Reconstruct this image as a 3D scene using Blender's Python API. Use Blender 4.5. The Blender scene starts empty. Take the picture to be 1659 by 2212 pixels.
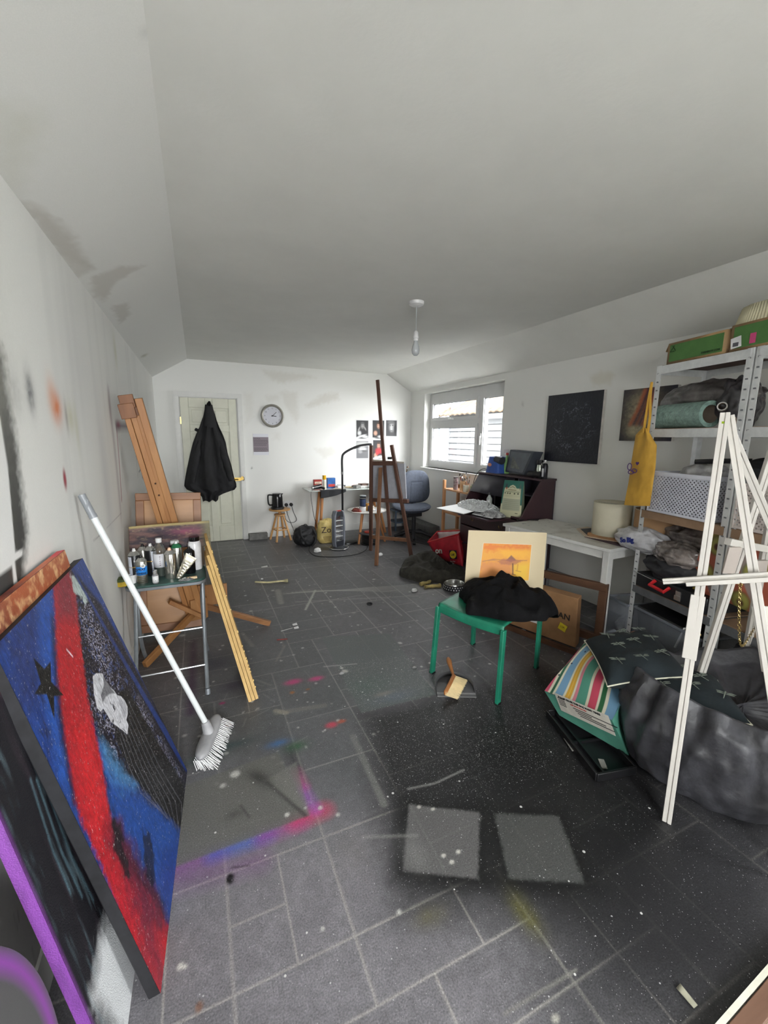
import bpy, bmesh, math, random
import numpy as np
from mathutils import Vector, Matrix, noise
random.seed(7); NR = np.random.RandomState(11)
PI = math.pi
# ---------------------------------------------------------------- camera
C0 = Vector((0, 0, 1.46)); FPX = 905.0
_y = Vector((424-829.5, -(942-1106), -FPX)).normalized()
_x = Vector((2906-829.5, -(966-1106), -FPX)); _x -= _y*_x.dot(_y); _x.normalize()
_z = _x.cross(_y)
RC = Matrix((_x, _y, _z))
cam_d = bpy.data.cameras.new('camera'); cam = bpy.data.objects.new('camera', cam_d)
bpy.context.scene.collection.objects.link(cam)
cam_d.sensor_fit = 'VERTICAL'; cam_d.sensor_height = 36; cam_d.lens = FPX*36/2212; cam_d.clip_start = .02
M = RC.to_4x4(); M.translation = C0; cam.matrix_world = M
S = bpy.context.scene; S.camera = cam
# ---------------------------------------------------------------- light
S.view_settings.view_transform = 'Standard'; S.view_settings.look = 'None'
S.view_settings.gamma = 1; S.view_settings.use_curve_mapping = False
S.view_settings.exposure = 1.0
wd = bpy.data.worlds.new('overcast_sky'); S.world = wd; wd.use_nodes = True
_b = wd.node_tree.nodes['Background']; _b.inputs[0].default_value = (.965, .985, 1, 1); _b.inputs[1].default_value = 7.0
_N = wd.node_tree.nodes; _L = wd.node_tree.links     # overcast sky, one side (+x -y) made brighter to lift the back and right walls
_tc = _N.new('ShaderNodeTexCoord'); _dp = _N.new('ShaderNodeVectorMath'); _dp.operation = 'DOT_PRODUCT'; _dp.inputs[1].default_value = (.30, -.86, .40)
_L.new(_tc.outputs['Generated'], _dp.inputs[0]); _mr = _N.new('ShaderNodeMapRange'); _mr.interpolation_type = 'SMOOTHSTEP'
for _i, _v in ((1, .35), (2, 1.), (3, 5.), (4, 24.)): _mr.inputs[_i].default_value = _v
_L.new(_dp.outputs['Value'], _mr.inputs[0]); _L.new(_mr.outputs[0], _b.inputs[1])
XL, XR, YB, YF = -.465, 3.21, 6.22, -1.9      # room inner faces
WIN = (3.93, 5.76, 1.02, 2.12)                # y0,y1,z0,z1 of the window opening
GL = (-1.6, -.8, .05, 2.1)                    # glazed garden door in the right wall beside the camera: y0,y1,z0,z1
RG = (-.35, .95, .9, 2.1)                       # window in the rear wall behind the camera: x0,x1,z0,z1
def portal(name, loc, rot, sx, sy):
    l = bpy.data.lights.new(name, 'AREA'); l.shape = 'RECTANGLE'; l.size = sx; l.size_y = sy
    l.cycles.is_portal = True
    o = bpy.data.objects.new(name, l); S.collection.objects.link(o); o.location = loc; o.rotation_euler = rot
    o['kind'] = 'structure'
portal('window_portal', (XR+.24, (WIN[0]+WIN[1])/2, (WIN[2]+WIN[3])/2), (0, PI/2, 0), WIN[3]-WIN[2], WIN[1]-WIN[0])
portal('garden_door_portal', (XR+.24, (GL[0]+GL[1])/2, (GL[2]+GL[3])/2), (0, PI/2, 0), GL[3]-GL[2], GL[1]-GL[0])
portal('rear_window_portal', ((RG[0]+RG[1])/2, YF-.14, (RG[2]+RG[3])/2), (PI/2, 0, 0), RG[1]-RG[0], RG[3]-RG[2])
# ---------------------------------------------------------------- projecting sight lines onto real planes
def ray(p): return RC @ Vector((p[0]-829.5, -(p[1]-1106.0), -FPX))
def ax(px, py, X): v = ray((px, py)); return C0+v*((X-C0.x)/v.x)
def ay(px, py, Y): v = ray((px, py)); return C0+v*((Y-C0.y)/v.y)
def az(px, py, Z=0.): v = ray((px, py)); return C0+v*((Z-C0.z)/v.z)
def pl(px, py, O, N): v = ray((px, py)); return C0+v*((Vector(O)-C0).dot(Vector(N))/v.dot(Vector(N)))
V = Vector
# ---------------------------------------------------------------- object bookkeeping
def tag(o, label=None, cat=None, group=None, kind=None):
    if label: o['label'] = label
    if cat: o['category'] = cat
    if group: o['group'] = group
    if kind: o['kind'] = kind
    return o
def thing(name, label, cat, loc=(0, 0, 0), group=None):
    o = bpy.data.objects.new(name, None); S.collection.objects.link(o)
    o.empty_display_size = .05; o.location = loc
    o.matrix_world = Matrix.Translation(V(loc))
    return tag(o, label, cat, group)
def link(name, me, mat, parent=None):
    o = bpy.data.objects.new(name, me); S.collection.objects.link(o)
    if mat: me.materials.append(mat)
    if parent is not None:
        o.parent = parent; o.matrix_parent_inverse = parent_world(parent).inverted()
    return o
def parent_world(p):
    if p.parent is None: return p.matrix_basis.copy()
    return parent_world(p.parent) @ p.matrix_parent_inverse @ p.matrix_basis
def rotz(a): return Matrix.Rotation(a, 3, 'Z')
def frame(z, up=(0, 0, 1)):
    z = V(z).normalized(); x = V(up).cross(z)
    if x.length < 1e-4: x = V((1, 0, 0)).cross(z)
    if x.length < 1e-4: x = V((0, 1, 0)).cross(z)
    x.normalize(); y = z.cross(x); return Matrix((x, y, z)).transposed()
class MB:
    def __init__(s): s.v = []; s.f = []
    def add(s, vs, fs):
        n = len(s.v); s.v += [V(q) for q in vs]; s.f += [tuple(i+n for i in f) for f in fs]; return s
    def box(s, c, d, R=None):
        c = V(c); R = R or Matrix.Identity(3); d = V(d)/2
        vs = [c+R@V((x*d.x, y*d.y, z*d.z)) for x in (-1, 1) for y in (-1, 1) for z in (-1, 1)]
        return s.add(vs, [(0, 1, 3, 2), (4, 6, 7, 5), (0, 4, 5, 1), (2, 3, 7, 6), (0, 2, 6, 4), (1, 5, 7, 3)])
    def bb(s, a, b): a = V(a); b = V(b); return s.box((a+b)/2, (abs(b.x-a.x), abs(b.y-a.y), abs(b.z-a.z)))
    def beam(s, a, b, w, h, up=(0, 0, 1)):
        a = V(a); b = V(b); R = frame(b-a, up); return s.box((a+b)/2, (w, h, (b-a).length), R)
    def tube(s, pts, r, n=8, closed=False):
        pts = [V(p) for p in pts]; m = len(pts); vs = []; fs = []
        up = V((0, 0, 1)); prev = None
        for i, p in enumerate(pts):
            if closed: t = pts[(i+1) % m]-pts[i-1]
            else: t = pts[min(i+1, m-1)]-pts[max(i-1, 0)]
            t.normalize()
            if prev is None: R = frame(t, up); x = R.col[0].copy()
            else:
                x = prev-t*prev.dot(t); x.normalize()
            y = t.cross(x); prev = x
            rr = r[i] if isinstance(r, (list, tuple)) else r
            vs += [p+x*math.cos(2*PI*k/n)*rr+y*math.sin(2*PI*k/n)*rr for k in range(n)]
        for i in range(m if closed else m-1):
            j = (i+1) % m
            for k in range(n): fs.append((i*n+k, i*n+(k+1) % n, j*n+(k+1) % n, j*n+k))
        if not closed: fs += [tuple(range(n))[::-1], tuple((m-1)*n+k for k in range(n))]
        return s.add(vs, fs)
    def cyl(s, a, b, r0, r1=None, n=24): return s.tube([a, b], [r0, r0 if r1 is None else r1], n)
    def lathe(s, prof, c=(0, 0, 0), R=None, n=28, sx=1, sy=1, caps=True):
        c = V(c); R = R or Matrix.Identity(3); vs = []; fs = []; m = len(prof)
        for r, z in prof:
            r = max(r, .0002)
            vs += [c+R@V((r*math.cos(2*PI*k/n)*sx, r*math.sin(2*PI*k/n)*sy, z)) for k in range(n)]
        for i in range(m-1):
            for k in range(n): fs.append((i*n+k, i*n+(k+1) % n, (i+1)*n+(k+1) % n, (i+1)*n+k))
        if caps: fs += [tuple(range(n))[::-1], tuple((m-1)*n+k for k in range(n))]
        return s.add(vs, fs)
    def prism(s, poly, vec):
        vec = V(vec); poly = [V(p) for p in poly]; n = len(poly)
        fs = [tuple(range(n))[::-1], tuple(range(n, 2*n))]+[(i, (i+1) % n, (i+1) % n+n, i+n) for i in range(n)]
        return s.add(poly+[p+vec for p in poly], fs)
    def sphere(s, c, r, n=16, R=None):
        r = V(r) if not isinstance(r, (int, float)) else V((r, r, r)); c = V(c); R = R or Matrix.Identity(3)
        vs = []; fs = []; m = n//2
        for i in range(1, m):
            for k in range(n):
                a = PI*i/m; b = 2*PI*k/n
                vs.append(c+R@V((r.x*math.sin(a)*math.cos(b), r.y*math.sin(a)*math.sin(b), r.z*math.cos(a))))
        vs += [c+R@V((0, 0, r.z)), c-R@V((0, 0, r.z))]; T = len(vs)-2
        for i in range(m-2):
            for k in range(n): fs.append((i*n+k, (i+1)*n+k, (i+1)*n+(k+1) % n, i*n+(k+1) % n))
        for k in range(n): fs.append((T, k, (k+1) % n)); fs.append((T+1, (m-2)*n+(k+1) % n, (m-2)*n+k))
        return s.add(vs, fs)
    def grid(s, fn, nu, nv, wrapu=False):
        vs = [fn(i/(nu if wrapu else nu-1), j/(nv-1)) for j in range(nv) for i in range(nu)]; fs = []
        for j in range(nv-1):
            for i in range(nu if wrapu else nu-1):
                k = (i+1) % nu; fs.append((j*nu+i, j*nu+k, (j+1)*nu+k, (j+1)*nu+i))
        return s.add(vs, fs)
    def build(s, name, mat, parent=None, bevel=0, smooth=True, solid=0, sub=0, sharp=35):
        me = bpy.data.meshes.new(name); me.from_pydata([tuple(p) for p in s.v], [], s.f)
        bm = bmesh.new(); bm.from_mesh(me)
        bmesh.ops.recalc_face_normals(bm, faces=bm.faces)
        for f in bm.faces: f.smooth = smooth
        for e in bm.edges:
            if len(e.link_faces) == 2 and e.calc_face_angle(0) > math.radians(sharp): e.smooth = False
        bm.to_mesh(me); bm.free()
        o = link(name, me, mat, parent)
        if solid:
            m = o.modifiers.new('solid', 'SOLIDIFY'); m.thickness = solid; m.offset = 0
        if bevel:
            m = o.modifiers.new('bevel', 'BEVEL'); m.width = bevel; m.segments = 2; m.limit_method = 'ANGLE'; m.angle_limit = .7
        if sub:
            m = o.modifiers.new('sub', 'SUBSURF'); m.levels = sub; m.render_levels = sub
        return o
# ---------------------------------------------------------------- materials
def lin(c):
    if isinstance(c, str): c = tuple(int(c[i:i+2], 16) for i in (0, 2, 4))
    return tuple(((x/255)/12.92 if x/255 <= .04045 else ((x/255+.055)/1.055)**2.4) for x in c)
MC = {}
def mat(c, rough=.6, metal=0., var=.08, vs=12., bump=0., bs=60., kind='', spec=.5, alpha=1., trans=0., c2=None, stretch=(1, 1, 1), coat=0.):
    key = (c, rough, metal, var, vs, bump, bs, kind, spec, alpha, trans, c2, stretch, coat)
    if key in MC: return MC[key]
    m = bpy.data.materials.new('mat_'+str(c)); m.use_nodes = True; nt = m.node_tree; N = nt.nodes; L = nt.links
    b = N['Principled BSDF']; b.inputs['Roughness'].default_value = rough; b.inputs['Metallic'].default_value = metal
    b.inputs['Specular IOR Level'].default_value = spec; b.inputs['Alpha'].default_value = alpha
    b.inputs['Transmission Weight'].default_value = trans; b.inputs['Coat Weight'].default_value = coat
    tc = N.new('ShaderNodeTexCoord'); mp = N.new('ShaderNodeMapping'); L.new(tc.outputs['Object'], mp.inputs[0])
    mp.inputs['Scale'].default_value = stretch
    nz = N.new('ShaderNodeTexNoise'); nz.inputs['Scale'].default_value = vs; nz.inputs['Detail'].default_value = 6; nz.inputs['Roughness'].default_value = .6
    L.new(mp.outputs[0], nz.inputs['Vector'])
    mx = N.new('ShaderNodeMix'); mx.data_type = 'RGBA'; a = lin(c)
    d = lin(c2) if c2 else tuple(min(1, x*(1-2.2*var)) for x in a)
    u = a if c2 else tuple(min(1, x*(1+2.2*var)) for x in a)
    mx.inputs[6].default_value = (*d, 1); mx.inputs[7].default_value = (*u, 1)
    rp = N.new('ShaderNodeMapRange'); rp.inputs[1].default_value = .3; rp.inputs[2].default_value = .7
    L.new(nz.outputs[0], rp.inputs[0]); L.new(rp.outputs[0], mx.inputs[0]); L.new(mx.outputs[2], b.inputs['Base Color'])
    if bump:
        n2 = N.new('ShaderNodeTexNoise'); n2.inputs['Scale'].default_value = bs; n2.inputs['Detail'].default_value = 4
        L.new(mp.outputs[0], n2.inputs['Vector'])
        bp = N.new('ShaderNodeBump'); bp.inputs['Strength'].default_value = bump; bp.inputs['Distance'].default_value = .01
        L.new(n2.outputs[0], bp.inputs['Height']); L.new(bp.outputs[0], b.inputs['Normal'])
    MC[key] = m; return m
def wood(c, c2, along='z', rough=.5, sc=30.):
    st = {'x': (.08, 1, 1), 'y': (1, .08, 1), 'z': (1, 1, .08)}[along]
    return mat(c, rough, c2=c2, vs=sc, stretch=st, bump=.15, bs=sc*2)
def metal(c, rough=.3): return mat(c, rough, .9, .06)
def vpaint(name, rough=.55, bump=.3, bs=250., grain=.12, gs=900., splat=False, spec=.4, vor=0.):
    m = bpy.data.materials.new(name); m.use_nodes = True; nt = m.node_tree; N = nt.nodes; L = nt.links
    b = N['Principled BSDF']; b.inputs['Roughness'].default_value = rough; b.inputs['Specular IOR Level'].default_value = spec
    at = N.new('ShaderNodeAttribute'); at.attribute_name = 'Col'
    tc = N.new('ShaderNodeTexCoord'); nz = N.new('ShaderNodeTexNoise'); nz.inputs['Scale'].default_value = gs; nz.inputs['Detail'].default_value = 5
    L.new(tc.outputs['Object'], nz.inputs['Vector'])
    rp = N.new('ShaderNodeMapRange'); rp.inputs[1].default_value = .25; rp.inputs[2].default_value = .75
    rp.inputs[3].default_value = 1-grain; rp.inputs[4].default_value = 1+grain; L.new(nz.outputs[0], rp.inputs[0])
    vm = N.new('ShaderNodeVectorMath'); vm.operation = 'SCALE'; L.new(at.outputs['Color'], vm.inputs[0]); L.new(rp.outputs[0], vm.inputs['Scale'])
    out = vm.outputs[0]
    if splat:
        for sc, rad, mul, col in ((38., .10, .5, (.55, .55, .53)), (120., .14, 1., (.42, .42, .42)), (270., .17, 2.0, (.34, .34, .34))):
            vo = N.new('ShaderNodeTexVoronoi'); vo.inputs['Scale'].default_value = sc; L.new(tc.outputs['Object'], vo.inputs['Vector'])
            sp = N.new('ShaderNodeSeparateColor'); L.new(vo.outputs['Color'], sp.inputs[0])
            a2 = N.new('ShaderNodeAttribute'); a2.attribute_name = 'Splat'
            m1 = N.new('ShaderNodeMath'); m1.operation = 'MULTIPLY'; L.new(a2.outputs['Fac'], m1.inputs[0]); m1.inputs[1].default_value = .3*mul
            l1 = N.new('ShaderNodeMath'); l1.operation = 'LESS_THAN'; L.new(sp.outputs[0], l1.inputs[0]); L.new(m1.outputs[0], l1.inputs[1])
            rr = N.new('ShaderNodeMath'); rr.operation = 'MULTIPLY'; L.new(sp.outputs[1], rr.inputs[0]); rr.inputs[1].default_value = rad*2
            l2 = N.new('ShaderNodeMath'); l2.operation = 'LESS_THAN'; L.new(vo.outputs['Distance'], l2.inputs[0]); L.new(rr.outputs[0], l2.inputs[1])
            m2 = N.new('ShaderNodeMath'); m2.operation = 'MULTIPLY'; L.new(l1.outputs[0], m2.inputs[0]); L.new(l2.outputs[0], m2.inputs[1])
            mx = N.new('ShaderNodeMix'); mx.data_type = 'RGBA'; L.new(m2.outputs[0], mx.inputs[0]); L.new(out, mx.inputs[6]); mx.inputs[7].default_value = (*col, 1)
            out = mx.outputs[2]
    L.new(out, b.inputs['Base Color'])
    n2 = N.new('ShaderNodeTexNoise'); n2.inputs['Scale'].default_value = bs; n2.inputs['Detail'].default_value = 6
    L.new(tc.outputs['Object'], n2.inputs['Vector'])
    bp = N.new('ShaderNodeBump'); bp.inputs['Strength'].default_value = bump; bp.inputs['Distance'].default_value = .004
    L.new(n2.outputs[0], bp.inputs['Height']); L.new(bp.outputs[0], b.inputs['Normal'])
    return m
# ---------------------------------------------------------------- painting onto gridded surfaces (paint with shapes of its own)
def vnoise(s, t, f, seed=0, oct=3):
    r = np.random.RandomState(seed); out = np.zeros_like(s); amp = 1.; tot = 0
    for o in range(oct):
        T = r.rand(64, 64); a = s*f; b = t*f; i = np.floor(a).astype(int); j = np.floor(b).astype(int)
        u = a-i; v = b-j; u = u*u*(3-2*u); v = v*v*(3-2*v)
        g = lambda x, y: T[x % 64, y % 64]
        out += amp*((g(i, j)*(1-u)+g(i+1, j)*u)*(1-v)+(g(i, j+1)*(1-u)+g(i+1, j+1)*u)*v); tot += amp; amp *= .5; f *= 2.1
    return out/tot
class Paint:
    """colour field over surface coordinates s,t (metres)"""
    def __init__(q, s, t, base, O=None, U=None, Vv=None):
        q.s = s; q.t = t; q.c = np.tile(np.array(lin(base)), (s.size, 1)); q.sp = np.zeros(s.size)
        q.O = O; q.U = U; q.V = Vv
    def st(q, px):
        U = q.U.normalized(); W2 = q.V.normalized(); N = U.cross(W2)
        r = []
        for p in px:
            P = pl(p[0], p[1], q.O, N)-q.O; r.append((P.dot(U), P.dot(W2)))
        return r
    def put(q, m, col, k=None):
        col = np.array(lin(col)) if not isinstance(col, np.ndarray) else col
        m = np.clip(m, 0, 1)[:, None] if k is None else np.clip(m, 0, 1)[:, None]
        if k is None: q.c = q.c*(1-m)+col*m
        else: q.c[k] = q.c[k]*(1-m)+col*m
    def sdf(q, poly, k):
        s = q.s[k]; t = q.t[k]; d = np.full(s.shape, 1e9); ins = np.zeros(s.shape, bool); n = len(poly)
        for i in range(n):
            a = poly[i]; b = poly[(i+1) % n]; ex, ey = b[0]-a[0], b[1]-a[1]; wx = s-a[0]; wy = t-a[1]
            h = np.clip((wx*ex+wy*ey)/(ex*ex+ey*ey+1e-12), 0, 1); d = np.minimum(d, (wx-ex*h)**2+(wy-ey*h)**2)
            cnd = ((a[1] > t) != (b[1] > t)); xx = a[0]+(t-a[1])*ex/(ey if abs(ey) > 1e-9 else 1e-9)
            ins ^= (cnd & (s < xx))
        return np.where(ins, -1, 1)*np.sqrt(d)
    def sel(q, pts, pad):
        a = np.array(pts); return np.where((q.s > a[:, 0].min()-pad) & (q.s < a[:, 0].max()+pad) & (q.t > a[:, 1].min()-pad) & (q.t < a[:, 1].max()+pad))[0]
    def poly(q, pts, col, soft=.004, a=1., px=True, nz=0., seed=1):
        pts = q.st(pts) if px else pts; k = q.sel(pts, soft*3+nz)
        if k.size == 0: return
        d = q.sdf(pts, k)
        if nz: d = d+(vnoise(q.s[k], q.t[k], 1.2/max(nz, .004), seed)-.5)*nz*2
        q.put(a*np.clip(.5-d/(2*soft), 0, 1), col, k)
    def line(q, pts, col, w=.006, soft=.002, a=1., px=True, nz=0., seed=2):
        pts = q.st(pts) if px else pts; k = q.sel(pts, w+soft*3)
        if k.size == 0: return
        s = q.s[k]; t = q.t[k]; d = np.full(s.shape, 1e9)
        for i in range(len(pts)-1):
            p0 = pts[i]; p1 = pts[i+1]; ex, ey = p1[0]-p0[0], p1[1]-p0[1]; wx = s-p0[0]; wy = t-p0[1]
            h = np.clip((wx*ex+wy*ey)/(ex*ex+ey*ey+1e-12), 0, 1); d = np.minimum(d, np.hypot(wx-ex*h, wy-ey*h))
        m = a*np.clip(.5-(d-w/2)/(2*soft), 0, 1)
        if nz: m = m*np.clip(1-nz+2*nz*vnoise(s, t, 90, seed), 0, 1)
        q.put(m, col, k)
    def blob(q, c, r, col, a=1., p=2., ang=0, px=True, nz=0., seed=3):
        c = q.st([c])[0] if px else c; r = (r, r) if not isinstance(r, tuple) else r; R_ = max(r)*2.6
        k = q.sel([c], R_)
        if k.size == 0: return
        ds = q.s[k]-c[0]; dt = q.t[k]-c[1]; ca, sa = math.cos(ang), math.sin(ang)
        d = np.hypot((ds*ca+dt*sa)/r[0], (-ds*sa+dt*ca)/r[1]); m = a*np.exp(-d**p)
        if nz: m = m*np.clip(1-nz+2*nz*vnoise(q.s[k], q.t[k], 60, seed), 0, 1.3)
        q.put(m, col, k)
    def grain(q, amt, f, seed=5):
        q.c = np.clip(q.c*(1-amt+2*amt*vnoise(q.s, q.t, f, seed)[:, None]), 0, 1)
def painted(name, O, U, W2, nu, nv, fn, material, parent=None, base='ffffff', us=None, vs_=None, curve=None):
    """gridded face from corner O along vectors U and W2, colours from fn(Paint)"""
    O = V(O); U = V(U); W2 = V(W2); u = np.linspace(0, 1, nu) if us is None else us; v = np.linspace(0, 1, nv) if vs_ is None else vs_
    nu = len(u); nv = len(v); uu, vv = np.meshgrid(u, v); uu = uu.ravel(); vv = vv.ravel()
    P = np.array(O)[None]+uu[:, None]*np.array(U)[None]+vv[:, None]*np.array(W2)[None]
    if curve is not None: P = P+curve(uu, vv)
    pa = Paint(uu*U.length, vv*W2.length, base, O, U, W2); fn(pa)
    i = np.arange(nu-1); j = np.arange(nv-1); jj, ii = np.meshgrid(j, i, indexing='ij'); a = (jj*nu+ii).ravel()
    F = np.stack([a, a+1, a+nu+1, a+nu], 1)
    me = bpy.data.meshes.new(name); me.vertices.add(len(P)); me.vertices.foreach_set('co', P.ravel())
    me.loops.add(F.size); me.loops.foreach_set('vertex_index', F.ravel().astype(np.int32)); me.polygons.add(len(F))
    me.polygons.foreach_set('loop_start', np.arange(0, F.size, 4, dtype=np.int32)); me.update(calc_edges=True)
    for p in (): pass
    ca = me.color_attributes.new('Col', 'FLOAT_COLOR', 'POINT'); ca.data.foreach_set('color', np.concatenate([pa.c, np.ones((len(P), 1))], 1).ravel().astype(np.float32))
    sa = me.attributes.new('Splat', 'FLOAT', 'POINT'); sa.data.foreach_set('value', pa.sp.astype(np.float32))
    me.polygons.foreach_set('use_smooth', np.ones(len(F), bool))
    return link(name, me, material, parent)
def text(name, s, size, o, right, up, m, parent, depth=.0006, align='LEFT', bold=0., squash=1.):
    c = bpy.data.curves.new(name, 'FONT'); c.body = s; c.size = size; c.extrude = depth; c.align_x = align; c.offset = bold; c.resolution_u = 3
    t = bpy.data.objects.new(name, c); S.collection.objects.link(t); bpy.context.view_layer.update()
    dg = bpy.context.evaluated_depsgraph_get(); me = bpy.data.meshes.new_from_object(t.evaluated_get(dg))
    bpy.data.objects.remove(t); bpy.data.curves.remove(c)
    r = V(right).normalized(); u = V(up); u = (u-r*u.dot(r)).normalized(); n = r.cross(u)
    T = Matrix((r*squash, u, n)).transposed().to_4x4(); T.translation = V(o); me.transform(T)
    return link(name, me, m, parent)
# ---------------------------------------------------------------- soft shapes
def fbm(p, f, o=3): 
    return noise.fractal(V(p)*f, 1., 2., o)
def heap(outline, base, h, seed, mt, name, parent=None, peaks=(), fold=.5, f=9., rings=34, seg=150, edge=.012, basef=None, sub=1):
    """crumpled cloth: outline polygon (x,y), folds by ridged noise, peaks [(x,y,h,r)]"""
    cx = sum(p[0] for p in outline)/len(outline); cy = sum(p[1] for p in outline)/len(outline)
    def rad(a):
        dx, dy = math.cos(a), math.sin(a); best = .01
        for i in range(len(outline)):
            x1, y1 = outline[i][0]-cx, outline[i][1]-cy; x2, y2 = outline[(i+1) % len(outline)][0]-cx, outline[(i+1) % len(outline)][1]-cy
            den = dx*(y2-y1)-dy*(x2-x1)
            if abs(den) < 1e-9: continue
            t = (x1*(y2-y1)-y1*(x2-x1))/den; u = (x1*dy-y1*dx)/den
            if t > 0 and -1e-6 <= u <= 1+1e-6: best = max(best, t)
        return best
    R = [rad(2*PI*k/seg) for k in range(seg)]
    R = [(R[k-2]+2*R[k-1]+3*R[k]+2*R[(k+1) % seg]+R[(k+2) % seg])/9 for k in range(seg)]
    def fn(u, v):
        k = int(round(u*seg)) % seg; a = 2*PI*k/seg; r = R[k]*min(v/.94, 1)*(1+.05*fbm((math.cos(a)*2+seed, math.sin(a)*2, 3), 1.5))
        x = cx+math.cos(a)*r; y = cy+math.sin(a)*r
        wob = fbm((x, y, seed*3.1), f*.5)*.08
        q = V((x+wob, y-wob, seed*1.7))
        rg = 1-abs(noise.noise(q*f))*2; rg2 = 1-abs(noise.noise(q*f*2.3+V((5, 1, 2))))*2
        dome = max(0, 1-(min(v/.94, 1))**3.2)
        z = edge*min(1, (1-max(0, (v-.94)/.06)))+h*dome*(1-fold+fold*(.72*max(rg, -.2)+.28*max(rg2, -.3)))
        z += edge*1.3*max(rg, 0)*min(1, (1-v)*8)
        for (px, py, ph, pr) in peaks: z += ph*math.exp(-((x-px)**2+(y-py)**2)/pr**2)*(.8+.2*rg)
        b = basef(x, y) if basef else base
        return V((x, y, b+(z if v < 1 else 0)))
    return MB().grid(fn, seg, rings, True).build(name, mt, parent, sharp=80, sub=sub)
def blob(name, c, r, mt, parent=None, amp=.12, f=4., seed=0, n=48, flat=None, power=2., R=None, cr=.5):
    c = V(c); R = R or Matrix.Identity(3)
    def fn(u, v):
        a = 2*PI*u; b = PI*(v*.998+.001); d = V((math.sin(b)*math.cos(a), math.sin(b)*math.sin(a), -math.cos(b)))
        k = (abs(d.x)**power+abs(d.y)**power+abs(d.z)**power)**(-1/power); q = d*k
        w = 1+amp*(fbm(d+V((seed, 0, 0)), f)+cr*(1-2*abs(noise.noise(d*f*1.3+V((0, seed, 4))))))
        p = R@V((q.x*r[0]*w, q.y*r[1]*w, q.z*r[2]*w))+c
        if flat is not None and p.z < flat: p.z = flat+.001*random.random()
        return p
    return MB().grid(fn, n, n//2+6, True).build(name, mt, parent, sharp=80, sub=1)
def pillow(name, O, U, W2, thick, mt, parent=None, n=26, seed=0, wr=.006):
    O, U, W2 = V(O), V(U), V(W2); N = U.cross(W2).normalized()
    def side(sg):
        def fn(u, v):
            a = 2*u-1; b = 2*v-1; th = thick*.5*(max(0, (1-a**4)*(1-b**4)))**.55
            pin = .04*(1-(abs(a)*abs(b)))
            x = .5+a*(.5-pin*abs(b)**2*.0-.035*(1-abs(b)**2)*0) ; 
            p = O+U*(.5+a*.5*(1-.07*(1-b*b)))+W2*(.5+b*.5*(1-.07*(1-a*a)))
            return p+N*sg*(th+wr*fbm((u*3+seed, v*3, sg), 2)*(1-a**6)*(1-b**6))
        return fn
    return MB().grid(side(1), n, n).grid(side(-1), n, n).build(name, mt, parent, sharp=70)
def arc(c, r, a0, a1, n, ex, ey): 
    c, ex, ey = V(c), V(ex), V(ey); return [c+ex*r*math.cos(a0+(a1-a0)*i/(n-1))+ey*r*math.sin(a0+(a1-a0)*i/(n-1)) for i in range(n)]
def spline(pts, k=6):
    P = [V(p) for p in pts]; P = [P[0]*2-P[1]]+P+[P[-1]*2-P[-2]]; out = []
    for i in range(1, len(P)-2):
        for j in range(k):
            t = j/k; a, b, c, d = P[i-1], P[i], P[i+1], P[i+2]
            out.append(.5*((2*b)+(-a+c)*t+(2*a-5*b+4*c-d)*t*t+(-a+3*b-3*c+d)*t**3))
    return out+[P[-2]]
# ================================================================= SETTING
WHITE = (227, 227, 223)
mwall = vpaint('plaster_paint', .75, .12, 40., .03, 300.)
mplast = mat((226, 226, 221), .8, var=.015, vs=3, bump=.06, bs=60)
mgloss = mat((214, 214, 210), .45, var=.02)
def struct(o): o['kind'] = 'structure'; return o
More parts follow.
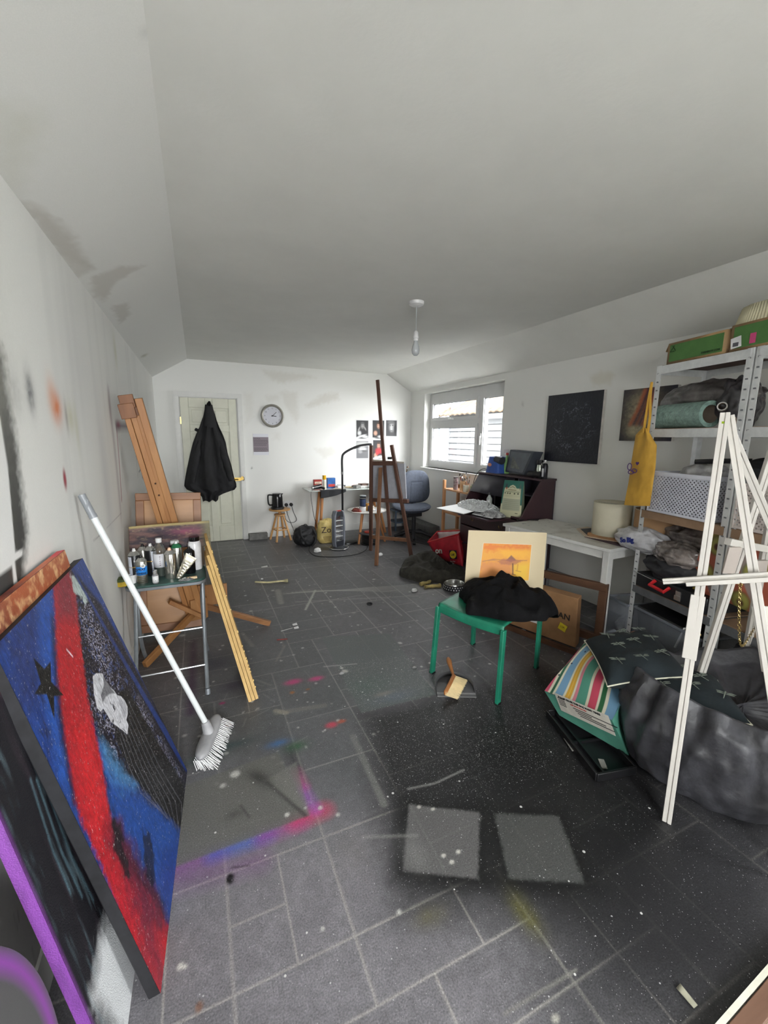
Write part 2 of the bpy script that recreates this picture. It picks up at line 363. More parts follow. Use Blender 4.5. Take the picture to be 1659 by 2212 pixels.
# floor -----------------------------------------------------------
def floor_paint(q):
    s, t = q.s, q.t                                   # s = x-XL, t = y-Y0
    q.U = V((1, 0, 0)); q.V = V((0, 1, 0))
    n1 = vnoise(s, t, 3.5, 1); n2 = vnoise(s, t, 40, 2)
    q.c *= (.78+.4*n1+.25*(n2-.5))[:, None]
    # vinyl tile pattern, module .1705 m
    Mo = .1705; nx, ny = int(3.65/Mo)+3, int(7.4/Mo)+3; g = -np.ones((nx, ny), int); rs = random.Random(5); tid = 0
    for j in range(ny):
        for i in range(nx):
            if g[i, j] >= 0: continue
            w, h = rs.choice([(1, 2), (2, 2), (2, 1), (2, 3), (1, 1), (2, 2)])
            w = min(w, nx-i); h = min(h, ny-j)
            while w > 1 and (g[i+w-1, j] >= 0): w -= 1
            g[i:i+w, j:j+h] = np.where(g[i:i+w, j:j+h] < 0, tid, g[i:i+w, j:j+h]); tid += 1
    # the tiles nearest the camera as the photo shows them: (i,j,w,h) on the grid from x=0,y=.61
    I0 = 3; J0 = int(round((.61-q.O.y)/Mo))
    offx = (0-XL) - I0*Mo; offy = (.61-q.O.y)-J0*Mo
    near = [(-1, 2, 1, 2), (0, 2, 1, 1), (1, 2, 1, 2), (0, 3, 1, 1), (2, 2, 2, 2), (-1, 0, 1, 2), (0, 0, 2, 2), (2, 1, 2, 1), (4, 1, 1, 1), (3, 0, 2, 1), (1, 0, 2, 1), (4, 2, 2, 1), (5, 0, 1, 2), (4, 3, 2, 2), (2, 4, 2, 2), (0, 4, 2, 1), (6, 1, 1, 2), (6, 3, 2, 2)]
    for (i, j, w, h) in near:
        a, b = max(0, I0+i), max(0, J0+j)
        g[a:I0+i+w, b:J0+j+h] = tid; tid += 1
    fi = (s-offx)/Mo; fj = (t-offy)/Mo; i = np.clip(np.floor(fi).astype(int), 0, nx-2); j = np.clip(np.floor(fj).astype(int), 0, ny-2)
    u = fi-np.floor(fi); v = fj-np.floor(fj); tone = NR.rand(tid+1)
    q.c *= (.88+.24*tone[g[i, j]])[:, None]
    d = np.full(s.shape, 9.)
    im = np.clip(i-1, 0, None); jm = np.clip(j-1, 0, None)
    d = np.where(g[i, j] != g[i+1, j], np.minimum(d, (1-u)*Mo), d); d = np.where(g[i, j] != g[im, j], np.minimum(d, u*Mo), d)
    d = np.where(g[i, j] != g[i, j+1], np.minimum(d, (1-v)*Mo), d); d = np.where(g[i, j] != g[i, jm], np.minimum(d, v*Mo), d)
    gm = np.clip(1.25-d/.0038, 0, 1)*(.45+.6*vnoise(s, t, 1.6, 9))
    q.c[:] = q.c; yy_ = t+q.O.y; q.put(gm*np.clip(.75+.4*(yy_-1.5)/2, .75, 1.), (156, 154, 149))
    k = (t+q.O.y > 3.4)
    q.sp += .16+.25*np.clip(vnoise(s, t, 1.3, 21)-.4, 0, 1)
    # paint washes, masked shapes and sprays ------------------------------------------
    P = q.poly; mott = vnoise(s, t, 55, 41); mot2 = vnoise(s, t, 14, 42)
    k = q.sel(q.st([(300, 1650), (1200, 1700), (1250, 2300), (200, 2300)]), .4); dd = q.sdf(q.st([(200, 1720), (640, 1650), (850, 1800), (860, 1990), (1100, 2080), (1200, 2300), (200, 2300)]), k)
    q.put(.85*np.clip(.5-dd/.35, 0, 1), (118, 116, 120), k)
    q.c *= (.80+.4*mott*(.6+.8*mot2))[:, None]
    q.put(gm*.75*(t+q.O.y < 1.75), (164, 161, 154))
    P([(1250, 1850), (1659, 1600), (1800, 2212), (1250, 2212)], (40, 40, 43), .15, .8)
    P([(560, 1330), (700, 1320), (840, 1690), (700, 1800), (400, 1750), (420, 1450)], (78, 84, 84), .12, .35)
    rs2 = random.Random(77)
    for _ in range(420):
        x_, y_ = rs2.uniform(-.3, 2.3), 1.7+4.3*rs2.random()**1.5; r_ = rs2.uniform(.0035, .011)*(1 if rs2.random() < .9 else 2); g_ = rs2.choice([190, 176, 150, 206]); q.blob((x_-XL, y_-q.O.y), (r_, r_*rs2.uniform(.5, 1.3)), (g_, g_, g_-6), rs2.uniform(.5, .9), 4, rs2.uniform(0, 3), px=False)
    for _ in range(60):
        x_, y_ = rs2.uniform(-.3, 2.2), rs2.uniform(1.6, 4.6); a_ = rs2.uniform(0, PI); L_ = rs2.uniform(.02, .14); q.line([(x_-XL, y_-q.O.y), (x_-XL+L_*math.cos(a_), y_-q.O.y+L_*math.sin(a_))], (140, 140, 136), .004, .004, rs2.uniform(.2, .5), px=False, nz=.6)
    # black overspray field to the right
    blk = (19, 19, 20)
    P([(790, 1545), (945, 1500), (1180, 1440), (1420, 1600), (1480, 1800), (1270, 2000), (1050, 1960), (870, 1960), (820, 1760)], blk, .09, .9)
    q.blob((1350, 1900), (.35, .3), blk, .55); q.blob((1500, 2050), (.3, .3), (30, 30, 33), .6); q.blob((1130, 1640), (.4, .3), blk, .65)
    # masked rectangle, green-grey, hard edged
    R1 = [(780, 1540), (942, 1500), (842, 1368), (694, 1376)]
    P(R1, (86, 92, 91), .004, .85); 
    q.blob((800, 1480), (.14, .1), (72, 92, 84), .5); q.blob((850, 1505), (.12, .05), (92, 104, 120), .45); q.blob((830, 1498), (.06, .018), (140, 136, 124), .55, nz=.4)
    # two masked parallelograms in the black
    P([(866, 1722), (1050, 1735), (1060, 1915), (845, 1905)], blk, .035, .95); P([(1035, 1738), (1225, 1748), (1290, 1925), (1090, 1915)], blk, .035, .95)
    P([(884, 1738), (1036, 1755), (1032, 1898), (870, 1881)], (92, 91, 91), .006, .95, nz=.006); P([(1068, 1757), (1206, 1763), (1262, 1907), (1100, 1898)], (72, 73, 72), .007, .95, nz=.008)
    q.line([(884, 1738), (960, 1880)], (104, 104, 102), .006, .003, .7); q.line([(928, 1822), (1020, 1780)], (104, 104, 102), .005, .003, .6)
    q.line([(1090, 1757), (1190, 1890)], (82, 82, 80), .005, .003, .6); q.line([(1150, 1826), (1210, 1804)], (82, 82, 80), .005, .003, .5)
    q.blob((898, 1843), (.04, .06), (120, 120, 118), .5)
    for c in ((905, 1743), (935, 1748), (958, 1848), (976, 1862), (990, 1840)): q.blob(c, (.009, .007), (190, 188, 180), .95, 4, nz=.5)
    # black halo between brush and tray, fine white speckle
    k = q.sel(q.st([(760, 1560), (1200, 1460), (1150, 1800), (820, 1750)]), 0); dd = q.sdf(q.st([(760, 1560), (1000, 1500), (1200, 1460), (1180, 1640), (1000, 1720), (830, 1720)]), k); q.sp[k] += .8*np.clip(.5-dd/.25, 0, 1)
    k = q.sel(q.st(R1), 0); dd = q.sdf(q.st([(700, 1440), (880, 1410), (942, 1500), (780, 1540)]), k); q.sp[k] += 1.6*np.clip(.5-dd/.08, 0, 1)
    # coloured spray around the masked corner at lower left
    cx = [(380, 1872), (668, 1761), (622, 1628)]
    for (a, b, col, al, w) in [((385, 1875), (470, 1845), (128, 66, 138), .85, .075), ((460, 1848), (580, 1805), (52, 88, 178), .9, .06), ((570, 1808), (650, 1778), (150, 62, 140), .8, .07), ((640, 1775), (700, 1750), (196, 50, 96), .95, .075), ((682, 1750), (655, 1705), (150, 78, 176), .8, .05), ((658, 1700), (640, 1665), (170, 52, 120), .75, .045), ((640, 1665), (625, 1615), (25, 24, 25), .8, .06), ((390, 1905), (560, 1860), (118, 64, 126), .5, .09)]:
        q.line([a, b], col, w*.5, w*.55, al, nz=.3)
    P([(390, 1700), (600, 1625), (668, 1761), (380, 1872)], (96, 96, 92), .006, .9)
    q.blob((640, 1612), (.05, .03), (46, 88, 56), .75, nz=.5); q.blob((600, 1606), (.05, .022), (52, 100, 150), .75, nz=.4); q.blob((500, 1610), (.12, .03), (30, 60, 62), .6); q.blob((440, 1640), (.08, .03), (28, 66, 60), .7)
    q.poly([(572, 1687), (640, 1645), (668, 1762)], (112, 112, 107), .006, .7); q.blob((560, 1680), (.03, .07), (30, 31, 31), .7, ang=.6); q.line([(578, 1690), (660, 1762)], (34, 35, 34), .012, .008, .7)
    # pink, orange blobs
    for c, r, col in (((633, 1473), (.05, .028), (176, 62, 112)), ((683, 1466), (.044, .024), (180, 66, 116)), ((480, 1519), (.016, .012), (140, 40, 90)), ((631, 1496), (.014, .014), (150, 96, 40)), ((665, 1489), (.013, .01), (130, 84, 40)), ((716, 1566), (.03, .022), (190, 66, 84)), ((738, 1558), (.022, .014), (178, 84, 50))): q.blob(c, r, col, .95, 3.2, nz=.3)
    q.blob((1135, 1975), (.03, .06), (92, 90, 30), .6, nz=.4); q.blob((930, 1980), (.05, .03), (96, 92, 60), .4, nz=.6)
    q.blob((760, 1835), (.07, .08), (110, 108, 104), .35, nz=.6)
    q.line([(418, 1385), (412, 1540)], (58, 32, 66), .04, .02, .75); q.blob((470, 1430), (.12, .12), (40, 46, 62), .6); q.blob((505, 1480), (.08, .06), (44, 38, 62), .6); q.blob((450, 1330), (.1, .2), (58, 44, 66), .5)
    # scuffs and white scratches
    q.line([(762, 1590), (830, 1738)], (118, 118, 114), .03, .006, .6, nz=.4); q.line([(882, 1704), (940, 1692), (1002, 1663)], (140, 140, 136), .008, .004, .7, nz=.4)
    q.line([(785, 1808), (900, 1805)], (140, 140, 136), .01, .006, .5, nz=.5); q.line([(598, 1540), (700, 1524)], (122, 120, 112), .035, .006, .5, nz=.5); q.line([(596, 1535), (618, 1540)], (150, 146, 130), .03, .006, .6, nz=.6)
    lt = (176, 176, 166)
    for k_ in range(7): q.line([(612+9*k_, 1283-1.5*k_), (905, 1262+3*k_)], lt, .012, .006, .6-.05*k_, nz=.5, seed=k_)
    q.line([(640, 1300), (900, 1287)], (150, 150, 144), .02, .01, .45, nz=.5); q.line([(681, 1275), (660, 1317)], lt, .02, .006, .8, nz=.3); q.line([(600, 1275), (607, 1303)], (150, 150, 140), .05, .012, .6, nz=.6)
    q.line([(478, 1238), (560, 1227), (600, 1223)], lt, .012, .005, .8); q.line([(480, 1204), (530, 1197)], lt, .012, .005, .8); q.line([(804, 1275), (868, 1330)], (150, 150, 144), .012, .004, .7)
    q.line([(523, 1368), (545, 1395)], (128, 128, 122), .03, .008, .5, nz=.5); q.line([(615, 1395), (597, 1428)], (120, 120, 114), .016, .006, .6); q.line([(552, 1468), (585, 1480)], (120, 120, 116), .014, .005, .5)
    q.line([(608, 1355), (612, 1400)], (110, 110, 105), .012, .005, .5, nz=.6); q.blob((660, 1222), (.12, .05), (120, 120, 118), .3, nz=.7)
    q.line([(890, 1262), (1000, 1255)], lt, .02, .01, .5, nz=.5); q.line([(700, 1440), (770, 1434)], (170, 170, 165), .01, .004, .6)
    for c, r in (((745, 1450), .02), ((738, 1443), .012), ((482, 1697), .013), ((692, 1745), .01), ((660, 1745), .006), ((697, 2007), .007), ((390, 2088), .01), ((862, 1970), .008), ((508, 1672), .02), ((620, 1760), .01), ((400, 2088), .006), ((730, 1760), .009)): q.blob(c, r, (186, 186, 180), .85, 4, nz=.6)
    q.blob((497, 1898), (.014, .02), (12, 12, 12), .95, 6, nz=.3); q.line([(500, 1874), (538, 1870)], (16, 16, 16), .006, .003, .7, nz=.5); q.blob((430, 2175), (.01, .012), (120, 86, 66), .8, 5)
    q.blob((505, 1760), (.03, .02), (40, 44, 40), .6, nz=.7); q.line([(520, 1740), (538, 1765)], (30, 32, 32), .008, .004, .6)
    q.line([(990, 1690), (1080, 1660)], (50, 50, 52), .006, .003, .6)
    q.line([(1090, 2190), (1245, 2095)], (128, 126, 120), .008, .003, .6, nz=.3); q.blob((1200, 2200), (.012, .008), (170, 168, 158), .8, 4, nz=.6); q.blob((1483, 2080), (.004, .004), (150, 150, 130), .0)
    q.line([(565, 1268), (604, 1256)], (150, 150, 140), .004, .003, .5)
    # dirty pale dust by the left skirting and under the stool
    q.blob((-.25-XL, 3.4-q.O.y), (.25, .5), (112, 112, 108), .4, px=False, nz=.8)
    # wide, slightly lighter zone at the far end
    q.blob((1.6-XL, 5.0-q.O.y), (1.6, 1.2), (96, 96, 95), .3, px=False, nz=.4)
fy = np.unique(np.concatenate([np.linspace(YF, .25, 20), np.linspace(.25, 2.4, 520), np.linspace(2.4, 3.6, 200), np.linspace(3.6, YB, 260)]))
fvs = (fy-YF)/(YB-YF)
mfloor = vpaint('slate_vinyl_floor', .42, .35, 160., .42, 210., splat=True, spec=.45)
fl_o = painted('floor', (XL, YF, 0), (XR-XL, 0, 0), (0, YB-YF, 0), 700, 0, floor_paint, mfloor, base=(92, 91, 94), vs_=fvs)
struct(fl_o)
# walls -----------------------------------------------------------
def left_paint(q):       # s=y-YF, t=z
    s, t = q.s, q.t; n = vnoise(s, t, .8, 3); q.c *= (.97+.05*n)[:, None]
    st_ = vnoise(s*1.0, t*.06, 9, 4); q.put(.16*np.clip(st_*2-1.0, 0, 1), (150, 150, 152))
    G = lambda y, z, r, c, a, **k: q.blob((y-YF, z), r, c, a, px=False, **k)
    # dark overspray with hard white masked shapes at the near end
    q.poly([(-40, 700), (6, 760), (22, 870), (40, 980), (50, 1080), (58, 1150), (44, 1330), (-40, 1340)], (34, 34, 34), .028, .96, nz=.02)
    G(1.41, 1.58, (.03, .09), (16, 16, 18), .9); G(1.43, 1.64, (.03, .05), (120, 108, 60), .6); G(1.38, 1.35, (.035, .25), (84, 82, 60), .5, nz=.6); G(1.36, 1.2, (.03, .2), (74, 52, 46), .4, nz=.6)
    k = q.sel([(0, 0), (2.62, 2.2)], 0); q.c[k] = np.clip(q.c[k]*(1+.35*((q.c[k].mean(1) < .25)[:, None])*(vnoise(q.s[k], q.t[k], 130, 8)-.5)[:, None]*3), 0, 1)
    q.poly([(-60, 830), (0, 900), (17, 1010), (33, 1192), (49, 1187), (48, 1200), (32, 1212), (38, 1262), (30, 1262), (26, 1223), (0, 1242), (-60, 1260)], (226, 226, 224), .003)
    G(1.68, 1.59, (.035, .06), (92, 92, 98), .85, nz=.4); G(1.55, 1.58, (.06, .07), (150, 150, 150), .4, nz=.4)
    G(1.94, 1.56, (.06, .055), (216, 128, 82), .95, nz=.2); G(1.90, 1.60, (.05, .06), (222, 158, 120), .5); G(2.06, 1.53, (.02, .06), (120, 110, 104), .6); G(2.12, 1.53, (.05, .06), (196, 194, 160), .6); G(2.2, 1.5, (.03, .1), (190, 190, 150), .4)
    G(1.935, 1.295, (.021, .04), (150, 30, 52), .95, p=4)
    q.line([(3.05-YF, 1.72), (3.06-YF, 1.3), (3.05-YF, .93)], (160, 150, 154), .05, .03, .6, px=False); G(3.03, 1.62, (.03, .1), (140, 122, 126), .6)
    q.poly([(262, 930), (300, 934), (330, 1140), (262, 1140)], (216, 216, 212), .005); q.line([(3.2-YF, 1.5), (3.17-YF, 1.25), (3.12-YF, 1.05)], (140, 34, 62), .02, .012, .85, px=False); q.line([(3.2-YF, 1.52), (3.5-YF, 1.525), (4.1-YF, 1.53)], (96, 84, 94), .05, .025, .8, px=False)
    G(3.28, 1.53, (.08, .025), (150, 40, 76), .7)
    q.line([(300, 985), (302, 1000), (306, 1010), (300, 1020)], (50, 50, 56), .012, .006, .8); q.line([(294, 985), (298, 1030)], (60, 60, 66), .01, .005, .7); q.line([(306, 990), (309, 1050)], (50, 50, 56), .008, .004, .8)
    q.line([(202, 1168), (222, 1150)], (80, 60, 76), .004, .003, .8, nz=.9); q.line([(230, 1142), (262, 1108)], (110, 100, 110), .003, .003, .6, nz=.9)
    G(2.35, 1.75, (.25, .3), (186, 186, 188), .3); G(2.7, 1.2, (.1, .5), (184, 184, 188), .35); G(2.3, .6, (.1, .25), (150, 150, 152), .45)
    G(1.2, 1.75, (.4, .35), (196, 196, 184), .5, nz=.3); G(3.45, 2.02, (.05, .1), (190, 190, 160), .5)
    G(1.3, .25, (.02, .07), (60, 60, 60), .3)
    for k_ in range(14): 
        y = 1.05+.02*k_+random.random()*.3; z = .1+random.random()*.45; q.line([(y-YF, z), (y-YF+.003, z-.03-.06*random.random())], (90, 90, 86), .003, .003, .5, px=False)
ly = np.unique(np.concatenate([np.linspace(YF, .8, 12), np.linspace(.8, 2.4, 260), np.linspace(2.4, 4.2, 180), np.linspace(4.2, YB, 50)]))
ZL = 2.189; ZR = 2.19; ZC = 2.44; XCL = -.05; XCR = 2.78
struct(painted('wall_left', (XL, YF, 0), (0, YB-YF, 0), (0, 0, ZL), 0, 340, left_paint, mwall, base=WHITE, us=(ly-YF)/(YB-YF)))
def slope_paint(q):
    G = lambda c, r, a=.5, **k: q.blob(c, r, (168, 166, 158), a, nz=.15, p=4, **k)
    beige = (200, 197, 190)
    q.poly([(30, 430), (110, 470), (150, 500), (200, 580), (150, 560), (100, 520)], beige, .02, .8, nz=.03)
    q.poly([(70, 440), (130, 480), (170, 550), (205, 580), (170, 600), (140, 570), (90, 490)], beige, .015, .7, nz=.02)
    q.poly([(195, 600), (260, 575), (310, 575), (250, 610), (225, 650), (205, 640)], beige, .015, .75, nz=.02); q.poly([(240, 660), (275, 655), (280, 680), (260, 700)], beige, .015, .7, nz=.02)
    q.poly([(0, 380), (0, 230), (90, 240), (60, 330), (30, 430)], (208, 208, 196), .05, .6, nz=.03); q.blob((312, 768), (.05, .03), (150, 148, 120), .7, nz=.6); q.blob((318, 70), (.02, .02), (196, 196, 194), .5)
struct(painted('ceiling', (XL, YF, ZL), (0, YB-YF, 0), (XCL-XL, 0, ZC-ZL), 300, 40, slope_paint, mwall, base=WHITE))
struct(MB().bb((XCL, YF, ZC), (XCR, YB, ZC+.08)).build('ceiling', mplast))
struct(MB().add([(XCR, YF, ZC), (XCR, YB, ZC), (XR, YB, ZR), (XR, YF, ZR), (XCR, YF, ZC+.08), (XCR, YB, ZC+.08), (XR, YB, ZR+.1), (XR, YF, ZR+.1)], [(0, 1, 2, 3), (4, 5, 6, 7), (0, 4, 7, 3), (1, 5, 6, 2), (0, 1, 5, 4), (3, 2, 6, 7)]).build('ceiling', mplast))
def back_paint(q):       # s=x-XL, t=z
    b = (206, 203, 194)
    q.c *= (.98+.04*vnoise(q.s, q.t, 1.5, 6))[:, None]
    for pts, a in (([(568, 800), (600, 803), (660, 808), (680, 816), (640, 820), (610, 828), (585, 820)], .55), ([(575, 855), (600, 852), (605, 862), (580, 868)], .35), ([(606, 845), (640, 848), (645, 900), (640, 915), (618, 880)], .45), ([(660, 876), (700, 850), (730, 850), (732, 862), (700, 872), (665, 880)], .6), ([(680, 970), (720, 965), (730, 980), (700, 990)], .5), ([(527, 850), (545, 850), (548, 900), (530, 920)], .3), ([(640, 1050), (660, 1040), (655, 1090), (640, 1110)], .3), ([(590, 935), (605, 935), (604, 950), (590, 950)], .3)):
        q.poly(pts, b, .03, a, nz=.03)
    q.blob((1.16, 1.02), (.01, .012), (60, 60, 60), .8, px=False)
def cut_back(o):
    me = o.data; bm = bmesh.new(); bm.from_mesh(me)
    for (p0, p1) in (((XL, 0, ZL), (XCL, 0, ZC)), ((XCR, 0, ZC), (XR, 0, ZR))):
        d = V(p1)-V(p0); n = V((-d.z, 0, d.x))
        bmesh.ops.bisect_plane(bm, geom=bm.verts[:]+bm.edges[:]+bm.faces[:], plane_co=p0, plane_no=n, clear_outer=True)
    bm.to_mesh(me); bm.free()
bw = painted('wall_back', (XL, YB, 0), (XR-XL, 0, 0), (0, 0, ZC), 220, 150, back_paint, mwall, base=WHITE); cut_back(bw); struct(bw)
y0, y1, z0, z1 = WIN; T = .25
def right_paint(q):
    q.c *= (.98+.04*vnoise(q.s, q.t, 1.5, 16))[:, None]
    q.poly([(1275, 815), (1300, 803), (1328, 806), (1320, 828), (1280, 832)], (212, 209, 197), .02, .8, nz=.02)
    q.blob((1130, 873), (.008, .02), (120, 118, 110), .6); q.blob((1310, 1000), (.4, .3), (196, 196, 184), .4)
def cut_win(o):
    me = o.data; bm = bmesh.new(); bm.from_mesh(me)
    for co, no in (((0, y0, 0), (0, 1, 0)), ((0, y1, 0), (0, 1, 0)), ((0, 0, z0), (0, 0, 1)), ((0, 0, z1), (0, 0, 1))):
        bmesh.ops.bisect_plane(bm, geom=bm.verts[:]+bm.edges[:]+bm.faces[:], plane_co=co, plane_no=no)
    for co, no in (((0, GL[0], 0), (0, 1, 0)), ((0, GL[1], 0), (0, 1, 0)), ((0, 0, GL[2]), (0, 0, 1)), ((0, 0, GL[3]), (0, 0, 1))):
        bmesh.ops.bisect_plane(bm, geom=bm.verts[:]+bm.edges[:]+bm.faces[:], plane_co=co, plane_no=no)
    dl = [f for f in bm.faces if (y0 < f.calc_center_median().y < y1 and z0 < f.calc_center_median().z < z1) or (GL[0] < f.calc_center_median().y < GL[1] and GL[2] < f.calc_center_median().z < GL[3])]
    bmesh.ops.delete(bm, geom=dl, context='FACES'); bm.to_mesh(me); bm.free()
rw = painted('wall_right', (XR, YF, 0), (0, YB-YF, 0), (0, 0, ZR), 260, 90, right_paint, mwall, base=WHITE); cut_win(rw); struct(rw)
w = MB(); w.bb((XR+.001, y0-.0, z0-.02), (XR+T-.021, y1, z0)); w.bb((XR+.001, y0, z1), (XR+T-.021, y1, z1+.02)); w.bb((XR+.001, y0-.02, z0), (XR+T-.021, y0, z1)); w.bb((XR+.001, y1, z0), (XR+T-.021, y1+.02, z1))
struct(w.build('window_1_reveal', mplast))
w = MB(); w.bb((XR+T-.02, YF, 0), (XR+T, GL[0], ZR)); w.bb((XR+T-.02, GL[1], 0), (XR+T, y0, ZR)); w.bb((XR+T-.02, GL[0], GL[3]), (XR+T, GL[1], ZR+.1)); w.bb((XR+T-.02, GL[0], 0), (XR+T, GL[1], GL[2])); w.bb((XR+.001, GL[1], 0), (XR+T-.021, GL[1]+.02, ZR)); w.bb((XR+.001, GL[0]-.02, 0), (XR+T-.021, GL[0], ZR)); w.bb((XR+.001, GL[0], GL[3]), (XR+T-.021, GL[1], GL[3]+.02)); w.bb((XR+T-.02, y1, 0), (XR+T, YB, ZR)); w.bb((XR+T-.02, y0, 0), (XR+T, y1, z0)); w.bb((XR+T-.02, y0, z1), (XR+T, y1, ZR+.1))
struct(w.build('wall_right_outer', mplast))
# rear wall with the glazed doors
w = MB(); w.bb((XL, YF-.15, 0), (RG[0], YF, ZC+.1)); w.bb((RG[1], YF-.15, 0), (XR, YF, ZC+.1)); w.bb((RG[0], YF-.15, 0), (RG[1], YF, RG[2])); w.bb((RG[0], YF-.15, RG[3]), (RG[1], YF, ZC+.1))
struct(w.build('wall_rear', mplast))
w = MB()
for i in range(4):
    y_ = GL[0]+.03+(GL[1]-GL[0]-.06)*i/3; w.bb((XR+.08, y_-.03, GL[2]), (XR+.14, y_+.03, GL[3]))
for z in (GL[2]+.03, GL[3]-.03): w.bb((XR+.082, GL[0], z-.03), (XR+.138, GL[1], z+.03))
struct(w.build('door_2', mgloss))
w = MB()
for x_ in (RG[0]+.03, (RG[0]+RG[1])/2, RG[1]-.03): w.bb((x_-.03, YF-.1, RG[2]), (x_+.03, YF-.05, RG[3]))
for z_ in (RG[2]+.03, RG[3]-.03): w.bb((RG[0], YF-.098, z_-.03), (RG[1], YF-.052, z_+.03))
struct(w.build('window_2', mgloss))
# skirtings
def skirt(a, b, n, name): 
    m = MB(); a = V(a); b = V(b); n = V(n); m.prism([a, a+n*.016, a+n*.016+V((0, 0, .09)), a+n*.008+V((0, 0, .105)), a+V((0, 0, .105))], b-a); struct(m.build(name, mgloss))
skirt((XL, YF, 0), (XL, YB, 0), (1, 0, 0), 'baseboard_left'); skirt((XR, .7, 0), (XR, YB, 0), (-1, 0, 0), 'baseboard_right')
skirt((.62, YB, 0), (XR-.02, YB, 0), (0, -1, 0), 'baseboard_back')
skirt((XL+.02, YB, 0), (-.27, YB, 0), (0, -1, 0), 'baseboard_back')
# door ------------------------------------------------------------
dx0, dx1, dz = -.175, .525, 1.955
root = thing('door_1', None, None, (dx0, YB, 0)); root['kind'] = 'structure'
mdoor = mat((208, 208, 190), .45, var=.02, bump=.05, bs=30)
d = MB(); yb = YB-.012
d.bb((dx0+.004, yb, .004), (dx1-.004, YB-.002, dz)); 
sx = [dx0+.004, dx0+.105, dx0+.305, dx0+.395, dx0+.595, dx1-.004]; sz = [.004, .22, .80, .93, 1.52, 1.61, 1.83, dz]
for i in (0, 2, 4): d.bb((sx[i], yb-.012, .004), (sx[i+1], yb, dz))
for j in (0, 2, 4, 6):
    for i in (1, 3): d.bb((sx[i], yb-.012, sz[j]), (sx[i+1], yb, sz[j+1]))
d.build('door_leaf', mdoor, root, bevel=.004)
p = MB()
for i in (1, 3):
    for j in (1, 3, 5): p.box(((sx[i]+sx[i+1])/2, yb-.004, (sz[j]+sz[j+1])/2), (sx[i+1]-sx[i]-.06, .01, sz[j+1]-sz[j]-.06))
p.build('raised_panel', mdoor, root, bevel=.006)
a = MB()
for x0_, x1_, f_ in ((dx0-.075, dx0-.008, 1), (dx1+.008, dx1+.075, -1)):
    a.bb((x0_, YB-.028, 0), (x1_, YB-.0005, dz+.0095)); a.bb(((x0_+.02) if f_ > 0 else x0_+.010, YB-.038, 0), ((x1_-.010) if f_ > 0 else x1_-.02, YB-.0285, dz+.0195))
a.bb((dx0-.075, YB-.028, dz+.01), (dx1+.075, YB-.0005, dz+.075)); a.bb((dx0-.055, YB-.038, dz+.02), (dx1+.055, YB-.0285, dz+.058))
a.build('door_frame', mgloss, root)
brass = metal((190, 160, 90), .25)
h = MB(); h.box((.49, yb-.022, .87), (.15, .006, .045)); h.tube([(.44, yb-.02, .87), (.44, yb-.06, .87), (.50, yb-.065, .87)], .009); h.box((.555, YB-.05, .885), (.03, .012, .05)); h.tube([(.56, YB-.06, .905), (.575, YB-.075, .9), (.578, YB-.07, .86), (.56, YB-.06, .85)], .004)
h.build('door_handle', brass, root)
h = MB(); h.box((dx0+.001, yb-.016, 1.66), (.012, .01, .09)); h.box((dx0+.001, yb-.016, .3), (.012, .01, .09)); h.build('hinge', brass, root)
# window ----------------------------------------------------------
root = thing('window_1', None, None, (XR+.1, y0, z0)); root['kind'] = 'structure'
upvc = mat((208, 209, 208), .3, var=.01)
fx0, fx1 = XR+.10, XR+.17; yo0, yo1, zo0, zo1 = y0+.005, y1-.005, z0+.005, z1-.005
ym = ax(1036, 930, fx0).y; zt = ax(985, 912, fx0).z
f = MB()
for a_, b_ in (((fx0, yo0, zo0), (fx1, yo0+.06, zo1)), ((fx0, yo1-.06, zo0), (fx1, yo1, zo1)), ((fx0, yo0+.0605, zo0), (fx1, yo1-.0605, zo0+.06)), ((fx0, yo0+.0605, zo1-.11), (fx1, yo1-.0605, zo1)), ((fx0, ym-.035, zo0+.0605), (fx1, ym+.035, zo1-.1105)), ((fx0, ym+.0355, zt-.03), (fx1, yo1-.0605, zt+.03))): f.bb(a_, b_)
f.build('window_frame', upvc, root)
def sash(ya, yb_, za, zb, nm='sash'):
    m = MB(); w_ = .045
    for a_, b_ in (((fx0-.015, ya, za), (fx1-.01, ya+w_, zb)), ((fx0-.015, yb_-w_, za), (fx1-.01, yb_, zb)), ((fx0-.015, ya+w_+.0005, za), (fx1-.01, yb_-w_-.0005, za+w_)), ((fx0-.015, ya+w_+.0005, zb-w_), (fx1-.01, yb_-w_-.0005, zb))): m.bb(a_, b_)
    o = m.build(nm, upvc, root)
    g = MB()
    for a_, b_ in (((fx0-.002, ya+w_, za+w_), (fx0+.02, ya+w_+.006, zb-w_)), ((fx0-.002, yb_-w_-.006, za+w_), (fx0+.02, yb_-w_, zb-w_)), ((fx0-.002, ya+w_, zb-w_-.006), (fx0+.02, yb_-w_, zb-w_)), ((fx0-.002, ya+w_, za+w_), (fx0+.02, yb_-w_, za+w_+.006))): g.bb(a_, b_)
    g.build('gasket', mat((70, 72, 74), .5), o)
    MB().bb((fx0+.025, ya+w_-.004, za+w_-.004), (fx0+.029, yb_-w_+.004, zb-w_+.004)).build('pane', glassm, o)
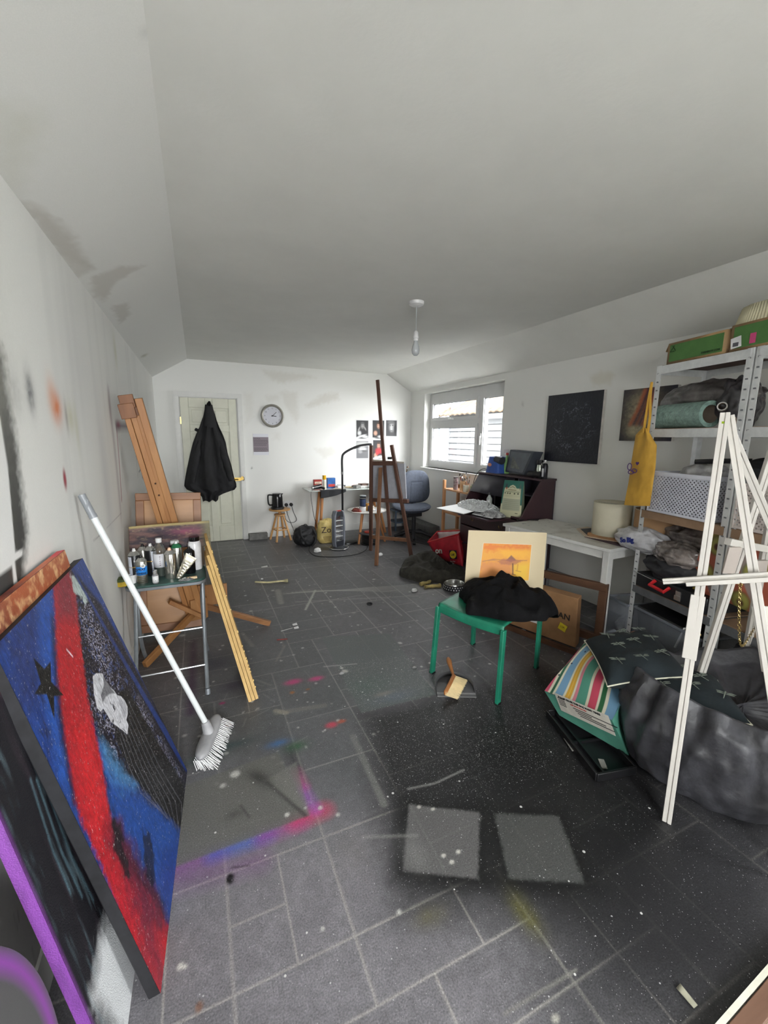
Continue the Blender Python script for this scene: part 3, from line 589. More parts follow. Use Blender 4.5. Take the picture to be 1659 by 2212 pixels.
def glass_mat(name='pane_glass', tint=(1, 1, 1), refl=.08):
    m = bpy.data.materials.new(name); m.use_nodes = True; nt = m.node_tree; N = nt.nodes; L = nt.links; N.remove(N['Principled BSDF'])
    t = N.new('ShaderNodeBsdfTransparent'); t.inputs[0].default_value = (*tint, 1); g = N.new('ShaderNodeBsdfGlossy'); g.inputs['Roughness'].default_value = .03
    mx = N.new('ShaderNodeMixShader'); mx.inputs[0].default_value = refl; L.new(t.outputs[0], mx.inputs[1]); L.new(g.outputs[0], mx.inputs[2]); L.new(mx.outputs[0], N['Material Output'].inputs[0]); return m
glassm = glass_mat()
sash(ym+.035, yo1-.06, zt+.03, zo1-.11); sash(ym+.035, yo1-.06, zo0+.06, zt-.03); sash(yo0+.06, ym-.035, zo0+.06, zo1-.11)
h = MB(); hy = ym-.055; h.box((fx0-.022, hy, 1.5), (.012, .022, .06)); h.box((fx0-.035, hy, 1.44), (.012, .018, .11)); h.box((fx0-.022, (ym+yo1)/2+.05, zt+.05), (.012, .07, .02)); h.box((fx0-.034, (ym+yo1)/2-.01, zt+.042), (.012, .11, .016)); h.build('window_handle', mat((225, 225, 222), .3), root, bevel=.003)
struct(MB().bb((XR-.035, y0-.03, z0-.022), (XR+.1, y1+.03, z0)).build('window_1_sill', mgloss, None, bevel=.004))
# neighbouring building outside -----------------------------------------
root = thing('neighbouring_house', 'white weatherboarded house wall with tiled roof seen through the window', 'house', (5.6, 8, 0))
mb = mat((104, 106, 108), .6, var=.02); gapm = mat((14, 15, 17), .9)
m = MB(); zb = .82
yb0, yb1 = 4.5, 8.8
k = 0; z = zb
while z < 1.95:
    m.prism([(5.62, yb0, z), (5.60, yb0, z), (5.615, yb0, z+.13), (5.62, yb0, z+.13)], (0, yb1-yb0, 0)); z += .135
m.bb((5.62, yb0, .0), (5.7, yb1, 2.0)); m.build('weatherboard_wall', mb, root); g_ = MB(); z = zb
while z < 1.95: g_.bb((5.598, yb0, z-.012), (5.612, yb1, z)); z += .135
g_.build('lap_shade_strip', gapm, root)  # dark strips put in as the shade line below each board
m = MB(); z = zb
while z < 2.9:
    m.prism([(5.62, yb1, z), (5.62, yb1-.02, z), (5.62, yb1-.005, z+.13), (5.62, yb1, z+.13)], (.55, .0, 0)); z += .135
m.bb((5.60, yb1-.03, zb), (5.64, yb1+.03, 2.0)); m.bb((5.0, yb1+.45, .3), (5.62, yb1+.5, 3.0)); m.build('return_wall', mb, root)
mt_ = mat((92, 76, 58), .8, var=.3, vs=8)
m = MB()
def rf(u, v):
    y = 4.2+u*5.0; x = 5.48+v*1.9; z = 1.98+v*1.15
    return V((x, y, z+.028*abs(math.sin(y*PI/.2))+.03*((v*9) % 1)))
m.grid(rf, 200, 64); m.build('tiled_roof', mt_, root, solid=.03)
MB().bb((5.44, 4.2, 1.86), (5.5, 9.2, 1.96)).bb((5.44, 4.2, 1.93), (5.62, 9.2, 1.95)).build('fascia', mb, root)
MB().add([(4.9, 4.2, .62), (5.62, 4.2, .84), (5.62, 9.3, .84), (4.9, 9.3, .62)], [(0, 1, 2, 3)]).build('lead_flat_roof', mat((112, 116, 122), .5, var=.2, vs=4), root, solid=.03)
struct(MB().bb((3.5, 1.95, -.3), (14, 20, -.02)).build('ground_outside', mat((150, 150, 146), .9)))
struct(MB().bb((3.6, -9, -.3), (12, 1.9, -.04)).bb((-5, -9, -.3), (3.6, YF-.2, -.04)).build('terrace_outside', mat((222, 220, 214), .9)))  # unseen terrace, made pale to bounce light up onto the ceiling
# ================================================================= LEFT SIDE
BLACK = mat((20, 20, 22), .5, var=.1); BLACKG = mat((18, 18, 20), .2, var=.05); CHROME = metal((215, 215, 215), .22)
mcanv = vpaint('acrylic_on_canvas', .42, .55, 320., .22, 900., spec=.5)
mpaper = vpaint('printed_paper', .6, .0, 100., .02, 400.)
# ---- big blue, red and black canvas
O = az(345, 2150); F = az(408, 1665); TF = ax(180, 1208, -.355)
O = V((-.178, 1.03, .0)); F = V((-.128, 1.83, .0)); U = F-O; TF = V((-.402, 1.768, 1.02)); W2 = V((-.234, .03, 1.02))
twA = TF-(O+U+W2)
O += V((0, 0, .004))
NA = U.cross(W2).normalized()      # faces the room (+x, up)
if NA.x < 0: NA = -NA
def paintA(q):
    s, t = q.s, q.t; v1 = vnoise(s*1., t*.18, 60, 31); v2 = vnoise(s, t*.2, 150, 32); v3 = vnoise(s, t, 70, 33)
    q.c[:] = lin((26, 52, 116)); q.put(.95*np.clip(v1*2.2-.7, 0, 1), (28, 66, 142)); q.put(np.clip(vnoise(s, t, 22, 34)*2.6-1.3, 0, 1)*.8*(v2 > .42), (26, 26, 52))
    q.poly([(103, 1290), (140, 1240), (135, 1400), (130, 1560), (160, 1760), (120, 1690), (100, 1500), (95, 1400)], (34, 80, 162), .02, .8)
    q.poly([(0, 1395), (90, 1320), (95, 1440), (60, 1560), (30, 1480)], (34, 44, 92), .03, .6, nz=.02)
    # dark right-hand field, glitter
    q.poly([(150, 1200), (182, 1205), (250, 1300), (420, 1680), (400, 2000), (345, 2170), (300, 2080), (240, 1800), (200, 1560), (186, 1400), (178, 1290)], (24, 20, 34), .012, 1.)
    k = q.sel(q.st([(182, 1208), (410, 1680), (350, 2150), (185, 1400)]), 0); d = q.sdf(q.st([(190, 1260), (225, 1280), (290, 1450), (400, 1690), (390, 1780), (330, 1700), (240, 1640), (210, 1540), (190, 1400)]), k)
    inn = np.clip(.5-d/.06, 0, 1); v4 = vnoise(s, t, 230, 36); v5 = vnoise(s, t, 9, 37); q.put(inn*(v4[k] > .60+.16*(v5[k] < .5))*.75, (170, 170, 190), k); q.put(inn*(v3[k] > .66)*.5, (60, 84, 140), k)
    # blue lower sweep
    q.poly([(208, 1560), (240, 1640), (300, 1700), (360, 1760), (396, 1800), (392, 1900), (372, 1990), (330, 1900), (280, 1830), (245, 1760), (225, 1660)], (26, 70, 146), .03, .95, nz=.03)
    q.poly([(225, 1590), (262, 1640), (300, 1690), (270, 1700), (240, 1660)], (86, 150, 200), .03, .6, nz=.03)
    q.poly([(345, 1850), (398, 1800), (385, 1960), (360, 1990)], (20, 50, 120), .02, .7, nz=.03)
    # red band
    q.poly([(145, 1225), (175, 1203), (192, 1260), (196, 1400), (202, 1500), (226, 1640), (240, 1760), (262, 1850), (300, 1900), (340, 1960), (368, 2010), (352, 2160), (300, 2090), (215, 1870), (160, 1740), (142, 1600), (132, 1450), (140, 1330)], (172, 24, 36), .01, 1., nz=.012)
    q.poly([(150, 1220), (178, 1204), (190, 1260), (190, 1330), (150, 1330)], (118, 34, 52), .03, .85)
    q.poly([(165, 1560), (200, 1560), (232, 1740), (215, 1820), (185, 1740)], (200, 30, 38), .03, .8)
    q.poly([(232, 1790), (262, 1770), (300, 1860), (345, 1950), (365, 2010), (330, 2020), (280, 1930)], (84, 22, 44), .03, .9, nz=.04)
    q.poly([(300, 1960), (330, 1990), (350, 2060), (350, 2140), (310, 2060)], (120, 32, 52), .03, .8, nz=.03)
    q.poly([(246, 1775), (262, 1780), (270, 1830), (285, 1900), (270, 1900), (250, 1840)], (16, 12, 20), .008, .9, nz=.02)
    q.poly([(308, 1790), (330, 1800), (335, 1880), (330, 1930), (318, 1890)], (14, 18, 34), .008, .85, nz=.025)
    q.line([(134, 1330), (131, 1450), (140, 1600), (158, 1740)], (18, 16, 40), .022, .012, .8, nz=.3)
    # black star on blue
    q.poly([(78.7, 1420), (104.4, 1444), (121, 1425.5), (119.3, 1471.6), (147, 1500), (123.6, 1504), (121, 1557), (106, 1501), (75, 1503), (93, 1477)], (14, 14, 16), .002)
    # black hair sweeping down to the right, pale strands
    q.poly([(272, 1485), (292, 1478), (330, 1560), (400, 1700), (398, 1800), (340, 1730), (290, 1670), (262, 1600), (258, 1560), (270, 1570), (288, 1582)], (20, 19, 22), .008)
    for i in range(8):
        q.line([(270+3*i, 1590-12*i), (286+9*i, 1650+0*i), (310+12*i, 1710+4*i), (352+6*i, 1752+8*i)], (112, 112, 120), .003, .0022, .8, nz=.5, seed=40+i)
    # pale face turned on its side
    q.poly([(217, 1454), (225, 1447), (239, 1447), (245.5, 1462), (255, 1478), (262, 1484), (268.5, 1494.6), (276.6, 1497), (283.4, 1505.5), (289, 1519), (289, 1535), (285, 1549), (289, 1560), (286, 1581), (277, 1573), (263, 1562), (252, 1554), (244, 1538), (236, 1524), (230.5, 1532), (222, 1524), (217, 1492)], (200, 200, 206), .0015, 1.)
    q.poly([(240, 1449), (256, 1480), (264, 1490), (252, 1492), (242, 1500), (236, 1512), (232, 1496), (240, 1475)], (60, 60, 68), .003, .75)
    for i in range(5): q.line([(220+4*i, 1450+3*i), (229+3*i, 1478+5*i), (236+2*i, 1505+2*i)], (96, 96, 104), .002, .0015, .7)
    q.line([(249, 1500), (252, 1512), (256, 1516)], (60, 60, 68), .003, .0015, .9); q.line([(268, 1540), (273, 1552), (270, 1556)], (90, 90, 98), .0025, .0015, .9); q.poly([(272, 1500), (283, 1510), (287, 1530), (281, 1545), (274, 1525)], (168, 168, 176), .003, .8); q.blob((259, 1521), (.0085, .011), (120, 120, 128), .9, 6)
    q.blob((260, 1523), (.005, .008), (20, 20, 26), .98, 5); q.line([(257, 1514), (264, 1522), (259, 1532)], (30, 30, 36), .002, .001); q.blob((256, 1552), (.008, .005), (40, 40, 46), .9, 4); q.line([(276, 1568), (284, 1576)], (30, 30, 36), .002, .001); q.line([(268, 1498), (280, 1530)], (150, 150, 158), .003, .002, .7)
    q.poly([(186, 1228), (200, 1245), (218, 1282), (212, 1300), (206, 1282), (190, 1270)], (176, 190, 186), .006, .9, nz=.02); q.line([(162, 1398), (174, 1412)], (226, 200, 210), .006, .003)
    v6 = vnoise(s, t, 200, 38); k = np.where(v6 > .80)[0]; q.put(np.full(k.shape, .7), (196, 190, 190), k)
    q.poly([(182, 1206), (186, 1206), (412, 1664), (404, 1672)], (22, 52, 120), .006, .9)
    q.c *= (.55+.9*vnoise(s, t*.5, 150, 35))[:, None]
root = thing('canvas_painting', 'large blue, red and black canvas with black star and pale face, leaning on left wall', 'painting', O)
painted('painted_face', O+NA*.0005, U, W2, 520, 640, paintA, mcanv, root, curve=lambda u, v: np.outer(u*v, np.array(twA)))
m = MB(); fr_ = [O, O+U, TF+V((0, 0, .004)), O+W2]; m.add(fr_+[p_-NA*.029 for p_ in fr_], [(0, 1, 5, 4), (1, 2, 6, 5), (2, 3, 7, 6), (3, 0, 4, 7), (4, 5, 6, 7)]); m.build('stretcher_edge', mat((28, 28, 31), .6, var=.2, vs=30), root, bevel=.003)
# ---- dark canvas with purple side behind it
OB = V((-.250, .885, .003)); UB = V((.01, .77, 0)); WB = V((-.19, .03, 1.075))
NB = UB.cross(WB).normalized(); NB = NB if NB.x > 0 else -NB
def paintB(q):
    s, t = q.s, q.t; v = vnoise(s, t*.12, 70, 51); q.c[:] = lin((26, 25, 30)); q.put(np.clip(v*3-1.8, 0, 1)*.8, (92, 110, 118)); q.put(np.clip(vnoise(s, t*.1, 40, 52)*3-1.9, 0, 1)*.6, (64, 52, 60))
    for i in range(6): q.line([(60+14*i, 1700), (110+20*i, 1850+4*i), (150+26*i, 1940+8*i)], (96, 126, 138), .005, .004, .8, nz=.6, seed=60+i)
    q.poly([(232, 1985), (262, 1990), (305, 2070), (300, 2290), (200, 2160), (215, 2050)], (214, 216, 218), .035, 1., nz=.02); q.blob((285, 2060), (.03, .1), (120, 122, 126), .5)
    q.put(np.clip((t-.93)/.05, 0, 1)*.95, (176, 92, 54)); q.put(np.clip(1-abs(s-.15)/.2, 0, 1)*np.clip((t-.9)/.05, 0, 1)*.85, (44, 30, 44)); q.put(np.clip((t-1.0)/.03, 0, 1)*np.clip(vnoise(s, t, 60, 55)*3-1.4, 0, 1), (226, 180, 130)); q.blob((.33, .98), (.12, .05), (60, 20, 40), .9, px=False, nz=.4)
    q.put(np.clip(1-s/.012, 0, 1)*.8, (120, 64, 140))
root = thing('canvas_painting', 'dark streaked canvas with purple side edge and orange top, behind the blue and red canvas', 'painting', OB)
painted('painted_face', OB+NB*.0005, UB, WB, 200, 240, paintB, mcanv, root)
m = MB(); m.prism([OB, OB+UB, OB+UB+WB, OB+WB], -NB*.022)
def pside(q):
    q.c[:] = lin((118, 62, 142)); q.put(np.clip(vnoise(q.s*6, q.t, 14, 56)*2-.8, 0, 1)*.5, (76, 40, 92))
m.build('stretcher_edge', mat((60, 40, 66), .6, var=.2, vs=30), root)
painted('purple_side', OB-NB*.022-V((0, .0008, 0)), NB*.0225, WB, 8, 120, pside, mcanv, root)
def pt(q):
    q.c[:] = lin((212, 104, 58)); q.put(np.clip(vnoise(q.s, q.t*3, 26, 57)*3-1.6, 0, 1), (222, 150, 110)); q.put(np.clip((q.s-.66)/.04, 0, 1), (226, 62, 72)); q.put(np.clip(1-abs(q.s-.35)/.12, 0, 1)*.8, (70, 24, 44))
painted('orange_top', OB+WB+V((0, 0, .0008)), UB, -NB*.022, 120, 10, pt, mcanv, root)
# ---- round mirror, the floor it reflects painted on its face
cD = V((-.335, .44, .402)); RD = frame((1, .0, .14)); 
root = thing('round_mirror', 'round mirror with purple sprayed rim and painted-in floor reflection, leaning on left wall', 'board', (-.33, .545, 0))
MB().lathe([(.0, -.006), (.398, -.006), (.40, -.004), (.40, .004), (.398, .006), (0, .006)], cD, RD, 96).build('rim', mat((150, 150, 150), .3), root)
ex, ey = RD.col[0], RD.col[1]
def sqd(u, v):
    a, b = 2*u-1, 2*v-1; return a*np.sqrt(1-b*b/2), b*np.sqrt(1-a*a/2)
def pd(q):
    a_, b_ = sqd(q.s/.796, q.t/.796); q.s = .398+.398*a_; q.t = .398+.398*b_
    q.c[:] = lin((84, 84, 84)); r = np.hypot(q.s-.398, q.t-.398)
    q.put(np.clip(1-abs(r-.378)/.024, 0, 1)*np.clip((q.t-.25)/.05, 0, 1), (140, 72, 160)); 
    q.put(np.clip(1-abs((q.s-.55)*.45+(q.t-.35)+.0)/.07, 0, 1)*.5, (84, 100, 160)); q.put(np.clip(1-abs((q.s-.55)*.45+(q.t-.35)+.1)/.1, 0, 1)*.5, (110, 74, 110))  # blue and purple bands stand for the mirrored floor stripe
fd = painted('sprayed_mirror_face', cD-ex*.398-ey*.398+RD.col[2]*.0068, ex*.796, ey*.796, 180, 180, pd, vpaint('gloss_mirror', .15, .02, 50, .06), root, curve=lambda u, v: np.outer(sqd(u, v)[0]*.398-(u-.5)*.796, np.array(ex))+np.outer(sqd(u, v)[1]*.398-(v-.5)*.796, np.array(ey)))
# ---- broom
hx = V((-.44, 2.03, 1.222)); hb = az(445, 1563, .12)
root = thing('broom', 'white and grey push broom with long white handle leaning on left wall', 'broom', (hb.x, hb.y, 0))
m = MB(); m.cyl(hx+(hb-hx)*.075, hb, .0125); m.build('handle', mat((208, 212, 212), .35, var=.02), root)
m = MB(); m.cyl(hx, hx+(hb-hx)*.08, .0145); m.tube([hx+V((-.006, -.008, .0)), hx+(hb-hx)*.02+V((.014, -.01, 0)), hx+(hb-hx)*.045+V((0, -.016, 0))], .003); m.cyl(hx+(hb-hx)*.075, hx+(hb-hx)*.088, .0155); m.build('grip', mat((128, 132, 136), .4), root)
mh = mat((150, 150, 152), .45); dirh = (az(434, 1622, .07)-az(468, 1540, .07)); dirh.z = 0; dirh.normalize(); sd = V((-dirh.y, dirh.x, 0)); sd = sd if sd.x > 0 else -sd
ch = az(451, 1582, .075)
m = MB(); m.cyl(hb+(hx-hb)*.01, hb+(ch-hb)*1.0, .018, .026, 16)
def hd(u, v):
    a = 2*PI*u; x = (v*2-1); w_ = .034*(1-abs(x)**4)**.5+.001
    return ch+dirh*x*.15+sd*math.cos(a)*w_+V((0, 0, math.sin(a)*.024*(1-abs(x)**6)**.5-.018))
m.grid(hd, 24, 30, True); m.build('head', mh, root)
m = MB(); br = random.Random(3)
for i in range(26):
    for j in range(6):
        x = -.142+.284*i/25; y = -.028+.056*j/5; b0 = ch+dirh*x+sd*y+V((0, 0, -.03)); 
        for k in range(2):
            e = V((b0.x, b0.y, .004))+sd*.035+dirh*(x*.1+br.uniform(-.006, .006))+sd*(y*.55+br.uniform(-.006, .006)); m.tube([b0, e], [.0016, .0011], 4)
m.build('bristles', mat((214, 214, 214), .6), root)
# ---- folding stool with green top
zs = .60
root = thing('folding_stool', 'grey tubular folding stool with green top crowded with spray cans', 'stool', (-.2, 2.75, 0))
def rr(x0, x1, y0_, y1_, r, z, n=7):
    P_ = []
    for cx, cy, a in ((x1-r, y1_-r, 0), (x0+r, y1_-r, PI/2), (x0+r, y0_+r, PI), (x1-r, y0_+r, 1.5*PI)): P_ += [V((cx+r*math.cos(a+PI/2*i/n), cy+r*math.sin(a+PI/2*i/n), z)) for i in range(n+1)]
    return P_
m = MB(); m.prism(rr(-.432, .0, 2.68, 3.02, .07, zs-.012), (0, 0, .012)); m.build('seat', mat((44, 76, 70), .5, var=.2), root, bevel=.003)
m = MB(); m.prism(rr(-.436, .004, 2.676, 3.024, .072, zs-.03), (0, 0, .018)); mg = mat((126, 131, 136), .35, .3); m.build('rim', mg, root, bevel=.003)
def leg(pts): MB().tube(spline(pts, 5), .0115, 10).build('leg', mg, root)
for x in (-.02, -.385):
    leg([(x, 2.74, zs-.03), (x-.004, 2.70, .42), (x-.008, 2.62, .24), (x-.01, 2.50, .08), (x-.012, 2.40, .0)])
    leg([(x+.004, 2.95, zs-.03), (x-.01, 2.86, .45), (x-.012, 2.84, .26), (x-.01, 2.90, .1), (x+.002, 2.95, .0)])
m = MB()
for y, z in ((2.53, .12), (2.66, .3)): m = MB(); m.cyl((-.39, y, z), (-.025, y, z), .006, n=8); m.build('cross_bar', metal((190, 192, 195), .35), root)
for x in (-.03, -.396): MB().cyl((x, 2.405, 0), (x, 2.415, .03), .014).build('foot_cap', mg, root)
# spray cans ------------------------------------------------------
def can(x, y, r, h, body, dome, nozzle, label, extra=None, tilt=None, z=zs, cap=None):
    root = thing('spray_can', label, 'spray can', (x, y, z), 'spray cans on the folding stool')
    R = tilt or Matrix.Identity(3); c = V((x, y, z))
    MB().lathe([(r*.93, 0), (r, .006), (r, h*.8), (r*.97, h*.81)], c, R, 32).build('body', body, root)
    MB().lathe([(r*.99, h*.805), (r*1.02, h*.815), (r*.97, h*.83), (r*.62, h*.90), (r*.55, h*.91), (r*.5, h*.925)], c, R, 32).build('dome', dome, root)
    if nozzle: MB().lathe([(r*.3, h*.925), (r*.3, h*.955), (r*.24, h*.96), (r*.22, h), (0, h)], c, R, 16).build('nozzle', nozzle, root)
    if cap: MB().lathe([(r*.85, h*.82), (r*.9, h*.86), (r*.8, h*.93), (0, h*.94)], c, R, 28).build('cap', cap, root)
    return root, c
WN = mat((225, 225, 225), .4); SIL = metal((200, 200, 196), .18); DK = mat((24, 24, 27), .35); LBL = mat((206, 210, 220), .4)
def band(root, c, r, z0_, z1_, m, name='label', a0=0, a1=2*PI, n=24):
    b = MB(); vs = []; 
    for i in range(n+1):
        a = a0+(a1-a0)*i/n
        for z in (z0_, z1_): vs.append(c+V((math.cos(a)*r, math.sin(a)*r, z)))
    b.add(vs, [(2*i, 2*i+2, 2*i+3, 2*i+1) for i in range(n)]); return b.build(name, m, root, solid=.0004)
gold = metal((170, 140, 84), .3)
for (px, py, lb, up) in ((286, 1255, 'black spray can with white nozzle and pale side strip, leftmost can on stool', 1), (318, 1232, 'black spray can with white nozzle behind the spray adhesive can', 0)):
    y = 2.80 if up else 2.90; x = ay(px+(4 if up else 8), 1200, y).x; rt, c = can(x, y, .033, .20, DK, SIL, WN, lb)
    if up:
        band(rt, c, .0333, .0, .155, LBL, 'pale_strip', PI*1.02, PI*1.38); text('lettering', 'BLACK', .016, c+V((-.002, -.0338, .125)), (1, 0, 0), (0, 0, 1), WN, rt)
        text('lettering', '1', .018, c+V((0, -.0338, .05)), (1, 0, 0), (0, 0, 1), WN, rt)
    else: band(rt, c, .0333, .0, .155, LBL, 'pale_strip', PI*1.55, PI*1.9)
    band(rt, c, .0335, .088, .096, gold, 'gold_band')
x = ay(308, 1190, 2.96).x; can(x, 2.965, .03, .185, metal((180, 178, 170), .3), SIL, mat((20, 20, 20), .4), 'silver spray can mostly hidden behind the spray adhesive can')
# spray adhesive
x = ay(306, 1230, 2.745).x; rt, c = can(x, 2.745, .029, .168, metal((168, 166, 158), .28), SIL, mat((18, 18, 18), .4), 'silver spray adhesive can with bright blue label and white price sticker')
band(rt, c, .0295, .055, .105, mat((40, 130, 214), .35), 'blue_label'); 
text('lettering', 'SPRAY', .0205, c+V((-.026, -.0312, .084)), (1, -.02, 0), (0, 0, 1), mat((14, 24, 60), .4), rt, bold=.0004, squash=.85)
text('lettering', 'ADHESIVE', .0145, c+V((-.026, -.0312, .062)), (1, -.02, 0), (0, 0, 1), mat((14, 24, 60), .4), rt, bold=.0003, squash=.8)
text('lettering', 'HEAVY', .011, c+V((-.024, -.0306, .109)), (1, 0, 0), (0, 0, 1), DK, rt)
MB().cyl(c+V((.012, -.031, .112)), c+V((.012, -.0322, .112)), .012).build('price_sticker', WN, rt); text('lettering', '£3', .013, c+V((.0045, -.0326, .107)), (1, 0, 0), (0, 0, 1), DK, rt, bold=.0004)
for k_ in range(4): band(rt, c, .0293, .012+.01*k_, .015+.01*k_, mat((70, 66, 40), .4), 'small_print', PI*1.15, PI*1.8)
# small silver bottle
x = ay(336, 1250, 2.72).x; rt = thing('paint_bottle', 'tiny silver topped bottle with white label in front of the cans', 'bottle', (x, 2.715, zs))
c = V((x, 2.715, zs)); MB().lathe([(.015, 0), (.0165, .004), (.0165, .05), (.009, .058)], c, n=20).build('body', mat((150, 150, 150), .2, .3), rt); MB().lathe([(.012, .056), (.0125, .058), (.0125, .078), (.0, .079)], c, n=20).build('cap', CHROME, rt)
band(rt, c, .0169, .006, .046, WN, 'label'); text('lettering', '4', .009, c+V((0, -.0176, .016)), (1, 0, 0), (0, 0, 1), DK, rt)
# white pot and sponge
x = ay(288, 1240, 2.77).x; rt = thing('paper_cup', 'small white cup between sponge and spray adhesive can', 'cup', (x, 2.77, zs))
MB().lathe([(.016, 0), (.022, .052), (.021, .052), (.016, .004), (0, .004)], (x-.004, 2.765, zs), n=24).build('cup_wall', WN, rt)
x = ay(262, 1252, 2.72).x; rt = thing('sponge', 'yellow and green sponge tub at left edge of the stool', 'sponge', (x, 2.73, zs))
MB().lathe([(.028, 0), (.032, .004), (.033, .036), (0, .037)], (x, 2.735, zs), n=24).build('sponge_body', mat((184, 156, 44), .7, var=.2, bump=.4), rt); MB().lathe([(.034, .03), (.035, .034), (.034, .046), (0, .047)], (x, 2.735, zs), n=24).build('scouring_top', mat((70, 84, 40), .8, var=.2), rt)
# clear bottle
x = ay(346, 1210, 2.86).x; rt = thing('clear_bottle', 'clear plastic bottle with white screw cap and paper label, dark liquid', 'bottle', (x, 2.86, zs)); c = V((x, 2.86, zs))
clear = mat((210, 220, 216), .08, var=.02, trans=.9, alpha=.55)
MB().lathe([(.034, 0), (.037, .006), (.037, .15), (.034, .17), (.018, .205), (.0145, .212), (.0145, .222)], c, n=32).build('bottle_body', clear, rt)
MB().lathe([(.033, .004), (.0345, .07), (0, .071)], c, n=24).build('liquid', mat((50, 60, 50), .2), rt); MB().lathe([(.0165, .212), (.017, .215), (.017, .238), (0, .239)], c, n=24).build('screw_cap', WN, rt)
band(rt, c, .0376, .06, .145, mat((222, 222, 226), .5), 'paper_label', PI*1.1, PI*1.85)
for k_ in range(5): MB().box(c+V((.002, -.0384, .128-.013*k_)), (.006, .0006, .004)).build('symbol', mat((90, 60, 70), .5), rt)
text('lettering', 'WHITE SPIRIT', .009, c+V((.032, -.026, .06)), (0, 0, 1), (-.6, -.6, 0), WN, rt)
# chrome can, green lid can, big silver pouch, black can, jar
x = ay(368, 1220, 2.78).x; can(x, 2.785, .0335, .19, metal((206, 202, 192), .12), SIL, mat((232, 190, 160), .5), 'shiny bare silver spray can with orange nozzle')
x = ay(381, 1190, 2.90).x; can(x, 2.905, .032, .20, metal((196, 196, 186), .2), mat((30, 104, 66), .35), WN, 'silver spray can with green shoulder behind the bare silver can')
x = ay(377, 1172, 2.98).x; can(x, 2.975, .03, .205, DK, SIL, None, 'black spray can with flat white cap at the back', cap=WN)
x = ay(410, 1215, 2.84).x; can(x, 2.85, .032, .17, mat((18, 18, 20), .12), mat((22, 22, 24), .2), mat((18, 18, 20), .3), 'glossy black spray can at right of the foil piece')
x = ay(421, 1190, 2.93).x; rt = thing('storage_jar', 'tall white and clear jar with wide black lid on stool', 'jar', (x, 2.93, zs)); c = V((x, 2.93, zs))
MB().lathe([(.038, 0), (.04, .005), (.04, .17), (.034, .185), (.028, .19)], c, n=28).build('jar_body', mat((222, 222, 224), .15, var=.08, vs=20), rt); MB().lathe([(.03, .186), (.031, .188), (.031, .215), (0, .216)], c, n=28).build('lid', BLACKG, rt)
rt = thing('foil_tube', 'flattened silver paint tube leaning on the black can', 'paint tube', (x-.05, 2.76, zs))
c0 = V((ay(384, 1240, 2.74).x, 2.74, zs+.004)); c1 = ay(413, 1192, 2.77); c1.z = min(c1.z, zs+.13)
def ft(u, v):
    a = 2*PI*u; w_ = .012+.026*v; th = .012*(1-v)+.002; d = c1-c0; sdv = V((.75, -.1, -.55)).normalized(); n_ = d.cross(sdv).normalized()
    return c0+d*v+sdv*math.cos(a)*w_+n_*math.sin(a)*th*(1+.3*math.sin(v*30))
MB().grid(ft, 24, 24, True).build('tube_body', metal((212, 206, 190), .15), rt, sharp=80)
rt = thing('palette_knife_block', 'small pale wood block lying at front edge of the stool', 'block', (-.05, 2.72, zs)); x = ay(415, 1245, 2.72).x
MB().box((x, 2.72, zs+.006), (.056, .022, .012), rotz(.1)).build('block_body', wood((222, 196, 160), (198, 170, 130), 'x'), rt, bevel=.003)
rt = thing('foil_scrap', 'crumpled silver foil scrap lying on the stool between cans', 'foil', (-.09, 2.71, zs))
heap([(-.16, 2.70), (-.1, 2.685), (-.06, 2.70), (-.07, 2.74), (-.13, 2.75)], zs, .012, 3, metal((180, 184, 190), .25), 'foil_sheet', rt, fold=.8, f=40, rings=12, seg=40, edge=.001)
# curved painted sheet behind the cans
A0 = V((-.432, 3.0, .735)); B0 = V((.045, 2.985, .735))
def pc(q):
    q.c[:] = lin((56, 44, 54)); q.put(np.clip(vnoise(q.s*.25, q.t, 60, 71)*3-1.2, 0, 1), (112, 82, 76)); q.put(np.clip(vnoise(q.s*.2, q.t, 90, 72)*3-1.6, 0, 1), (28, 26, 38)); q.blob((.33, .1), (.09, .02), (140, 66, 96), .7, px=False, nz=.3); q.put(np.clip((q.t-.135)/.01, 0, 1), (160, 142, 90)); q.put(np.clip((q.s-.41)/.05, 0, 1)*.7, (120, 116, 84)); q.put(np.clip(vnoise(q.s*.3, q.t, 140, 74)*3-1.9, 0, 1)*.7, (180, 160, 120))
rt = thing('painted_sheet', 'long curved sheet with purple and pink streaks standing behind the spray cans', 'painting', (-.2, 3.0, zs))
def crv(u, v): 
    o = np.zeros((u.size, 3)); o[:, 1] = .045*np.sin(v*PI*.5)**2*1.2+.01*np.sin(u*5); o[:, 2] = -.012*np.sin(u*PI*1.0)*0+.012*(u-.5)*v; return o
o_ = painted('sheet_face', A0, B0-A0, V((0, .0, .155)), 100, 50, pc, mcanv, rt, curve=crv); md = o_.modifiers.new('s', 'SOLIDIFY'); md.thickness = .005
for x_ in (-.40, -.02): MB().bb((x_, 3.0, zs), (x_+.02, 3.012, .75)).build('prop', mat((90, 76, 60), .7), rt)
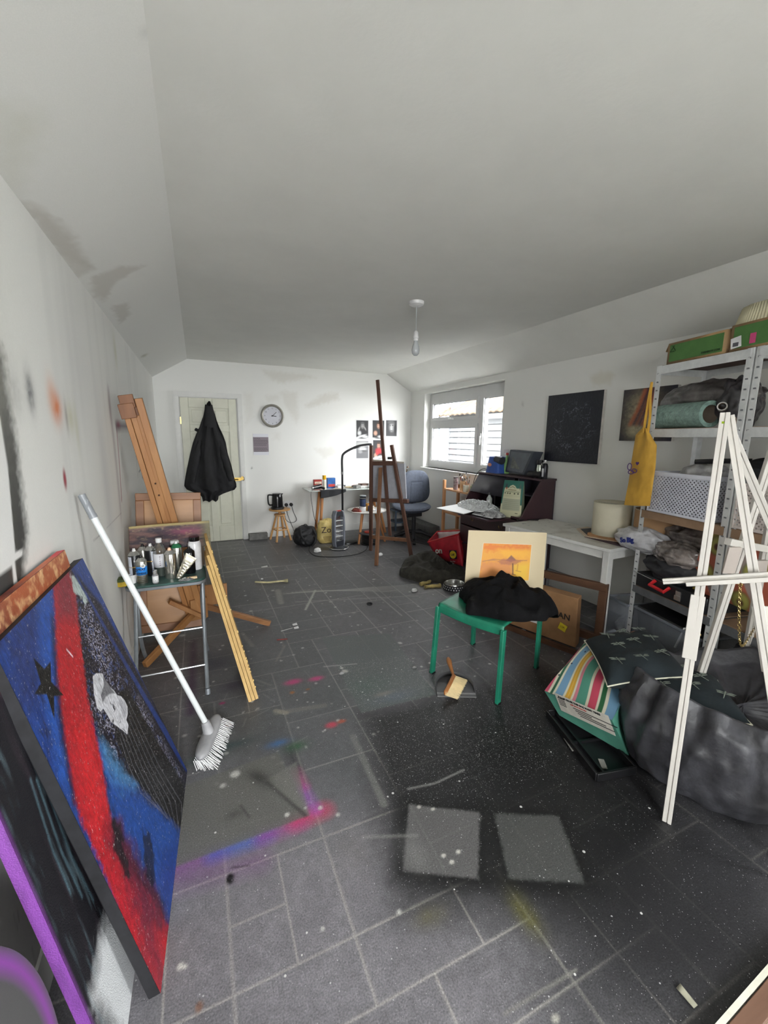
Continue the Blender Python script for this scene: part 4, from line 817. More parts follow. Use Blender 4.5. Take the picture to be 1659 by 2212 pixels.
# ---- wooden studio easel behind
wd1 = wood((172, 124, 76), (150, 100, 56), 'z', .5, 14); wd2 = wood((134, 90, 58), (112, 72, 46), 'z', .55, 14)
root = thing('studio_easel', 'large brown wooden studio easel with thick grooved mast leaning towards left wall', 'easel', (-.06, 3.3, 0))
b0 = V((-.085, 3.28, .12)); t0 = V((-.36, 3.08, 1.68)); ax_ = (t0-b0).normalized(); sdv = V((1, 0, 0)); sdv = (sdv-ax_*sdv.dot(ax_)).normalized(); nn = ax_.cross(sdv); nn = nn if nn.y < 0 else -nn
m = MB()
for o_, w_, d_ in ((-.045, .032, .02), (-.010, .032, .02), (.046, .042, .045)): m.beam(b0+sdv*o_, t0+sdv*o_, w_, d_, up=nn)
m.beam(b0+sdv*.018, t0+sdv*.018-ax_*.1, .034, .012, up=nn); m.build('mast', wd1, root, bevel=.003)
m = MB(); m.beam(b0+sdv*.0-nn*.014, t0-nn*.014, .10, .012, up=nn); m.build('mast_back', wd2, root)
m = MB(); m.beam(t0-ax_*.11+sdv*-.03+nn*.028, t0-ax_*.02+sdv*-.03+nn*.028, .085, .022, up=nn); m.beam(t0-ax_*.05-sdv*.02, t0+ax_*.03-sdv*.02, .08, .03, up=nn); m.build('top_clamp', wd2, root, bevel=.003)
f1 = az(313, 1442)+V((0, 0, .012)); f2 = az(584, 1350)+V((0, 0, .012)); hub = V((-.085, 3.3, .17))
m = MB(); m.beam(hub+V((0, -.03, 0)), f1+V((0, 0, .004)), .03, .045); m.build('leg', wd1, root, bevel=.003)
m = MB(); m.beam(hub+V((.04, 0, .03)), f2, .03, .04); m.build('leg', wood((156, 108, 66), (120, 82, 50), 'x'), root, bevel=.003)
m = MB(); m.beam(hub, V((-.38, 3.75, .02)), .03, .04); m.build('leg', wd2, root, bevel=.003)
m = MB(); m.box(hub+V((.02, -.03, .02)), (.12, .05, .16), rotz(.3)); m.box(hub+V((.1, .01, .1)), (.26, .02, .16), rotz(-.1)); m.beam((-.25, 3.2, .30), (-.02, 3.24, .12), .05, .03); m.build('base_bracket', wd1, root, bevel=.004)
for p_ in ((355, 945), (362, 972), (415, 1300)): pass
m = MB(); 
for z_ in (.82, .9): 
    c_ = b0+(t0-b0)*((z_+.25-.12)/1.56)+nn*.012; m.cyl(c_+nn*.0, c_+nn*.004, .006, n=10)
m.build('knot_hole', mat((50, 26, 14), .8), root)
# cabinet door panel
pw = wood((158, 112, 76), (134, 90, 58), 'x', .45, 12)
P0, P1, P2, P3 = ay(292, 1066, 3.52), ay(433, 1064, 3.52), ay(466, 1230, 3.40), ay(347, 1235, 3.40)
root = thing('cabinet_door', 'brown wooden cabinet door with recessed panel leaning behind the studio easel mast', 'cabinet door', (-.1, 3.3, 0))
u_ = (P1-P0).normalized(); wv = (P3-P0); wv = (wv-u_*wv.dot(u_)).normalized(); n_ = u_.cross(wv); n_ = n_ if n_.y < 0 else -n_
W_ = (P1-P0).length; H_ = 1.02
m = MB()
for a_, b_ in ((0, .055), (H_-.055, H_)): m.prism([P0+wv*a_, P0+u_*W_+wv*a_, P0+u_*W_+wv*b_, P0+wv*b_], n_*.02)
for a_, b_ in ((0, .055), (W_-.055, W_)): m.prism([P0+u_*a_+wv*.055, P0+u_*b_+wv*.055, P0+u_*b_+wv*(H_-.055), P0+u_*a_+wv*(H_-.055)], n_*.02)
m.build('door_frame', pw, root, bevel=.004)
MB().prism([P0+u_*.05+wv*.05, P0+u_*(W_-.05)+wv*.05, P0+u_*(W_-.05)+wv*(H_-.05), P0+u_*.05+wv*(H_-.05)], n_*.008).build('inset_panel', wood((178, 130, 78), (158, 110, 62), 'x', .4, 8), root)
# ---- three boards leaning on the stool
bd = wood((206, 172, 110), (182, 146, 88), 'z', .6, 20)
ft_ = V((.195, 2.235, .002)); tp = V((.012, 2.72, .735)); dd = (tp-ft_)
for k_, (lb, L0, L1, off) in enumerate((('yellow edged thin board leaning on stool, leftmost of three', 0, .93, -.019), ('yellow edged thin board leaning on stool, middle of three', .0, 1.0, .0), ('rough splintered board leaning on stool, rightmost of three', .0, 1.1, .019))):
    rt = thing('wooden_board', lb, 'board', (ft_.x+off, ft_.y, 0), 'three boards against the stool')
    sdv = V((dd.z, 0, -dd.x)).normalized(); wy = V((.0, .34, 0)); wy = V((dd.x*-.0, 1, 0)); p0 = ft_+sdv*off; p1 = p0+dd*L1
    m = MB(); yy = V((-.010, .38, 0)); m.prism([p0+yy*.0, p1, p1+yy, p0+yy], sdv*.017); m.build('board_panel', bd, rt, bevel=.001)
    if k_ == 2:
        m = MB(); r_ = random.Random(4)
        for i in range(22):
            q_ = p0+dd*r_.uniform(.0, L1)+sdv*.019; m.sphere(q_+V((0, -.002, 0)), (.004, .003, .006), 6)
        m.build('splinters', mat((220, 190, 120), .8), rt)
# dark folded stand under the stool
root = thing('umbrella', 'black folded umbrella pointing down behind the stool legs', 'umbrella', (-.33, 3.3, 0))
tip = az(357, 1328); MB().lathe([(.004, 0), (.012, .1), (.035, .5), (.03, .62), (.008, .66)], tip, frame((-.05, .06, 1)), 16).build('folded_canopy', BLACK, root); MB().cyl(tip+V((-.03, .036, .6)), tip+V((-.045, .055, .8)), .008).build('handle', wd2, root)
# ================================================================= BACK WALL
# coat hanging on door
root = thing('hooded_coat', 'long black hooded coat hanging on the cream panel door', 'coat', (.17, YB-.05, .57))
prof = [(.585, .03, .22, .04), (.65, .02, .235, .05), (.69, -.01, .33, .06), (.72, -.08, .44, .065), (.76, -.16, .47, .07), (.81, -.188, .468, .075), (.90, -.172, .443, .08), (1.05, -.137, .42, .085), (1.23, -.09, .378, .08), (1.38, -.046, .36, .075), (1.48, -.005, .33, .07), (1.58, .045, .29, .065), (1.66, .075, .265, .06), (1.72, .10, .252, .06), (1.83, .127, .225, .055), (1.88, .150, .207, .04), (1.915, .175, .197, .02), (1.918, .18, .19, .01)]
def coat(u, v):
    x_ = v*(len(prof)-1); i = min(int(x_), len(prof)-2); f_ = x_-i; z, a0, a1, d_ = [prof[i][k]*(1-f_)+prof[i+1][k]*f_ for k in range(4)]
    a = 2*PI*u; cx = (a0+a1)/2; w_ = (a1-a0)/2; c_ = math.cos(a); s_ = math.sin(a)
    fold = .014*math.sin(cx*9+c_*9+z*1.2)+.012*fbm((c_*2.2, z*.9, s_), 1.6)+.008*fbm((c_*3, z*3, s_*2), 2)
    return V((cx+w_*c_, YB-.03-d_*.55-s_*d_*.55*(abs(s_)**.2)+(fold*1.3 if s_ > 0 else 0)*-1, z+.012*math.sin(c_*7)*(1-v)))
mcoat = mat((16, 16, 19), .75, var=.3, vs=6, bump=.2, bs=120)
MB().grid(coat, 90, 110, True).build('coat_body', mcoat, root, sharp=80)
def slv(x0_, x1_, z0_, z1_, b):
    def f_(u, v):
        a = 2*PI*u; r_ = .05*min(1, .35+v*2)*(1-.2*v)+.004*math.sin(v*26+u*9); return V((x0_+(x1_-x0_)*v+r_*math.cos(a), YB-.10-b*math.sin(v*PI)-r_*.7*math.sin(a), z0_+(z1_-z0_)*v))
    return f_
MB().grid(slv(.285, .40, 1.40, .86, .02), 24, 40, True).build('sleeve', mcoat, root, sharp=80); MB().grid(slv(.03, -.09, 1.40, .84, .02), 24, 40, True).build('sleeve', mcoat, root, sharp=80)
MB().grid(lambda u, v: V((.175+.085*math.cos(2*PI*u)*(1-.45*v), YB-.085-.03*math.sin(2*PI*u), 1.58+.28*v+.01*math.sin(u*20))), 30, 16, True)  .build('hood', mcoat, root, sharp=80)
MB().box((.02, YB-.07, 1.535), (.07, .03, .04), Matrix.Rotation(.5, 3, 'Y')).build('collar', mcoat, root, bevel=.01)
# clock
cc = V((1.005, YB, 1.752)); R = frame((0, -1, 0))
root = thing('wall_clock', 'round grey rimmed wall clock above the pinned note', 'clock', cc)
MB().lathe([(0, 0), (.158, 0), (.163, .012), (.158, .03), (.145, .038), (.132, .03), (.128, .014), (.126, .012)], cc, R, 64).build('rim', mat((150, 147, 138), .35, .3), root)
MB().lathe([(0, .0), (.129, .0), (.129, .013), (0, .0135)], cc, R, 48).build('dial', mat((196, 197, 204), .5, var=.01), root)
for k_ in range(12):
    a = PI/2-2*PI*(k_+1)/12; s_ = str(k_+1); text('numeral', s_, .026, cc+V((.105*math.cos(a)-.0, -.0145, .105*math.sin(a)-.009)), (1, 0, 0), (0, 0, 1), mat((60, 60, 66), .5), root, align='CENTER')
m = MB(); 
def hand(a, L, w_): d = V((math.sin(a), 0, math.cos(a))); m.beam(cc+V((0, -.018, 0))-d*.015, cc+V((0, -.018, 0))+d*L, w_, .002, up=(0, 1, 0))
hand(math.radians(47), .078, .006); hand(math.radians(97), .055, .009); m.cyl(cc+V((0, -.013, 0)), cc+V((0, -.021, 0)), .007); m.build('hands', BLACK, root)
# note
def sheet(name, label, cat, px4, X=None, Y=None, fn=None, group=None, n=60, th=.0012, off=.003, extra=None):
    P = [ay(p[0], p[1], Y) for p in px4] if Y else [ax(p[0], p[1], X) for p in px4]
    rt = thing(name, label, cat, P[3], group)
    O_ = P[3]; U_ = P[2]-P[3]; W_ = P[0]-P[3]
    if Y: U_.y = W_.y = 0; U_.z = 0; W_.x = 0; O_ = V((O_.x, Y-off, O_.z)); nn_ = V((0, 1, 0))
    else: U_.x = W_.x = 0; U_.z = 0; W_.y = 0; O_ = V((X-off, O_.y, O_.z)); nn_ = V((1, 0, 0))
    painted('printed_face', O_, U_, W_, n, int(n*W_.length/U_.length), fn, mpaper, rt)
    MB().prism([O_+nn_*.0003, O_+U_+nn_*.0003, O_+U_+W_+nn_*.0003, O_+W_+nn_*.0003], nn_*th).build('paper', mat((214, 214, 216), .6), rt)
    return rt, O_, U_, W_
def note(q):
    L_, H_ = q.U.length, q.V.length; q.c[:] = lin((216, 216, 222)); q.poly([(.0, .045), (L_, .045), (L_, H_-.045), (0, H_-.045)], (134, 124, 130), .002, px=False)
    r_ = random.Random(2)
    for k_ in range(9):
        if k_ == 5: continue
        y = H_-.07-.022*k_; x = .01
        while x < L_*(.95 if k_ else .55)-.02:
            w_ = r_.uniform(.01, .03); q.line([(x, y), (x+w_*.5, y+.003), (x+w_, y-.001)], (58, 48, 58), .006, .003, .8, px=False); x += w_+.007
sheet('pinned_note', 'handwritten grey note on white paper pinned below the clock', 'note', [(547, 937), (580, 938), (581, 983), (548, 983)], Y=YB, fn=note, n=90)
# portrait prints: plain greyscale figures
def portrait(seed, red=False, land=False, skin=(150, 148, 146), bgc=(44, 44, 46), side=False):
    def fn(q):
        L_, H_ = q.U.length, q.V.length; q.c[:] = lin((214, 214, 214)); b = .012; q.poly([(b, b+.01), (L_-b, b+.01), (L_-b, H_-b), (b, H_-b)], bgc, .001, px=False); r_ = random.Random(seed); B = lambda x, y, rx, ry, c, a=1, an=0: q.blob((x*L_, y*H_), (rx*L_, ry*H_), c, a, 4, an, px=False)
        if land: B(.5, .82, .6, .12, (176, 176, 174)); B(.5, .55, .3, .12, (196, 196, 196)); B(.45, .72, .1, .06, (60, 60, 60)); B(.6, .45, .3, .05, (90, 90, 90)); B(.35, .4, .15, .08, (150, 150, 150))
        elif side: B(.55, .6, .26, .3, (146, 146, 146)); B(.45, .85, .26, .1, (110, 110, 110)); B(.5, .55, .1, .2, (190, 190, 190)); B(.6, .68, .07, .02, (30, 30, 30)); B(.4, .66, .05, .02, (40, 40, 40)); B(.5, .38, .1, .015, (50, 50, 50)); B(.82, .5, .12, .3, (50, 50, 52)); B(.55, .2, .2, .08, (80, 80, 80))
        else:
            B(.5, .2, .42, .25, (36, 36, 38)); B(.52, .68, .13, .14, skin); B(.52, .82, .15, .06, (60, 44, 34) if red or skin[0] > 170 else (90, 90, 90)); B(.47, .69, .03, .012, (30, 30, 30)); B(.58, .69, .03, .012, (30, 30, 30)); B(.52, .6, .04, .01, (70, 50, 50))
            B(.28, .3 if not red else .2, .14, .12, skin if seed != 1 else (200, 200, 200)); B(.7, .12, .25, .07, (200, 200, 200))
            if seed == 1: B(.25, .5, .06, .14, skin, 1, -.4); B(.7, .55, .05, .12, skin, 1, .5); B(.4, .14, .4, .05, (214, 214, 214), 1, .3)
        if red: B(.55, .42, .3, .16, (176, 40, 46)); B(.4, .3, .12, .1, (186, 50, 54)); B(.4, .08, .25, .06, (214, 214, 214))
    return fn
G_ = 'photo prints above the desk'
sheet('photo_print', 'black and white print of person holding hands to face, top left of five', 'print', [(767, 906), (796, 906), (797, 948), (768, 948)], Y=YB, fn=portrait(1), group=G_)
sheet('photo_print', 'print of person in dark clothes with raised hand, top middle of five', 'print', [(802, 906), (830, 906), (831, 948), (803, 948)], Y=YB, fn=portrait(2, skin=(196, 150, 128)), group=G_)
sheet('photo_print', 'close-up black and white face print, top right of five', 'print', [(831, 906), (858, 906), (858, 945), (832, 945)], Y=YB, fn=portrait(3, side=True, bgc=(70, 70, 72)), group=G_)
sheet('photo_print', 'pale grey print of reclining figure, bottom left of five', 'print', [(767, 951), (796, 951), (797, 993), (768, 993)], Y=YB, fn=portrait(4, land=True, bgc=(110, 110, 112)), group=G_)
sheet('photo_print', 'print of person in red top behind the brown easel', 'print', [(803, 949), (829, 949), (830, 992), (804, 992)], Y=YB, fn=portrait(5, red=True, skin=(186, 140, 120)), group=G_)
# socket
sc = ay(623, 1088, YB); root = thing('double_socket', 'white double wall socket with two black plugs above the round stool', 'socket', (sc.x, YB, sc.z))
MB().box((sc.x, YB-.006, sc.z), (.146, .012, .086)).build('face_plate', WN, root, bevel=.004)
for k_ in (-1, 1):
    MB().lathe([(0, 0), (.026, 0), (.026, .02), (.018, .034), (0, .035)], (sc.x+.036*k_-.0, YB-.012, sc.z-.012), frame((0, -1, 0)), 20).build('plug', BLACK, root); MB().box((sc.x+.02*k_, YB-.014, sc.z+.028), (.012, .006, .016)).build('switch', WN, root)
# round wooden stool with kettle
def add_round_stool():
    x, y = 1.02, 5.97; root = thing('round_stool', 'small round pine stool holding the black kettle near the door', 'stool', (x, y, 0)); w_ = wood((206, 160, 104), (176, 128, 76), 'z', .45, 20); zt_ = .455
    MB().lathe([(.0, -.024), (.13, -.024), (.148, -.018), (.15, -.006), (.145, 0), (0, 0)], (x, y, zt_), n=40).build('seat', w_, root)
    MB().lathe([(.022, 0), (.022, .05)], (x, y, zt_-.07), n=16).lathe([(0, 0), (.06, 0), (.078, .008), (.078, .024), (0, .026)], (x, y, zt_-.10), n=28).build('swivel_hub', w_, root)
    for k_ in range(4):
        a = PI/4+k_*PI/2+.25; d = V((math.cos(a), math.sin(a), 0)); MB().cyl(V((x, y, zt_-.09))+d*.05, V((x, y, 0))+d*.155, .013, .016, 12).build('leg', w_, root)
    m = MB()
    for k_ in range(4):
        a = PI/4+k_*PI/2+.25; b_ = a+PI/2; r_ = .118; m.cyl((x+r_*math.cos(a), y+r_*math.sin(a), .16), (x+r_*math.cos(b_), y+r_*math.sin(b_), .16), .009, n=8)
    m.build('stretcher', w_, root); return x, y, zt_
kx, ky, kz = add_round_stool(); kx -= .03; ky -= .01
root = thing('kettle', 'black electric kettle standing on the round pine stool', 'kettle', (kx, ky, kz)); 
MB().lathe([(.085, 0), (.09, .006), (.088, .03), (.08, .034)], (kx, ky, kz), n=32, sx=1).build('base', BLACK, root)
MB().lathe([(.076, .036), (.079, .04), (.074, .16), (.068, .215), (.062, .222), (0, .226)], (kx, ky, kz), n=36).build('jug', BLACKG, root)
MB().tube(spline([(kx-.06, ky-.01, kz+.20), (kx-.115, ky-.015, kz+.205), (kx-.128, ky-.015, kz+.18), (kx-.126, ky-.015, kz+.10), (kx-.11, ky-.01, kz+.065), (kx-.07, ky, kz+.06)]), .011, 10).build('handle', BLACK, root)
MB().prism([(kx+.045, ky-.02, kz+.218), (kx+.085, ky, kz+.213), (kx+.045, ky+.02, kz+.218), (kx+.055, ky, kz+.17)], (0, 0, .004)).build('spout', BLACKG, root)
root = tag(MB().tube(spline([V((sc.x-.036, YB-.05, sc.z-.02)), V((sc.x-.03, YB-.07, .33)), V((sc.x+.03, 6.05, .12)), V((sc.x+.04, 5.9, .012)), V((sc.x+.09, 5.7, .01))]), .004, 6).build('kettle_cable', BLACK), 'black cable hanging from left plug of the double socket to the floor', 'cable')
tag(MB().tube(spline([V((sc.x+.036, YB-.05, sc.z-.02)), V((sc.x+.06, YB-.06, .36)), V((sc.x+.1, YB-.07, .24)), V((sc.x+.03, YB-.06, .2)), V((sc.x-.06, YB-.08, .26)), V((kx+.09, ky+.03, kz+.012))]), .004, 6).build('kettle_cable', BLACK), 'black cable looping from right plug of the socket to the kettle base', 'cable')
rt = thing('concrete_brick', 'grey concrete brick on the floor beside the door frame', 'brick', (.75, 6.12, 0)); m_ = MB(); c_ = az(557, 1168); m_.box((c_.x+.02, 6.13, .045), (.26, .09, .09)); m_.build('brick_body', mat((120, 120, 116), .9, var=.15, bump=.5), rt, bevel=.006)
# backpack
root = thing('backpack', 'slouched black backpack on the floor left of the yellow bag', 'backpack', (1.27, 5.56, 0))
bk = mat((22, 22, 25), .55, var=.3, vs=8, bump=.3, bs=30)
blob('bag_body', (1.29, 5.58, .125), (.155, .12, .135), bk, root, amp=.1, f=2.2, seed=4, flat=.002, power=2.6); blob('bag_pocket', (1.30, 5.48, .085), (.11, .06, .08), bk, root, amp=.1, f=2, seed=9, flat=.002, power=2.6)
for pts in ([(1.21, 5.52, .25), (1.2, 5.44, .17), (1.25, 5.42, .08), (1.26, 5.44, .01)], [(1.36, 5.52, .24), (1.40, 5.44, .16), (1.38, 5.41, .07), (1.34, 5.42, .01)]): MB().tube(spline(pts), .014, 8).build('strap', BLACK, root)
MB().tube(arc((1.29, 5.57, .255), .03, 0, PI, 8, (1, 0, 0), (0, 0, 1)), .006, 6).build('grab_loop', BLACK, root)
# yellow bag
root = thing('plastic_bag', 'yellow plastic carrier bag with dark script lettering beside the heater', 'bag', (1.62, 5.6, 0)); yb_ = mat((206, 184, 116), .35, var=.12, vs=8, bump=.2, bs=14)
blob('bag_body', (1.60, 5.58, .15), (.14, .09, .175), yb_, root, amp=.12, f=2.4, seed=2, flat=.002, power=2.8)
text('lettering', 'Zon', .12, (1.485, 5.468, .165), (1, 0, 0), (0, .12, 1), mat((50, 30, 16), .5), root, depth=.001)
for k_ in range(4): MB().box((1.57, 5.484-.004*k_, .105-.018*k_), (.12-.015*k_, .001, .006)).build('small_print', mat((110, 84, 50), .5), root)
# tower heater
hx_, hy_ = 1.65, 5.2; root = thing('tower_heater', 'grey upright halogen tower heater on round foot in front of the desk', 'heater', (hx_, hy_, 0)); R = rotz(.32)
L_ = lambda x, y, z: V((hx_, hy_, 0))+R@V((x, y, z))
gm = mat((132, 136, 146), .35, .3); MB().lathe([(.10, 0), (.128, .004), (.13, .012), (.12, .02), (.1, .024), (.05, .04)], (hx_, hy_, 0), n=48).build('base', mat((46, 48, 52), .3), root); MB().tube(arc((hx_, hy_, .016), .126, 0, 2*PI*47/48, 48, (1, 0, 0), (0, 1, 0)), .007, 6, True).build('base_ring', CHROME, root)
pr = [(.070, .03), (.086, .10), (.088, .3), (.083, .42), (.070, .485), (.055, .515)]
for sgn in (-1, 1):
    m = MB(); m.prism([L_(sgn*pr[i][0], -.03, pr[i][1]) for i in range(6)]+[L_(sgn*(pr[i][0]-.022), -.03, pr[i][1]) for i in range(5, -1, -1)], R@V((0, .07, 0))); m.build('side_panel', gm, root, bevel=.006)
m = MB(); m.prism([L_(-.066, .04, .03), L_(.066, .04, .03), L_(.068, .04, .45), L_(.05, .04, .505), L_(-.05, .04, .505), L_(-.068, .04, .45)], R@V((0, .02, 0))); m.build('rear_housing', mat((60, 62, 66), .5), root)
m = MB(); m.prism([L_(-.062, -.03, .04), L_(.062, -.03, .04), L_(.062, -.03, .12), L_(-.062, -.03, .10)], R@V((0, .03, 0))); m.build('lower_housing', mat((44, 46, 52), .35), root, bevel=.003); m = MB(); m.prism([L_(-.062, -.028, .42), L_(0, -.028, .455), L_(.062, -.028, .42), L_(.05, -.02, .505), L_(-.05, -.02, .505)], R@V((0, .05, 0))); m.build('front_housing', mat((44, 46, 52), .35), root, bevel=.003)
MB().prism([L_(-.062, .01, .1), L_(.062, .01, .1), L_(.062, .01, .44), L_(-.062, .01, .44)], R@V((0, .004, 0))).build('reflector', metal((205, 208, 210), .2), root)
m = MB()
for k_ in range(4): z = .17+.07*k_; m.cyl(L_(-.058, -.008, z), L_(.058, -.008, z), .007, n=10)
m.build('halogen_tube', mat((230, 230, 228), .2), root)
m = MB()
for k_ in range(17): z = .12+.0185*k_; m.cyl(L_(-.062, -.028, z), L_(.062, -.028, z), .0016, n=5)
m.build('grille', CHROME, root)
m = MB(); 
for k_ in range(4): m.box(L_(-.03+.02*k_, -.0, .512), (.012, .02, .012), R)
m.build('control_button', mat((190, 70, 60), .4), root)
# floor lamp
bx, by = 1.87, 5.46; px_ = 1.79; root = thing('floor_lamp', 'slim black goose-neck floor lamp behind the heater', 'lamp', (bx-.03, by, 0))
MB().lathe([(.13, 0), (.14, .006), (.135, .025), (.12, .03), (0, .032)], (bx-.01, by, 0), n=40).build('base', mat((26, 28, 30), .35), root)
tp_ = [V((px_, by, .03)), V((px_, by, 1.0)), V((px_-.0, by, 1.18)), V((px_+.03, by, 1.25)), V((px_+.15, by, 1.315)), V((px_+.26, by, 1.345))]
MB().tube(spline(tp_[1:]), .0155, 12).build('neck', BLACK, root); MB().cyl(tp_[0], V((px_, by, .98)), .014).build('pole', BLACKG, root); MB().cyl((px_, by, .965), (px_, by, 1.0), .017).build('collar', mat((120, 120, 120), .4), root)
MB().tube(spline([(px_+.17, by, 1.322), (px_+.27, by, 1.352), (px_+.43, by, 1.37)]), [.018]*12+[.014], 12).build('lamp_head', BLACK, root); MB().box((px_+.31, by, 1.343), (.2, .028, .006), Matrix.Rotation(-.12, 3, 'Y')).build('diffuser', WN, root)
# desk ------------------------------------------------------------
dzt = .715; root = thing('trestle_desk', 'long glass topped desk on slanted oak trestle legs along the back wall', 'desk', (2.1, 5.98, 0))
MB().bb((1.40, 5.76, dzt-.012), (2.72, 6.19, dzt)).build('table_top', mat((206, 214, 208), .12, var=.03, spec=.6), root, bevel=.002)
lw = wood((196, 136, 84), (168, 108, 60), 'z', .4, 20)
for x in (1.60, 2.50):
    for y_, yt in ((5.86, 5.93), (6.14, 6.08)): MB().cyl((x-.03 if x < 2 else x+.12, y_, 0), (x+.04 if x < 2 else x-.02, yt, dzt-.03), .019, .022, 14).build('leg', lw, root)
    MB().bb((x+.0, 5.85, dzt-.035), (x+.04, 6.12, dzt-.012)).build('cross_rail', lw, root)
def boxy(name, label, cat, a, b, m, group=None, parts=(), z=0):
    rt = thing(name, label, cat, ((a[0]+b[0])/2, (a[1]+b[1])/2, min(a[2], b[2])), group); MB().bb(a, b).build('body', m, rt, bevel=.0015)
    return rt
q1 = ay(681, 1040, 6.02); rt = boxy('red_box', 'dark red food carton at left end of the desk', 'box', (1.54, 6.02, dzt), (1.66, 6.08, dzt+.13), mat((150, 44, 36), .5, var=.2)); MB().bb((1.55, 6.0185, dzt+.07), (1.65, 6.02, dzt+.1)).build('label_band', mat((226, 214, 190), .5), rt); text('lettering', 'MAMMA', .022, (1.555, 6.018, dzt+.076), (1, 0, 0), (0, 0, 1), mat((150, 30, 30), .5), rt)
rt = boxy('blue_box', 'blue carton behind the yellow spray bottle', 'box', (1.74, 6.0, dzt), (1.86, 6.07, dzt+.15), mat((38, 96, 166), .5, var=.15)); MB().bb((1.75, 5.9985, dzt+.02), (1.85, 6.0, dzt+.06)).build('label_band', mat((190, 60, 50), .5), rt)
rt = thing('spray_tin', 'slim white aerosol with yellow cap on the desk', 'aerosol', (1.645, 5.9, dzt)); MB().lathe([(.024, 0), (.026, .004), (.026, .14), (.02, .15)], (1.655, 5.88, dzt), n=20).build('body', mat((212, 206, 190), .3, var=.1), rt); MB().lathe([(.025, .145), (.027, .148), (.026, .205), (0, .206)], (1.655, 5.88, dzt), n=20).build('cap', mat((236, 180, 20), .4), rt)
rt = thing('hair_dryer', 'black and silver hair dryer lying at left desk edge', 'hair dryer', (1.52, 5.86, dzt)); MB().cyl((1.47, 5.83, dzt+.035), (1.60, 5.90, dzt+.045), .028, .035).build('barrel', BLACKG, rt); MB().cyl((1.455, 5.822, dzt+.034), (1.49, 5.84, dzt+.036), .022, .026).build('nozzle', CHROME, rt); MB().tube([(1.58, 5.89, dzt+.04), (1.64, 5.82, dzt+.02)], .016, 10).build('handle', BLACK, rt)
tag(MB().tube(spline([(1.46, 5.80, dzt+.02), (1.42, 5.74, .66), (1.44, 5.7, .4), (1.50, 5.72, .15), (1.47, 5.7, .02), (1.38, 5.66, .01)]), .004, 6).build('power_cable', BLACK), 'black cable hanging from the desk edge down to the backpack', 'cable')
rt = thing('black_cloth', 'black cloth scrap hanging over the front edge of the desk', 'cloth', (1.7, 5.77, dzt))
MB().grid(lambda u, v: V((1.56+.38*u, 5.80-.05*min(v*3, 1)-.004*math.sin(u*14), dzt+.004-(0 if v < .3 else (v-.3)*.12*(1.3-.9*u*u)))), 30, 16).build('cloth_sheet', mat((36, 38, 42), .8), rt, solid=.002)
r_ = random.Random(12); cols = [(214, 208, 190), (230, 230, 226), (60, 60, 64), (196, 170, 120), (190, 60, 50), (120, 120, 116), (216, 216, 216), (90, 70, 60)]
names = ['cream', 'white', 'black', 'tan', 'red', 'grey', 'pale grey', 'brown']
for k_ in range(16):
    ci = [0, 1, 2, 3, 6, 5, 2, 4, 1, 7, 6, 1, 2, 0, 5, 1][k_]; x = 1.86+.85*(k_/16.)+r_.uniform(-.02, .02); y = 5.85+.22*((k_*7) % 5)/4; w_, d_ = r_.uniform(.08, .16), r_.uniform(.05, .11); h_ = r_.uniform(.006, .045)
    pos_ = ['beside the lamp pole', 'below the top left print', 'under the bottom left print', 'beside the brown easel'][min(3, k_//4)]+(', at back' if (k_*7) % 5 > 2 else ', at front')
    rt = thing('desk_clutter', f'{names[ci]} art packet on the desk {pos_}', 'art supplies', (x, y, dzt), 'clutter on the glass desk')
    MB().box((x, y, dzt+.002+h_/2+.004*(k_ % 4)), (w_, d_, h_), rotz(r_.uniform(-.8, .8))).build('packet', mat(cols[ci], .5, var=.15, vs=40), rt, bevel=.001)
# round side table ------------------------------------------------
rx, ry, rz_ = 2.17, 5.5, .445; root = thing('round_side_table', 'small round white table on three oak legs covered with paints', 'table', (rx, ry, 0))
MB().lathe([(.0, -.02), (.25, -.02), (.28, -.01), (.285, 0), (0, .0)], (rx, ry, rz_), n=48).build('table_top', mat((206, 204, 198), .5, var=.12, vs=12), root)
for a in (3.9, 5.6, 1.6): d = V((math.cos(a), math.sin(a), 0)); MB().cyl(V((rx, ry, rz_-.02))+d*.15, V((rx, ry, 0))+d*.27, .021, .015, 12).build('leg', lw, root)
def pot(x, y, z, r, h, m, label, lid=None, band_=None, name='paint_pot', cat='pot', group='paint pots on the round table'):
    rt = thing(name, label, cat, (x, y, z), group); MB().lathe([(r*.9, 0), (r, .004), (r, h), (r*.93, h), (r*.88, .01), (0, .01)], (x, y, z), n=24).build('pot_wall', m, rt)
    if lid: MB().lathe([(0, h), (r*1.04, h), (r*1.04, h+.012), (0, h+.013)], (x, y, z), n=24).build('lid', lid, rt)
    if band_: MB().lathe([(r*1.006, h*.3), (r*1.012, h*.32), (r*1.012, h*.75), (r*1.006, h*.77)], (x, y, z), n=24).build('label_band', band_, rt)
    return rt
pot(2.07, 5.42, rz_, .05, .065, mat((206, 206, 206), .4, var=.1, vs=20), 'white paint splashed tub at front of the round table'); pot(2.08, 5.44, rz_+.068, .042, .10, mat((44, 56, 84), .35, var=.3, vs=14), 'blue and white pot stacked on the white tub', lid=BLACK)
pot(2.13, 5.56, rz_, .045, .19, BLACKG, 'tall black bottle at back of the round table', lid=mat((150, 156, 160), .4)); pot(2.16, 5.44, rz_, .035, .10, mat((220, 160, 80), .4, var=.2), 'orange and white pot beside the stacked pots')
pot(2.17, 5.38, rz_, .028, .075, mat((40, 56, 110), .4), 'small dark blue pot beside the orange pot'); pot(2.24, 5.48, rz_, .03, .06, mat((200, 190, 176), .4, var=.2), 'small cream pot behind the brown easel leg')
